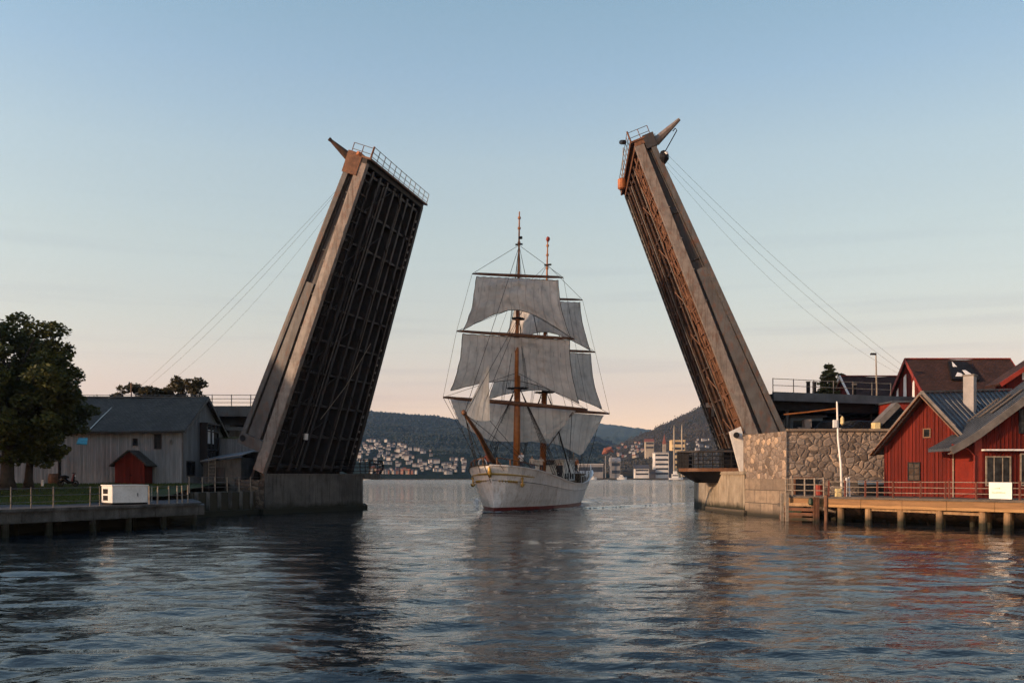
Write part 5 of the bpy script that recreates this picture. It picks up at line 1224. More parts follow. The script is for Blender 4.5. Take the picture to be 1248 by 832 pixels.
# ---------------------------------------------------------------- waterside red houses
E_ = Vector((.62, -.78, 0)).normalized(); N_ = Vector((.82, .57, 0)).normalized()
H0 = Vector((23.2, 68.5, 0))
def house_one():
    t = thing('boathouse', 'red boarded boathouse with a pointed gable and blue grey sheet roof', 'house', H0 + E_ * 8 + Vector((0, 0, 1.7)))
    wL, wA, wR = 5.28, 8.3, 11.35; z0, zA, zE = 1.62, 8.75, 5.35; D = 11.0
    def X(e, n, z): return H0 + E_ * e + N_ * n + Vector((0, 0, z))
    m = MB(); prof = [(wL, z0), (wR, z0), (wR, zE), (wA, zA), (wL, zE)]
    m.add([X(e, 0, z) for e, z in prof] + [X(e, D, z) for e, z in prof], [(0, 1, 2, 3, 4), (9, 8, 7, 6, 5), (0, 5, 6, 1), (1, 6, 7, 2), (4, 9, 5, 0)])
    k = wL + .05
    while k < wR:
        zt = zE + (zA - zE) * (1 - abs(k - wA) / (wA - wL)) - .03
        if not (6.75 < k < 7.85 and False):
            a = X(k - .03, -.045, z0); b = X(k + .03, -.045, z0); c = X(k + .03, .02, z0); d = X(k - .03, .02, z0); u = Vector((0, 0, zt - z0)); m.hexa([a, b, c, d, a + u, b + u, c + u, d + u])
        k += .26
    m.build('wall', 'redboards', t)
    sl = (zA - zE) / (wA - wL); ov = .62; nn = 18
    for sg, nm in ((-1, 'a'), (1, 'b')):
        m = MB(); eE = wA + sg * (wA - wL + ov) ; zLo = zE - ov * sl + .06
        rise = lambda n: .07 * n
        for i in range(nn):                    # sheets with standing seams running down the slope
            n0, n1 = -.75 + (D + .75) * i / nn, -.75 + (D + .75) * (i + 1) / nn
            kk = .35 * math.exp(-0)             # slight flare at the eave
            eM = wA + sg * (wA - wL) * .72; zM = zA - (wA - wL) * .72 * sl + .1
            q = [X(wA, n0, zA + .1 + rise(n0)), X(wA, n1, zA + .1 + rise(n1)), X(eM, n1, zM + rise(n1) * .8), X(eM, n0, zM + rise(n0) * .8), X(eE, n1, zLo + .08 + rise(n1) * .5), X(eE, n0, zLo + .08 + rise(n0) * .5)]
            dn = Vector((0, 0, -.08)); qq = q + [p + dn for p in q]
            fs = [(0, 1, 2, 3), (3, 2, 4, 5), (6, 9, 8, 7), (9, 11, 10, 8), (5, 4, 10, 11), (0, 3, 9, 6), (3, 5, 11, 9)]
            m.add(qq, fs)
            m.beam(q[0] + Vector((0, 0, .04)), q[3] + Vector((0, 0, .04)), .06, .09); m.beam(q[3] + Vector((0, 0, .04)), q[5] + Vector((0, 0, .04)), .06, .09)
        r = m.build('roof', 'metalroofd', t)
        m = MB(); eM = wA + sg * (wA - wL) * .72; zM = zA - (wA - wL) * .72 * sl + .1
        m.beam(X(wA, -.78, zA + .02), X(eM, -.78, zM - .04), .1, .36); m.beam(X(eM, -.78, zM - .04), X(eE, -.78, zLo + .02), .1, .30); m.build('verge_board', 'cap', r)
        m = MB(); m.beam(X(wA, -.70, zA - .08), X(eE, -.70, zLo - .06), .9, .06); m.build('soffit', 'spar', r)
    m = MB(); m.beam(X(wA, -.8, zA + .16), X(wA, D, zA + .16 + .8), .25, .1); m.build('ridge_cap', 'cap', t)
    def win(e0, e1, za, zb, nx, nz, frame):
        m = MB(); f_ = .07
        def b(ea, eb, zc, zd, dd=-.09):
            p = [X(ea, dd, zc), X(eb, dd, zc), X(eb, .0, zc), X(ea, .0, zc)]; u = Vector((0, 0, zd - zc)); m.hexa(p + [q + u for q in p])
        b(e0, e1, za, za + f_); b(e0, e1, zb - f_, zb); b(e0, e0 + f_, za + f_, zb - f_); b(e1 - f_, e1, za + f_, zb - f_)
        for i in range(1, nx): e = e0 + (e1 - e0) * i / nx; b(e - .025, e + .025, za + f_, zb - f_, -.08)
        for i in range(1, nz): z = za + (zb - za) * i / nz; b(e0 + f_, e1 - f_, z - .025, z + .025, -.075)
        w = m.build('window', frame, t); m = MB(); p = [X(e0 + .04, -.06, za + .04), X(e1 - .04, -.06, za + .04), X(e1 - .04, -.05, za + .04), X(e0 + .04, -.05, za + .04)]; u = Vector((0, 0, zb - za - .08)); m.hexa(p + [q + u for q in p]); m.build('pane', 'glass', w)
    def epx(px, n=0): return min(np.linspace(4, 13, 1800), key=lambda e: abs(624 + X(e, n, 0).x * F / X(e, n, 0).y - px))
    def zpx(py, e): return HC - (py - HZ) * X(e, 0, 0).y / F
    e0, e1 = epx(1107), epx(1122); win(e0, e1, zpx(585.5, e0), zpx(563, e0), 2, 3, 'black')
    e0, e1 = epx(1125.5), epx(1135); win(e0, e1, zpx(533.5, e0), zpx(522, e0), 1, 1, 'spar')
    for px, mt in ((1163, 'railw'),):
        e = epx(px); m = MB(); m.tube([X(e, -.12, zpx(541, e)), X(e, -.12, 1.8)], .055, 8); m.build('downpipe', mt, t)
    m = MB(); a = X(wL - .03, -.06, z0); m.beam(a, a + Vector((0, 0, zE - z0)), .16, .16); m.build('corner_board', 'redpanel', t)
    # flue on the right slope
    f = thing('metal_flue', 'tall square sheet metal flue rising from the blue grey roof', 'chimney', P(1182, 490, 66.5))
    b = P(1182, 492, 63.2); rot = Matrix.Rotation(R(-43), 3, 'Z')
    def fl(w_, z0_, z1_): 
        m = MB(); c = [b + rot @ Vector((sx * w_ * .8, sy * w_ * .8, 0)) for sx, sy in ((-1, -1), (1, -1), (1, 1), (-1, 1))]; m.hexa([Vector((p.x, p.y, z0_)) for p in c] + [Vector((p.x, p.y, z1_)) for p in c]); return m
    fl(.42, b.z - 1.2, P(0, 458.3, 63.2).z).build('shaft', 'chim', f); fl(.5, P(0, 458.3, 63.2).z + .003, P(0, 456.6, 63.2).z).build('cap', 'cap', f)
house_one()
def house_two():
    x0, xm, x1 = 29.5, 35.5, 41.5; y0, y1 = 58.0, 60.6; z0, zE, zA = 1.62, 5.85, 10.35
    t = thing('waterside_house', 'large red waterside house at the right edge with wide dark windows', 'house', (35, 60, 1.7))
    m = MB(); prof = [(x0, z0), (x1, z0), (x1, zE), (xm, zA), (x0, zE)]; v = [(a, y0, b) for a, b in prof] + [(a, y1, b) for a, b in prof]
    m.add(v, [(0, 1, 2, 3, 4), (9, 8, 7, 6, 5), (1, 6, 7, 2), (4, 9, 5, 0)])
    k = x0 + .5
    while k < x1:
        zt = zE + (zA - zE) * (1 - abs(k - xm) / (xm - x0)) - .03; m.box(k - .03, k + .03, y0 - .045, y0 + .01, z0, zt); k += .26
    m.build('wall', 'redboards', t)
    m = MB(); m.box(x0 - .02, x0 + .45, y0 - .03, y0 + .3, z0, zE - .1); m.box(x0 - .03, x0 + .02, y0 + .3, y1, z0, zE - .1); m.build('corner_panel', 'redpanel', t)
    sl = (zA - zE) / (xm - x0); ov = 1.75; ye, yb = y0 - .45, y1 + .1
    for sg in (-1, 1):
        m = MB(); pts = []
        for e_, dz in ((0, .12), (3.0, .12), (xm - x0, .14), (xm - x0 + ov * .55, .25), (xm - x0 + ov, .42)): pts.append((xm + sg * e_, zA - e_ * sl + dz))
        n = 8
        for (xa, za), (xb, zb) in zip(pts, pts[1:]):
            q = [(xa, ye, za), (xb, ye, zb), (xb, yb, zb), (xa, yb, za)]; lo = [(a, b, c - .16) for a, b, c in q]
            m.hexa(lo + q if sg > 0 else [lo[i] for i in (1, 0, 3, 2)] + [q[i] for i in (1, 0, 3, 2)])
            for k in range(n + 1):
                y = ye + (yb - ye) * k / n; m.beam((xa, y, za + .03), (xb, y, zb + .03), .06, .08)
        r = m.build('roof', 'metalroofd', t)
        m = MB()
        for (xa, za), (xb, zb) in zip(pts, pts[1:]): m.beam((xa, ye - .04, za - .16), (xb, ye - .04, zb - .16), .09, .46)
        m.build('verge_board', 'cap', r)
        m = MB()
        for (xa, za), (xb, zb) in zip(pts, pts[1:]): m.beam((xa, ye + .2, za - .34), (xb, ye + .2, zb - .34), .4, .06)
        m.build('soffit', 'flange', r)
    # patched planks lying on the slope
    for k, u in enumerate((.9, 1.5, 2.1)):
        a = Vector((xm - 2.4 - .3 * k, y0 + u * 1.5 - .3, zA - (2.4 + .3 * k) * sl + .28)); b = a + Vector((-2.0, .05, -2.0 * sl)); m = MB(); m.beam(a, b, .28, .05); m.build('patch_board', 'timberd', t)
    y = y0 - .05; X = lambda px: (px - 624) * y / F; Z = lambda py: HC - (py - HZ) * y / F
    window_y(t, X(1201), X(1232), Z(592), Z(555.5), y, 3, 1, 'railw', .09); window_y(t, X(1243), X(1275), Z(592), Z(552), y, 3, 1, 'railw', .09)
    window_y(t, X(1241.5), X(1258), Z(528), Z(498), y, 2, 2, 'black', .1)
    m = MB(); m.box(X(1196), X(1300), y - .35, y, Z(549.2), Z(547.2)); m.build('awning_rail', 'hullw', t)
    m = MB(); m.tube([(x0 - 1.55, y0 - .2, 5.2), (x0 - .5, y0 - .12, 4.9), (x0 - .08, y0 - .1, 4.5), (x0 - .08, y0 - .1, 1.8)], .055, 8); m.build('downpipe', 'redpanel', t)
house_two()

# ---------------------------------------------------------------- right dock
D0 = Vector((19.9, 65.4, 0)); D1 = Vector((36.0, 45.2, 0)); dd = (D1 - D0).normalized(); dn = Vector((-dd.y, dd.x, 0))
if dn.x < 0: dn = -dn
def dock():
    t = thing('timber_dock', 'sunlit timber dock on round piles in front of the red houses', 'dock', D0.lerp(D1, .5))
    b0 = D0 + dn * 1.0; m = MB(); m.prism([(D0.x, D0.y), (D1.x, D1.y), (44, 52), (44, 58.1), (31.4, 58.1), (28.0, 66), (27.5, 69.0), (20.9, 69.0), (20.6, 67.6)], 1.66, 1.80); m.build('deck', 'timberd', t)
    L_ = (D1 - D0).length; n = 9
    m = MB()
    for k in range(n):
        a = D0 + dd * (L_ * k / n); b = D0 + dd * (L_ * (k + .992) / n); o_ = random.uniform(-.02, .02)
        m.beam(a + Vector((0, 0, 1.36)) - dn * (.12 + o_), b + Vector((0, 0, 1.36)) - dn * (.12 + o_), .24, .56)
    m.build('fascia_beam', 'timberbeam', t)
    m = MB(); m.beam(D0 + Vector((0, 0, 1.71)) - dn * .12, D1 + Vector((0, 0, 1.71)) - dn * .12, .32, .10); m.build('kerb_timber', 'timberd', t)
    for px0, px1, dz in ((1100, 1143, .98), (1150, 1195, .92), (1062, 1098, 1.0)):
        a, b = along(D0, D1, px0), along(D0, D1, px1); m = MB(); m.beam(a + Vector((0, 0, dz)) + dn * .1, b + Vector((0, 0, dz - .03)) + dn * .1, .18, .17); m.build('brace', 'timber', t)
    for px in (1023.5, 1057.5, 1097, 1144.5, 1196.5, 1227.5, 1262, 1300):
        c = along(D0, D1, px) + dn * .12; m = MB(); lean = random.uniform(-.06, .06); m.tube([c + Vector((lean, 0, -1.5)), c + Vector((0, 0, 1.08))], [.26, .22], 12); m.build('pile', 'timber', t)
    for px in (1079, 1128, 1164, 1185, 1212, 1246):
        c = along(D0, D1, px) + dn * 2.3; m = MB(); m.tube([c + Vector((0, 0, -1.5)), c + Vector((0, 0, 1.66))], .17, 9); m.build('rear_pile', 'timber', t)
    # back under the deck
    m = MB(); q0 = D0 + dn * 4.3; q1 = D1 + dn * 4.3; m.prism([(q0.x, q0.y), (q1.x, q1.y), (q1.x + 3, q1.y), (30, 66), (24, 69.0)], -1.5, 1.6); m.build('bank_wall', 'rubble', t)
dock()
def fender():
    t = thing('timber_fender', 'red brown timber fender and landing steps at the left end of the dock', 'fender', D0)
    a, b = D0 - dd * .1 - dn * .55, along(D0, D1, 1003) - dn * .55
    for k, z in enumerate((.18, .52, .86, 1.2)):
        m = MB(); m.beam(a + Vector((0, 0, z)), b + Vector((0, 0, z + .02)), .2, .22); m.build('plank', 'timberr' if k < 3 else 'timber', t)
    for u in (0, .14, .93, 1.0):
        c = a.lerp(b, u) - dn * .12; m = MB(); m.beam(c + Vector((0, 0, -1.2)), c + Vector((0, 0, 2.0 if u < .5 else 1.75)), .2, .2, up=(0, 1, 0)); m.build('post', 'timberr' if u > .5 else 'railw', t)
    c = along(D0, D1, 1010); m = MB(); m.tube([c + Vector((0, 0, -1.3)) - dn * .3, c + Vector((0, 0, 1.9)) - dn * .3], .13, 8); m.build('rusty_post', 'rusty', t)
    p = along(D0, D1, 996) - dn * .8; m = MB(); m.tube([p + Vector((0, 0, 1.2)), p + Vector((0, 0, 1.3)), p + Vector((0, 0, 1.62)), p + Vector((0, 0, 1.72))], [.1, .17, .15, .05], 9); tag(m.build('fender_buoy', 'green', loc=p + Vector((0, 0, 1.2))), 'small dark green buoy hanging on the fender planks', 'buoy')
    t = thing('stone_step', 'low dark landing box at the waterline between pier and fender', 'landing', (20.3, 67, 0))
    m = MB(); m.prism([(19.95, 68.4), (20.0, 66.2), (21.2, 66.0), (21.2, 68.8), (20.9, 69.0)], .95, 1.2); m.build('slab', 'timberd', t)
    m = MB(); m.prism([(20.05, 68.2), (20.1, 66.4), (21.1, 66.2), (21.1, 68.8)], -1, .3); m.build('base', 'rusty', t)
    m = MB(); m.prism([(20.6, 68.2), (20.6, 66.6), (21.1, 66.4), (21.1, 68.8)], .3, .95); m.build('core', 'green', t)
fender()
ri = dn * .12
railing_px('dock_railing', 'dock railing run with rusty posts at the fender steps', D0 + ri, D1 + ri, 1.79, [958, 966, 981, 993, 1004], 1.25, 3, .06, .03, 'railw', 'railw')
railing_px('dock_railing', 'dock railing run between the flagpole and the corner of the boathouse', D0 + ri, D1 + ri, 1.79, [1010, 1030, 1054.5, 1069, 1088.5], 1.05, 3, .05, .022, 'railred', 'railw', True)
railing_px('dock_railing', 'long dock railing run in front of the red houses', D0 + ri, D1 + ri, 1.79, [1088.6, 1122, 1152, 1157, 1190, 1243, 1290], 1.05, 3, .05, .022, 'railred', 'railw', True)
def flagpole():
    b = along(D0, D1, 1021.5) + dn * .5; b.z = 1.8; t = thing('white_mooring_pole', 'tall slightly crooked white pole on the dock in front of the stone wall', 'pole', b)
    top = P(1019.8, 489, b.y)
    m = MB(); m.tube([b, b.lerp(top, .35) + Vector((.03, 0, 0)), b.lerp(top, .6) + Vector((-.06, 0, 0)), top + Vector((.02, 0, -.2)), top], [.10, .08, .07, .06, .04], 8); m.build('pole', 'whiteplain', t, smooth=True)
    c = P(1017.5, 516, b.y); m = MB(); m.box(c.x - .12, c.x + .12, b.y - .12, b.y + .1, c.z - .28, c.z + .25); m.build('junction_box', 'white', t)
    m = MB(); m.tube([b + Vector((.25, 0, 0)), b + Vector((.3, 0, 1.3))], [.09, .07], 7); m.tube([b + Vector((.55, .1, 0)), b + Vector((.5, .1, 1.35))], [.07, .06], 7); m.build('bundle', 'white', t)
    m = MB(); m.box(b.x - .45, b.x - .12, b.y - .2, b.y + .15, 1.8, 2.35); m.build('foot_block', 'yellow', t)
    l = P(1026.5, 514, b.y); lt = thing('lantern', 'small yellowish lantern on a bracket right of the tall white pole', 'lantern', l)
    m = MB(); m.tube([l + Vector((0, 0, .4)), l + Vector((0, 0, .25)), l + Vector((0, 0, -.1)), l + Vector((0, 0, -.2))], [.03, .12, .14, .05], 8); m.build('body', 'yellow', lt)
    m = MB(); m.tube([P(1020.5, 508, b.y), P(1024, 505, b.y), P(1026.5, 508, b.y), l + Vector((0, 0, .35))], .025, 5); m.build('bracket', 'rail', lt)
flagpole()
def sign():
    a, b = along(D0, D1, 1205.5) - dn * .10 + ri, along(D0, D1, 1233) - dn * .10 + ri
    t = thing('sign_board', 'white sign board with faint orange writing hung on the dock railing', 'sign', (a + b) / 2 + Vector((0, 0, 1.8)))
    z0, z1 = 1.86, 2.84
    m = MB(); m.hexa([a + Vector((0, 0, z0)), b + Vector((0, 0, z0 - .02)), b + dn * .05 + Vector((0, 0, z0)), a + dn * .05 + Vector((0, 0, z0)), a + Vector((-.02, 0, z1)), b + Vector((0, 0, z1 - .02)), b + dn * .05 + Vector((0, 0, z1)), a + dn * .05 + Vector((0, 0, z1))]); s = m.build('board', 'whiteplain', t)
    r = random.Random(2)
    MT['ink'] = mat('faded_orange_ink', (.62, .33, .16), (.70, .52, .38), 20, .7, bmp=0)
    m = MB()
    for (u0, u1, z) in ((.17, .50, .58), (.12, .72, .33)):
        u = u0
        while u < u1:
            w = r.uniform(.025, .05); h_ = r.uniform(.04, .085); p = a.lerp(b, u) - dn * .006; q = a.lerp(b, min(u + w, u1)) - dn * .006
            m.hexa([p + Vector((0, 0, z0 + z)), q + Vector((0, 0, z0 + z)), q + dn * .005 + Vector((0, 0, z0 + z)), p + dn * .005 + Vector((0, 0, z0 + z)), p + Vector((0, 0, z0 + z + h_)), q + Vector((0, 0, z0 + z + h_ * .9)), q + dn * .005 + Vector((0, 0, z0 + z + h_)), p + dn * .005 + Vector((0, 0, z0 + z + h_))])
            u += w + r.uniform(.008, .02)
    tag(m.build('faint_lettering', 'ink', s), kind='stuff')
sign()
def dock_things():
    # dark opening / hatch in the wall with bits in front
    t = thing('boat_hatch', 'dark hatch opening low in the stone wall behind the dock railing', 'hatch', P(980, 600, 69))
    x0, x1 = P(969, 0, 69.1).x, P(991, 0, 69.1).x; m = MB(); m.box(x0, x1, 68.97, 69.15, 1.8, 3.0); m.build('opening', 'black', t)
    m = MB(); m.box(x0 - .1, x1 + .1, 68.93, 69.14, 3.0, 3.14); m.box(x0 - .1, x0, 68.93, 69.14, 1.8, 3.0); m.box(x1, x1 + .1, 68.93, 69.14, 1.8, 3.0); m.build('frame', 'timberr', t)
    c = P(998, 606, 67.6); c.z = 1.8; m = MB(); m.tube([c, c + Vector((0, 0, .8))], [.3, .27], 10); tag(m.build('drum', 'redtrim', loc=c), 'red drum behind the railing at the fender steps', 'drum')
    c = P(1040, 604, 66); c.z = 1.8; t = thing('dock_bench', 'low dark wooden bench against the stone wall on the dock', 'bench', c)
    m = MB(); m.box(c.x - 1.2, c.x + 1.0, 66.2, 66.6, 2.22, 2.28); m.build('seat', 'timberd', t); m = MB(); m.box(c.x - 1.2, c.x + 1.0, 66.62, 66.68, 2.4, 2.75); m.build('backrest', 'timberd', t)
    for x in (c.x - 1.05, c.x + .85):
        m = MB(); m.box(x - .04, x + .04, 66.2, 66.66, 1.8, 2.2); m.build('leg', 'black', t)
    c = P(1066, 603, 65.2); c.z = 1.8; t = thing('storage_bin', 'dark plastic storage bin beside the corner of the boathouse', 'bin', c)
    m = MB(); m.box(c.x - .75, c.x + .8, 65.3, 66.2, 1.8, 2.6); m.build('body', 'carpaint', t)
    m = MB(); m.hexa([(c.x - .8, 65.22, 2.604), (c.x + .85, 65.22, 2.604), (c.x + .85, 66.25, 2.604), (c.x - .8, 66.25, 2.604), (c.x - .8, 65.22, 2.68), (c.x + .85, 65.22, 2.68), (c.x + .85, 66.25, 2.9), (c.x - .8, 66.25, 2.9)]); m.build('lid', 'kiosk', t)
    c = P(1124, 596, 60); 
dock_things()

def grid_uv(o, nx, ny, W, H):
    n = len(o.data.loops); vi = np.empty(n, int); o.data.loops.foreach_get('vertex_index', vi); ok = vi < (nx + 1) * (ny + 1)
    u = (vi % (nx + 1)) / nx * W; w = (vi // (nx + 1)) / ny * H
    o.data.uv_layers[0].data.foreach_set('uv', np.stack([u, w], 1).ravel())
# ---------------------------------------------------------------- the sailing ship
def ship():
    LH = 28.5
    def SP(s, b, z): return S0 + SA * s + SB * b + Vector((0, 0, z))
    sheer_t = ([-1.3, 0, 3, 6, 10, 14, 18, 22, 25.5, 28.5], [4.25, 4.15, 3.75, 3.3, 2.78, 2.45, 2.38, 2.65, 3.15, 3.85])
    beam_t = ([0, .6, 1.5, 3, 5, 8, 12, 17, 21, 25, 27.5, 28.5], [.04, 1.5, 2.45, 3.2, 3.65, 3.9, 3.95, 3.9, 3.7, 3.2, 2.75, 2.3])
    wl_t = ([0, .6, 1.5, 3, 5, 8, 12, 17, 21, 24, 26, 28.5], [.03, .4, 1.0, 1.8, 2.7, 3.4, 3.75, 3.65, 3.1, 2.1, 1.1, .2])
    zs = lambda s: float(np.interp(s, *sheer_t))
    t = thing('sailing_ship', 'white hulled two masted sailing ship with grey square sails between the raised leaves', 'ship', SP(LH / 2, 0, 0))
    ss = [0, .25, .6, 1.0, 1.5, 2.2, 3, 4, 5, 6.5, 8, 10, 12, 14, 16, 18, 20, 22, 24, 25.5, 27, 28, 28.5]
    rows = ['k', 0.0, .42] + [('f', f) for f in (0.0001, .2, .4, .55, .64, .655, .80, .92, 1.0)]
    def sec(s, sg):
        zt = zs(s); out = []
        bd = float(np.interp(s, *beam_t)); bw = float(np.interp(s, *wl_t))
        for r_ in rows:
            if r_ == 'k': z = -.7; b = bw * .75
            elif isinstance(r_, float): z = r_; b = bw + (bd - bw) * .05 * (z / .42)
            else:
                f_ = r_[1]; z = .42 + (zt - .42) * f_; b = bw + (bd - bw) * (.05 + .95 * f_ ** .75)
                if f_ >= .92 and s > 1.0: b -= .0
            if r_ != 'k' and not isinstance(r_, float) and .63 < r_[1] < .66: b += .03
            rake = -1.35 * (max(z, 0) / 4.2) ** 1.6 * max(0, 1 - s / 9) ** 1.5
            st = 1.0 * (max(z, 0) / 3.8) * max(0, (s - 24) / 4.5)
            out.append(SP(s + rake + st - (0 if z > .4 else max(0, (s - 27)) * .8), b * sg, z))
        return out
    m = MB(); nr = len(rows)
    for sg in (1, -1):
        b0 = len(m.v)
        for s in ss: m.v += [tuple(p) for p in sec(s, sg)]
        for i in range(len(ss) - 1):
            for j in range(nr - 1):
                q = (b0 + i * nr + j, b0 + (i + 1) * nr + j, b0 + (i + 1) * nr + j + 1, b0 + i * nr + j + 1)
                m.f.append(q if sg > 0 else q[::-1]); m.m.append(1 if j < 2 else (2 if rows[j] != 'k' and not isinstance(rows[j], float) and abs(rows[j][1] - .64) < .001 else 0))
    # transom and stem closing faces
    n1 = len(ss) * nr; e1 = (len(ss) - 1) * nr
    for j in range(nr - 1):
        m.f.append((e1 + j, n1 + e1 + j, n1 + e1 + j + 1, e1 + j + 1)); m.m.append(1 if j < 2 else 0)
        m.f.append((j, j + 1, n1 + j + 1, n1 + j)); m.m.append(1 if j < 2 else 0)
    hull = m.build('hull', ['hullw', 'hullred', 'hullblk'], t, smooth=False)
    # deck and inner bulwark, cap rail
    m = MB(); md = []
    for s in ss[3:]:
        z = zs(s) - .75; bd = float(np.interp(s, *beam_t)) - .18; md.append((SP(s - .2, bd, z), SP(s - .2, -bd, z), SP(s - .2, bd, zs(s) - .01), SP(s - .2, -bd, zs(s) - .01)))
    for a, b in zip(md, md[1:]): m.add([a[0], b[0], b[1], a[1], a[2], b[2], b[3], a[3]], [(0, 1, 2, 3), (0, 4, 5, 1), (3, 2, 6, 7)])
    m.build('deck', 'deckwood', t)
    for sg in (1, -1):
        m = MB(); pts = [sec(s, sg)[-1] + Vector((0, 0, .04)) for s in ss]
        for a, b in zip(pts, pts[1:]): m.beam(a, b, .22, .09)
        m.build('cap_rail', 'hullw' if sg > 0 else 'hullblk', t)
    # gilded bow scrolls and trailboard
    for sg in (1, -1):
        m = MB(); pts = [sec(s, sg)[9] + SB * sg * .04 for s in (0, .25, .6, 1.0, 1.5, 2.2, 3)]
        m.tube(pts, [.10, .09, .08, .07, .06, .05, .03], 6)
        for k in range(9):
            a0 = .2 + k * .75; c = sec(.25 + .12 * k, sg)[8] + SB * sg * .06; m.tube([c, c + SA * .12 - Vector((0, 0, .12)), c + SA * .22 + Vector((0, 0, .1))], [.07, .09, .03], 6)
        m.build('gilt_scroll', 'gold', hull)
    for sg in (1, -1):
        c = sec(1.6, sg)[8] + SB * sg * .18 - SA * .1; m = MB()
        m.tube([c + Vector((0, 0, .35)), c - Vector((0, 0, .45))], .07, 7); ar = [c + SA * (.55 * math.sin(a)) + Vector((0, 0, -.45 + .42 * (1 - math.cos(a)))) for a in np.linspace(-1.2, 1.2, 9)]; m.tube(ar, [.03] + [.07] * 7 + [.03], 6)
        m.tube([c + Vector((0, 0, .3)) - SA * .35, c + Vector((0, 0, .3)) + SA * .35], .05, 6); m.tube([c + Vector((0, 0, .4)), c + Vector((0, 0, .9)) - SB * sg * .2], .03, 5)
        m.build('anchor', 'gold', hull)
    # small stem figure
    c = sec(0, 1)[-3] - SA * .15; m = MB(); m.tube([c + Vector((0, 0, -.3)), c + Vector((0, 0, .05)) - SA * .15, c + Vector((0, 0, .45)) - SA * .25, c + Vector((0, 0, .62)) - SA * .28], [.1, .2, .14, .06], 8); m.build('stem_carving', 'gold', hull, smooth=True)
    # bow head rails and knight heads
    m = MB()
    for sg in (1, -1):
        for k in range(3): a = sec(.25 + k * .5, sg)[-1]; m.tube([a, a + Vector((0, 0, .75 - .12 * k)) - SA * .1], .08, 6)
        m.tube([sec(.25, sg)[-1] + Vector((0, 0, .7)), sec(1.2, sg)[-1] + Vector((0, 0, .55)), sec(3.4, sg)[-1] + Vector((0, 0, .45))], .05, 6)
    m.build('head_rail', 'spar', t)
    m = MB(); a = SP(.4, -1.2, 4.3); m.tube([a + SA * .6 * math.cos(x) * .4 + SB * .3 * math.cos(x) + Vector((0, 0, .45 * math.sin(x))) for x in np.linspace(0, 6.283, 13)], .06, 6, cap=False); m.build('fairlead_ring', 'hullw', t)
    # bowsprit
    bs = P(566, 503.5, 73.2); b0_ = SP(2.2, 0, 4.0)
    m = MB(); m.tube([b0_, SP(-.8, 0, 4.75), b0_.lerp(bs, .62), bs], [.27, .27, .2, .11], 10); m.tube([bs + (b0_ - bs).normalized() * .1, bs - (b0_ - bs).normalized() * .25], .2, 8); m.build('bowsprit', 'spar', t, smooth=True)
    # masts
    fm = SP(6.7, 0, 2.6); mm = SP(16.0, 0, 1.9)
    Yf, Ym = fm.y, mm.y
    fz = lambda py, Y: HC - (py - HZ) * Y / F
    ftop = P(633, 258, Yf + .3); mtop = P(667.5, 292.5, Ym + .3)
    def mast_at(base, top, z): u = (z - base.z) / (top.z - base.z); return base.lerp(top, u)
    fb = Vector((fm.x, fm.y, 2.6)); mb_ = Vector((mm.x, mm.y, 1.9))
    def mast(base, top, ztop_lower, ztop_mid, nm):
        m = MB(); m.tube([base, mast_at(base, top, ztop_lower + 1.2)], [.36, .28], 12); lo = m.build('mast', 'varnish', t, smooth=True)
        o = -SA * .32
        m = MB(); m.tube([mast_at(base, top, ztop_lower - 1.0) + o, mast_at(base, top, ztop_mid + .8) + o * .8], [.22, .17], 10); m.build('topmast', 'varnish', t, smooth=True)
        m = MB(); m.tube([mast_at(base, top, ztop_mid - .6), mast_at(base, top, ztop_mid + 3.5), top], [.17, .12, .06], 8)
        for z in (top.z - .6, top.z - 1.6, top.z - 3.0): p = mast_at(base, top, z); m.tube([p - Vector((0, 0, .09)), p + Vector((0, 0, .09))], .15, 8)
        m.build('topgallant_mast', 'varnish' if True else 'spar', t)
        return lo
    z1f, z2f = fz(473, Yf), fz(388, Yf); mast(fb, ftop, z1f, z2f, 'fore')
    z1m, z2m = fz(478, Ym), fz(400, Ym); mast(mb_, mtop, z1m, z2m, 'main')
    def top_platform(p, w):
        m = MB(); m.beam(p - SB * w, p + SB * w, .7, .10, up=(0, 0, 1)); m.beam(p - SB * w * .8 - SA * .5, p + SB * w * .8 - SA * .5, .12, .14); m.beam(p - SB * w * .8 + SA * .5, p + SB * w * .8 + SA * .5, .12, .14); m.build('mast_top', 'black', t)
    top_platform(mast_at(fb, ftop, z1f), .98); top_platform(mast_at(fb, ftop, z2f), .55); top_platform(mast_at(mb_, mtop, z1m), 1.0); top_platform(mast_at(mb_, mtop, z2m), .55)
    m = MB(); p = mast_at(fb, ftop, fz(297, Yf)); m.tube([p - SB * .35, p + SB * .35], .09, 6); p = mast_at(fb, ftop, fz(289, Yf)); m.tube([p, p + SB * .3], .14, 6); p = mast_at(mb_, mtop, fz(322, Ym)); m.tube([p - SB * .3, p + SB * .45], .1, 6); m.build('crosstree', 'black', t)
    m = MB(); p = mtop; m.tube([p - Vector((0, 0, .2)), p + Vector((.03, 0, .05)), p + Vector((.03, 0, .22)), p + Vector((0, 0, .36))], [.08, .22, .2, .05], 10); m.build('mast_ball', 'redtrim', t, smooth=True)
    # yards: end points taken at real depths (braced a little round)
    def yard(a, b, r_, nm='yard'):
        m = MB(); m.tube([a, a.lerp(b, .12), a.lerp(b, .5), a.lerp(b, .88), b], [r_ * .45, r_ * .8, r_ * 1.15, r_ * .8, r_ * .45], 9)
        m.tube([a.lerp(b, .03) + Vector((0, 0, .12)), a.lerp(b, .97) + Vector((0, 0, .12))], .025, 5)
        o = m.build('yard', 'spar', t, smooth=True); return a, b
    yo = -.55
    y1 = yard(P(540, 484, Yf - 1.4), P(716, 499, Yf + .9), .20)
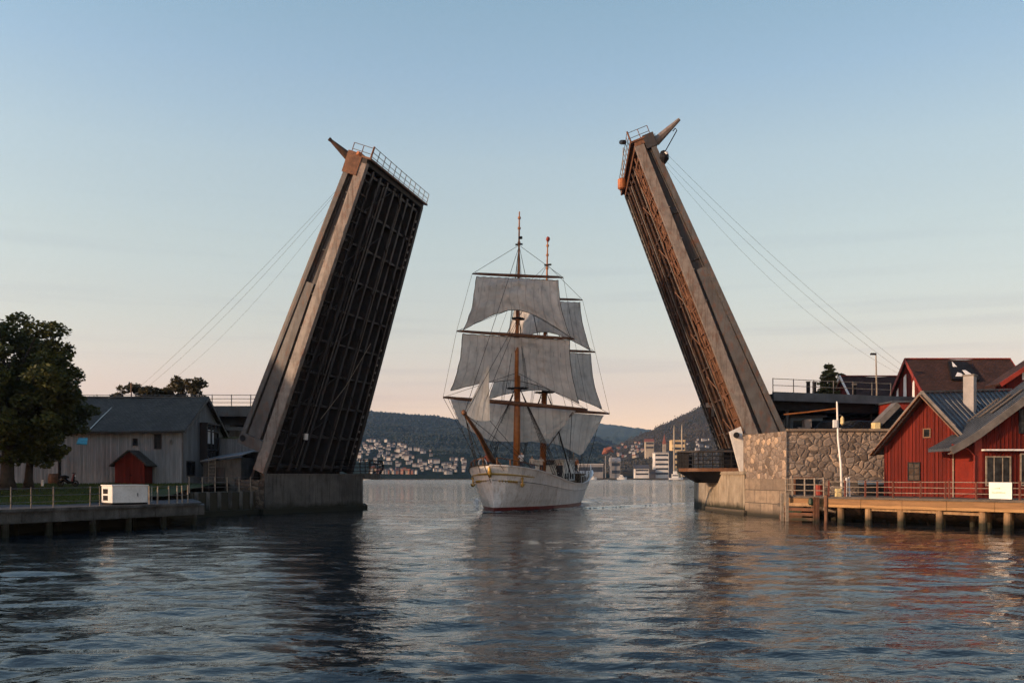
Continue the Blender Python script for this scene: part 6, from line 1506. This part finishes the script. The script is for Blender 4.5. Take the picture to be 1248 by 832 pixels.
    y2 = yard(P(556.5, 403.4, Yf - 1.2), P(700, 413, Yf + .5), .16)
    y3 = yard(P(575.5, 333.6, Yf - .9), P(686.5, 338.3, Yf + .3), .14)
    w1 = yard(P(583, 492, Ym + .9), P(743, 504, Ym - 2.2), .19)
    w2 = yard(P(602, 423, Ym + .7), P(725.5, 429, Ym - 1.8), .15)
    w3 = yard(P(624, 363, Ym + .4), P(710, 365.6, Ym - 1.4), .12)
    # sails
    def sail(hl, hr, fl, fr, belly, arch, nx=56, ny=40, mt='sail', fold=.10, gat=0., seed=0, name='sail', edge=.0):
        v = []; bd = -SA
        for j in range(ny + 1):
            w = j / ny
            for i in range(nx + 1):
                u = i / nx
                top = hl.lerp(hr, u) - Vector((0, 0, .05 + .05 * math.sin(u * math.pi * 11) ** 2)); bot = fl.lerp(fr, u)
                bot = bot + (top - bot) * (arch * (1 - abs(2 * u - 1) ** 1.7))
                p = top.lerp(bot, w)
                p = p + bd * (belly * math.sin(math.pi * u) ** .8 * (math.sin(math.pi * min(1, w * .85 + .02)) ** .8))
                c = noise.noise(Vector((u * 7 + seed, w * 1.8, seed * 1.7))) * fold * 1.5 + noise.noise(Vector((u * 4 - w * 3.2 + seed, w * 5 + u * 2, seed))) * fold * 1.3 + noise.noise(Vector((u * 15 + seed, w * 3, 3.3))) * fold * .55
                # creases fanning from the corners and hanging folds
                for cu, cw in ((0, 1), (1, 1), (0, 0), (1, 0)):
                    dx, dy = (u - cu) * (1 if cu == 0 else -1), (w - cw) * (1 if cw == 0 else -1)
                    an = math.atan2(dy, dx); rr2 = math.hypot(dx, dy); c += .11 * (1 - abs(noise.noise(Vector((an * 5.5 + seed * 3 + cu * 7, cw * 5, rr2 * .8)))) * 3.2) * math.exp(-rr2 * 2.2)
                c += .12 * (1 - abs(noise.noise(Vector((u * 9 - w * 2 + seed, w * 1.1, 2.2)))) * 3)
                p = p + bd * c * min(1, 6 * min(w + .05, 1)) + Vector((0, 0, 0))
                hrz = math.sin(math.pi * w) * edge * (2 * u - 1)
                p = p - (hr - hl).normalized() * hrz
                v.append(p)
        f = [(j * (nx + 1) + i, j * (nx + 1) + i + 1, (j + 1) * (nx + 1) + i + 1, (j + 1) * (nx + 1) + i) for j in range(ny) for i in range(nx)]
        m = MB(); m.v = [tuple(p) for p in v]; m.f = f; m.m = [0] * len(f)
        o = m.build(name, mt, t, smooth=True); grid_uv(o, nx, ny, (hr - hl).length, (fl - hl).length)
        e = [v[i] for i in range(nx + 1)], [v[ny * (nx + 1) + i] for i in range(nx + 1)], [v[j * (nx + 1)] for j in range(ny + 1)], [v[j * (nx + 1) + nx] for j in range(ny + 1)]
        m = MB()
        for q in e: m.tube(q, .03, 4)
        for i in range(3, nx - 1, 4):          # reef points
            q = v[9 * (nx + 1) + i]; m.tube([q + bd * .03, q + bd * .05 - Vector((0, 0, .45))], .014, 3)
        m.build('bolt_rope', 'rope', o)
        return o
    k = SA * -.35
    sail(P(581, 336.5, Yf - 1.3), P(680.5, 341, Yf - .1), P(565, 402, Yf - 1.4), P(695, 411, Yf + .1), .9, .42, seed=1.3, edge=.25, fold=.16)
    sail(P(564, 406, Yf - 1.4), P(694.5, 413.5, Yf + .1), P(549.5, 476, Yf - .4), P(706, 492, Yf + 1.9), -.35, .28, seed=4.1, edge=.3, fold=.16)
    # fore course, brailed up in the middle
    def course(pl, pts_top, pts_bot, seed, belly=.6, mt='sail'):
        n = 30; ny = 16; v = []
        for j in range(ny + 1):
            w = j / ny
            for i in range(n + 1):
                u = i / n; tx = np.interp(u, [p[0] for p in pts_top], range(len(pts_top)))
                def ip(ps):
                    us = [p[0] for p in ps]; return Vector([float(np.interp(u, us, [p[1][c_] for p in ps])) for c_ in range(3)])
                a, b = ip(pts_top), ip(pts_bot); p = a.lerp(b, w)
                p = p - SA * (belly * math.sin(math.pi * u) * math.sin(math.pi * w * .8) + noise.noise(Vector((u * 11 + seed, w * 2.5, seed))) * .28 + noise.noise(Vector((u * 5 + w * 4, w * 6 - u * 3, seed))) * .22)
                v.append(p)
        f = [(j * (n + 1) + i, j * (n + 1) + i + 1, (j + 1) * (n + 1) + i + 1, (j + 1) * (n + 1) + i) for j in range(ny) for i in range(n)]
        m = MB(); m.v = [tuple(p) for p in v]; m.f = f; m.m = [0] * len(f); o = m.build('sail', mt, t, smooth=True); grid_uv(o, n, ny, 12., 4.); return o
    D = Yf - .2
    course(None, [(0, P(549, 486.5, D)), (1, P(701, 500, D + 1.8))], [(0, P(560.5, 516, D)), (.2, P(578, 528, D + .2)), (.38, P(597, 537, D + .5)), (.6, P(640, 538.5, D + .9)), (.8, P(672, 533, D + 1.3)), (1, P(699, 505, D + 1.8))], 2.2, -.3)
    D = Ym + .6
    course(None, [(0, P(600, 495, D)), (1, P(736.5, 506, D - 2.6))], [(0, P(610, 530, D)), (.4, P(655, 539, D - 1)), (.62, P(680, 541, D - 1.6)), (.85, P(709, 555.5, D - 2.2)), (1, P(728, 521, D - 2.6))], 6.4, .5)
    sail(P(607, 425, Ym + .5), P(720, 430.5, Ym - 1.9), P(596, 486, Ym + .5), P(733.5, 498, Ym - 2.2), .9, .25, seed=7.7, edge=.25)
    sail(P(629, 365, Ym + .2), P(707, 368, Ym - 1.5), P(612, 423, Ym + .4), P(719.5, 427, Ym - 1.9), .7, .34, seed=9.2, edge=.2, mt='jib' if False else 'sail')
    # jib
    A = P(595.5, 443.5, 80.5); B = P(566.5, 505, 74.2); C = P(597, 512.5, 78.3); v = []; n = 14
    for j in range(n + 1):
        w = j / n; l = A.lerp(B, w); r_ = A.lerp(C, w)
        for i in range(n + 1):
            u = i / n; p = l.lerp(r_, u) - Vector((0, 1, 0)) * (.5 * math.sin(math.pi * u) * w) + Vector((0, 0, -.25 * math.sin(math.pi * u) * w ** 3)) + Vector((0, 1, 0)) * noise.noise(Vector((u * 5, w * 3, 4))) * .25 * w
            v.append(tuple(p))
    m = MB(); m.v = v; m.f = [(j * (n + 1) + i, j * (n + 1) + i + 1, (j + 1) * (n + 1) + i + 1, (j + 1) * (n + 1) + i) for j in range(n) for i in range(n)]; m.m = [0] * len(m.f); grid_uv(m.build('jib', 'jib', t, smooth=True), n, n, 3., 4.5)
    # shrouds
    def shrouds(s_base, base, top, zlow, zmid, ntop):
        for sg in (1, -1):
            m = MB(); ch = []; tp = mast_at(base, top, zlow)
            for k in range(5):
                s = s_base - .6 + k * .85; c = SP(s, sg * (float(np.interp(s, *beam_t)) + .02), zs(s)); ch.append(c); m.tube([c, tp + SB * sg * .25], .028, 4)
            for j in range(1, 17):
                w = j / 18; m.tube([c.lerp(tp, w) for c in ch], .014, 3)
            m.build('shroud_ladder', 'rope', t)
            m = MB(); up = mast_at(base, top, zmid)
            for k in (-.5, 0, .5): m.tube([tp + SB * sg * .95 + SA * k, up + SB * sg * .1], .022, 4)
            for j in range(1, 12): m.tube([(tp + SB * sg * .95 + SA * k).lerp(up, j / 12.5) for k in (-.5, .5)], .012, 3)
            m.build('shroud_ladder', 'rope', t)
            for k, (zt, ds) in enumerate(((zmid, 3.4), (top.z - 3.2, 4.2), (top.z - 3.2, 4.8))):
                s = s_base + ds; c = SP(s, sg * float(np.interp(s, *beam_t)), zs(s)); m = MB(); m.tube([c, mast_at(base, top, zt)], .02, 4); m.build('backstay', 'rope', t)
            for k in (-.4, .4):
                m = MB(); m.tube([up + SB * sg * .5 + SA * k, mast_at(base, top, top.z - 3.2)], .018, 4); m.build('backstay', 'rope', t)
    shrouds(6.9, fb, ftop, z1f, z2f, 0); shrouds(16.2, mb_, mtop, z1m, z2m, 0)
    def rope(pts, r_=.022, nm='rope'): m = MB(); m.tube(pts, r_, 4); m.build(nm, 'rope', t)
    for (z, u) in ((z1f, .55), (z2f, .25), (z2f + .1, .02), (fz(300, Yf), .0)): rope([mast_at(fb, ftop, z), bs.lerp(b0_, u)], .026, 'forestay')
    for (za, zb) in ((z1m, 3.4), (z2m, z1f), (fz(322, Ym), z2f)): rope([mast_at(mb_, mtop, za), mast_at(fb, ftop, zb)], .024, 'mainstay')
    for (a, b), z in ((y1, z1f + 1.5), (y2, z2f + 1.2), (y3, fz(298, Yf))):
        for e in (a, b): rope([e, mast_at(fb, ftop, z)], .02, 'yard_lift')
    for (a, b), z in ((w1, z1m + 1.5), (w2, z2m + 1.2), (w3, fz(322, Ym))):
        for e in (a, b): rope([e, mast_at(mb_, mtop, z)], .02, 'yard_lift')
    for (a, b), (c, d) in ((y1, y2), (y2, y3), (w1, w2), (w2, w3)):
        rope([a, c], .015, 'sheet_rope'); rope([b, d], .015, 'sheet_rope')
    for p, q in ((bs, SP(.2, -1.25, 3.1)), (bs, SP(.4, 1.25, 3.1)), (bs + Vector((0, 0, -.2)), SP(-.75, 0, 2.6)), (bs, SP(3, -2.7, 3.9)), (bs, SP(3, 2.7, 3.9)), (P(540, 484, Yf - 1.4), SP(.8, -1.6, 4.2)), (P(546, 485, Yf - 1.4), SP(1.2, -1.9, 4.1))): rope([p, q], .028, 'bow_stay')
    for a, q in ((P(697, 505, Yf), SP(13.5, 3.4, 2.6)), (P(728, 521, Ym), SP(22, 3.1, 2.9)), (P(709, 555, Ym), SP(20, 2.8, 2.4)), (P(597, 512.5, 78.3), SP(5, 2.5, 3.4))): rope([a, q], .03, 'sheet_rope')
    m = MB(); m.tube([P(698, 502, Yf + 1), P(666, 547, Ym - 3)], .06, 6); m.build('preventer_pole', 'flange', t)
    m = MB(); m.tube([P(681, 526, Yf + 3), P(696, 580, Ym)], .075, 6); m.build('derrick_pole', 'hullblk', t)
    # spanker boom with gathered sail, deck houses, boat, winch
    bm0, bm1 = SP(16.6, .2, 4.55), SP(25.5, 1.2, 4.9)
    m = MB(); m.tube([bm0, bm1], [.2, .15], 8); m.build('boom', 'hullblk', t)
    m = MB(); m.tube([bm0.lerp(bm1, u / 8) + Vector((0, 0, .22 + .05 * math.sin(u * 2))) for u in range(9)], [.12, .2, .24, .2, .25, .2, .22, .16, .08], 8); m.build('furled_sail', 'spar', t, smooth=True)
    def hbox(s0, s1, b0, b1, z0, z1, nm, mt, top=None):
        m = MB(); m.hexa([SP(s0, b0, z0), SP(s0, b1, z0), SP(s1, b1, z0), SP(s1, b0, z0), SP(s0, b0, z1), SP(s0, b1, z1), SP(s1, b1, z1), SP(s1, b0, z1)]); o = m.build(nm, mt, t)
        if top:
            m = MB(); m.hexa([SP(s0 - .15, b0 - .15, z1 + .003), SP(s0 - .15, b1 + .15, z1 + .003), SP(s1 + .15, b1 + .15, z1 + .003), SP(s1 + .15, b0 - .15, z1 + .003)] + [SP(s0 - .15, b0 - .15, z1 + .1), SP(s0 - .15, b1 + .15, z1 + .1), SP(s1 + .15, b1 + .15, z1 + .1), SP(s1 + .15, b0 - .15, z1 + .1)]); m.build('house_roof', top, o)
        return o
    hbox(13.9, 17.6, .4, 3.2, 1.5, 2.75, 'side_platform', 'deckwood'); hbox(23.7, 26.4, -1.5, 2.2, 1.9, 3.5, 'stern_platform', 'deckwood')
    dh = hbox(18.5, 23.5, -1.5, 1.7, 1.6, 4.9, 'deckhouse', 'whiteplain', 'hullw')
    for k in range(4):
        m = MB(); a = -1.2 + k * .72; m.hexa([SP(18.47, a, 2.9), SP(18.47, a + .42, 2.9), SP(18.5, a + .42, 2.9), SP(18.5, a, 2.9), SP(18.47, a, 3.5), SP(18.47, a + .42, 3.5), SP(18.5, a + .42, 3.5), SP(18.5, a, 3.5)]); m.build('house_window', 'glass', dh)
    for k in range(4):
        m = MB(); a = 18.9 + k * 1.1; m.hexa([SP(a, 1.70, 2.9), SP(a + .6, 1.70, 2.9), SP(a + .6, 1.73, 2.9), SP(a, 1.73, 2.9), SP(a, 1.70, 3.5), SP(a + .6, 1.70, 3.5), SP(a + .6, 1.73, 3.5), SP(a, 1.73, 3.5)]); m.build('house_window', 'glass', dh)
    hbox(9, 13.2, -1.2, 1.2, 1.9, 3.35, 'hatch_house', 'whiteplain', 'deckwood'); hbox(3.4, 5.2, -1.3, 1.8, 2.9, 3.6, 'windlass_box', 'hullw', 'deckwood')
    m = MB(); m.tube([SP(2.9, -.9, 3.6), SP(2.9, .9, 3.6)], .3, 10); m.tube([SP(2.9, -1.2, 3.6), SP(2.9, -.95, 3.6)], .42, 10); m.tube([SP(2.9, .95, 3.6), SP(2.9, 1.2, 3.6)], .42, 10); m.build('windlass', 'black', t)
    for s, b, z in ((7.6, 2.2, 3.35), (14.3, 1.2, 2.5)):
        m = MB(); m.tube([SP(s, b, z - .6), SP(s, b, z), SP(s - .25, b, z + .22), SP(s - .45, b, z + .2)], [.14, .14, .2, .26], 9); m.build('ventilator', 'hullw', t, smooth=True)
    # ship's boat on deck
    sb0, sb1 = 24.2, 27.4; m = MB(); n = 8; prev = None
    for i in range(n + 1):
        u = i / n; hw = .62 * math.sin(math.pi * (.08 + .86 * u)) ** .6; zz = 4.2; row = [SP(sb0 + (sb1 - sb0) * u, q * hw, zz + h_) for q, h_ in ((-1, .55), (-.85, .2), (0, 0), (.85, .2), (1, .55))]
        if prev: m.add(prev + row, [(k_, k_ + 1, k_ + 6, k_ + 5) for k_ in range(4)])
        prev = row
    m.build('deck_boat', 'varnish', t)
    for s in (17.5, 19.0, 20.5, 22, 23.5, 25, 26.5, 28):
        for sg in (1, -1):
            c = SP(s + .3, sg * (float(np.interp(s, *beam_t)) - .08), zs(s)); m = MB(); m.tube([c, c + Vector((0, 0, .8))], .03, 5); m.build('rail_stanchion', 'hullw', t)
    for sg in (1, -1):
        m = MB(); m.tube([SP(s + .3, sg * (float(np.interp(s, *beam_t)) - .08), zs(s) + .8) for s in (17.5, 19.0, 20.5, 22, 23.5, 25, 26.5, 28)], .025, 5); m.build('guard_rail', 'hullw', t)
    m = MB(); m.tube([SP(29.3, 0, 3.8), SP(30.2, 0, 6.4)], [.06, .03], 6); m.build('ensign_staff', 'varnish', t)
    return SP, zs, beam_t
SP, zs_, beam_t = ship()

# ---------------------------------------------------------------- crew
def clothes(name, top, bottom, hair):
    m, nt, b, L = nmat(name)
    tc = nt.nodes.new('ShaderNodeTexCoord'); sp = nt.nodes.new('ShaderNodeSeparateXYZ'); L(tc.outputs['Object'], sp.inputs[0])
    def gt(v_): n = nt.nodes.new('ShaderNodeMath'); n.operation = 'GREATER_THAN'; n.inputs[1].default_value = v_; L(sp.outputs['Z'], n.inputs[0]); return n.outputs[0]
    c = mixc(nt, gt(.88), bottom, top); c = mixc(nt, gt(1.46), c, (.42, .24, .17)); c = mixc(nt, gt(1.66), c, hair)
    L(c, b.inputs['Base Color']); b.inputs['Roughness'].default_value = .8; return m
def person(loc, rz, label, pose, top, bottom, hair):
    t = thing('person', label, 'person', loc, None); t.rotation_euler = (0, 0, rz)
    J = {'pelvis': (0, 0, .93), 'waist': (0, 0, 1.1), 'chest': (.01, 0, 1.32), 'neck': (0, 0, 1.47), 'head': (.02, 0, 1.6), 'crown': (.01, 0, 1.74)}
    for s_, y in (('l', .1), ('r', -.1)):
        st = pose.get('step', 0) * (1 if s_ == 'l' else -1)
        J['hip' + s_] = (0, y, .88); J['knee' + s_] = (.04 + st * .5, y * 1.1, .48); J['ank' + s_] = (st, y * 1.2, .08); J['toe' + s_] = (st + .17, y * 1.3, .04)
        J['sh' + s_] = (0, y * 1.95, 1.40)
        e, h_ = pose.get('arm' + s_, ((0, .25, 1.12), (.1, .26, .88)))
        sg = 1 if y > 0 else -1; J['el' + s_] = (e[0], e[1] * sg, e[2]); J['ha' + s_] = (h_[0], h_[1] * sg, h_[2])
    keys = list(J); ix = {k: i for i, k in enumerate(keys)}
    ed = [('pelvis', 'waist'), ('waist', 'chest'), ('chest', 'neck'), ('neck', 'head'), ('head', 'crown')]
    for s_ in 'lr': ed += [('pelvis', 'hip' + s_), ('hip' + s_, 'knee' + s_), ('knee' + s_, 'ank' + s_), ('ank' + s_, 'toe' + s_), ('chest', 'sh' + s_), ('sh' + s_, 'el' + s_), ('el' + s_, 'ha' + s_)]
    rad = dict(pelvis=.15, waist=.14, chest=.16, neck=.065, head=.105, crown=.07, hip=.1, knee=.065, ank=.045, toe=.04, sh=.075, el=.05, ha=.04)
    me = bpy.data.meshes.new('body'); me.from_pydata([J[k] for k in keys], [(ix[a], ix[b]) for a, b in ed], [])
    o = bpy.data.objects.new('body', me); COL.objects.link(o); o.parent = t
    md = o.modifiers.new('Skin', 'SKIN'); sv = me.skin_vertices
    if not sv: bpy.context.view_layer.objects.active = o
    for k in keys:
        r_ = rad.get(k, rad.get(k[:-1])); me.skin_vertices[0].data[ix[k]].radius = (r_, r_)
    me.skin_vertices[0].data[0].use_root = True
    o.modifiers.new('Sub', 'SUBSURF').levels = 1; o.modifiers['Sub'].render_levels = 1
    me.materials.append(clothes('clothes_' + str(len(bpy.data.materials)), top, bottom, hair))
    dg = bpy.context.evaluated_depsgraph_get(); ev = o.evaluated_get(dg); nm = bpy.data.meshes.new_from_object(ev); o.modifiers.clear(); o.data = nm
    return t
def crew():
    arms = dict(arml=((.2, .25, 1.2), (.4, .15, 1.25)), armr=((.2, .25, 1.2), (.4, .15, 1.2)))
    dk = lambda s: zs_(s) - .75
    L_ = [(SP(4.5, 1.2, 3.71), -2.0, 'person in a pale jacket standing on the foredeck just behind the bowsprit', arms, (.55, .52, .5), (.05, .05, .07), (.08, .05, .03)),
          (SP(9.7, .7, 3.46), -1.8, 'person in a cream shirt standing just right of the foremast', {}, (.62, .50, .40), (.10, .10, .14), (.12, .07, .04)),
          (SP(12.3, .9, 3.46), -1.2, 'person in a light shirt leaning forward between the two masts', dict(step=.15, **arms), (.66, .56, .48), (.04, .04, .05), (.03, .02, .02)),
          (SP(14.6, 2.4, 2.86), -2.4, 'person in dark clothes working at the rail in front of the mainmast', arms, (.03, .035, .04), (.03, .03, .04), (.05, .03, .02)),
          (SP(16.6, 1.6, 2.86), -1.6, 'person in dark clothes standing right of the foot of the mainmast', {}, (.05, .03, .03), (.02, .02, .03), (.03, .02, .02)),
          (SP(24.6, 1.6, 3.61), -1.5, 'person in an orange jacket standing near the stern rail', {}, (.75, .22, .05), (.08, .03, .03), (.5, .45, .4)),
          (SP(.9, -.9, 3.6), -1.9, 'person in a rust red jacket at the very bow left of the bowsprit', arms, (.40, .10, .05), (.08, .07, .07), (.05, .03, .02))]
    for a in L_: person(*a)
crew()

# ---------------------------------------------------------------- unseen rise added west of the quay, shaped to shade the left bank
def shade_rise():
    m = MB(); nx, ny = 26, 70; xs = np.linspace(-150, -64, nx); ys = np.linspace(-20, 118, ny)
    Hs = ([-20, 10, 30, 40, 45, 50, 55, 60, 66, 74, 80, 88, 118], [10, 15, 17, 21, 28, 34, 36, 36, 34, 31, 27, 16, 3])
    for y in ys:
        for x in xs:
            p = np.exp(-((x + 88) / 17) ** 2) if x > -88 else 1 - (-88 - x) * .004
            m.v.append((x, y, 1.6 + (float(np.interp(y, *Hs)) - 1.6) * p + fbm(x, y, .12, 4, 2.) * 1.6 * p))
    m.f = [(j * nx + i, j * nx + i + 1, (j + 1) * nx + i + 1, (j + 1) * nx + i) for j in range(ny - 1) for i in range(nx - 1)]; m.m = [0] * len(m.f)
    tag(m.build('shade_hill', 'soil', smooth=True), kind='structure')
shade_rise()
# ---------------------------------------------------------------- evening haze
def haze():
    m = MB(); m.box(-6500, 6500, -300, 7600, -4, 700); o = m.build('haze', 'black', uv=False); tag(o, 'thin bluish evening haze over the water', 'haze', kind='stuff')
    mt = bpy.data.materials.new('haze_air'); mt.use_nodes = True; nt = mt.node_tree; nt.nodes.remove(nt.nodes['Principled BSDF'])
    v = nt.nodes.new('ShaderNodeVolumePrincipled'); v.inputs['Density'].default_value = HAZE; v.inputs['Color'].default_value = (.40, .62, 1, 1); v.inputs['Anisotropy'].default_value = .2
    nt.links.new(v.outputs[0], nt.nodes['Material Output'].inputs['Volume']); o.data.materials.clear(); o.data.materials.append(mt)
HAZE = .00007
haze()

# ---------------------------------------------------------------- foam of the ship's wake
def foam():
    r = random.Random(3); m = MB()
    def flake(p, a):
        n = r.randint(5, 8); pts = []
        for k in range(n):
            t = 6.283 * k / n; q = a * r.uniform(.5, 1.1); pts.append((p.x + q * 1.7 * math.cos(t), p.y + q * math.sin(t), .055 + r.uniform(0, .02)))
        m.add(pts, [tuple(range(n))])
    for sg in (1, -1):
        for _ in range(420):
            s_ = -1 + 31 * r.random() ** 1.2; hb = float(np.interp(s_, [0, 3, 8, 17, 24, 28], [.2, 1.85, 3.4, 3.7, 2.2, .4])); off = abs(r.gauss(0, .25 + .02 * s_))
            p = S0 + SA * s_ + SB * sg * (hb + .12 + off); flake(p, r.uniform(.05, .22) * (1.3 if s_ < 4 else .8))
        for _ in range(300):
            s_ = 1 + 45 * r.random(); p = S0 + SA * s_ + SB * sg * (1.0 + .37 * s_ + r.gauss(0, .35)); flake(p, r.uniform(.05, .17))
    for _ in range(350):
        s_ = 28 + 40 * r.random() ** 1.3; p = S0 + SA * s_ + SB * r.gauss(0, 1.2 + .05 * s_); flake(p, r.uniform(.06, .22))
    MT['foam'] = mat('foam_white', (.62, .64, .66), (.42, .45, .48), 6, .8, bmp=0)
    tag(m.build('wake_foam', 'foam', uv=False), 'flecks of white foam along the hull and in the wake of the ship', 'foam', kind='stuff')
foam()
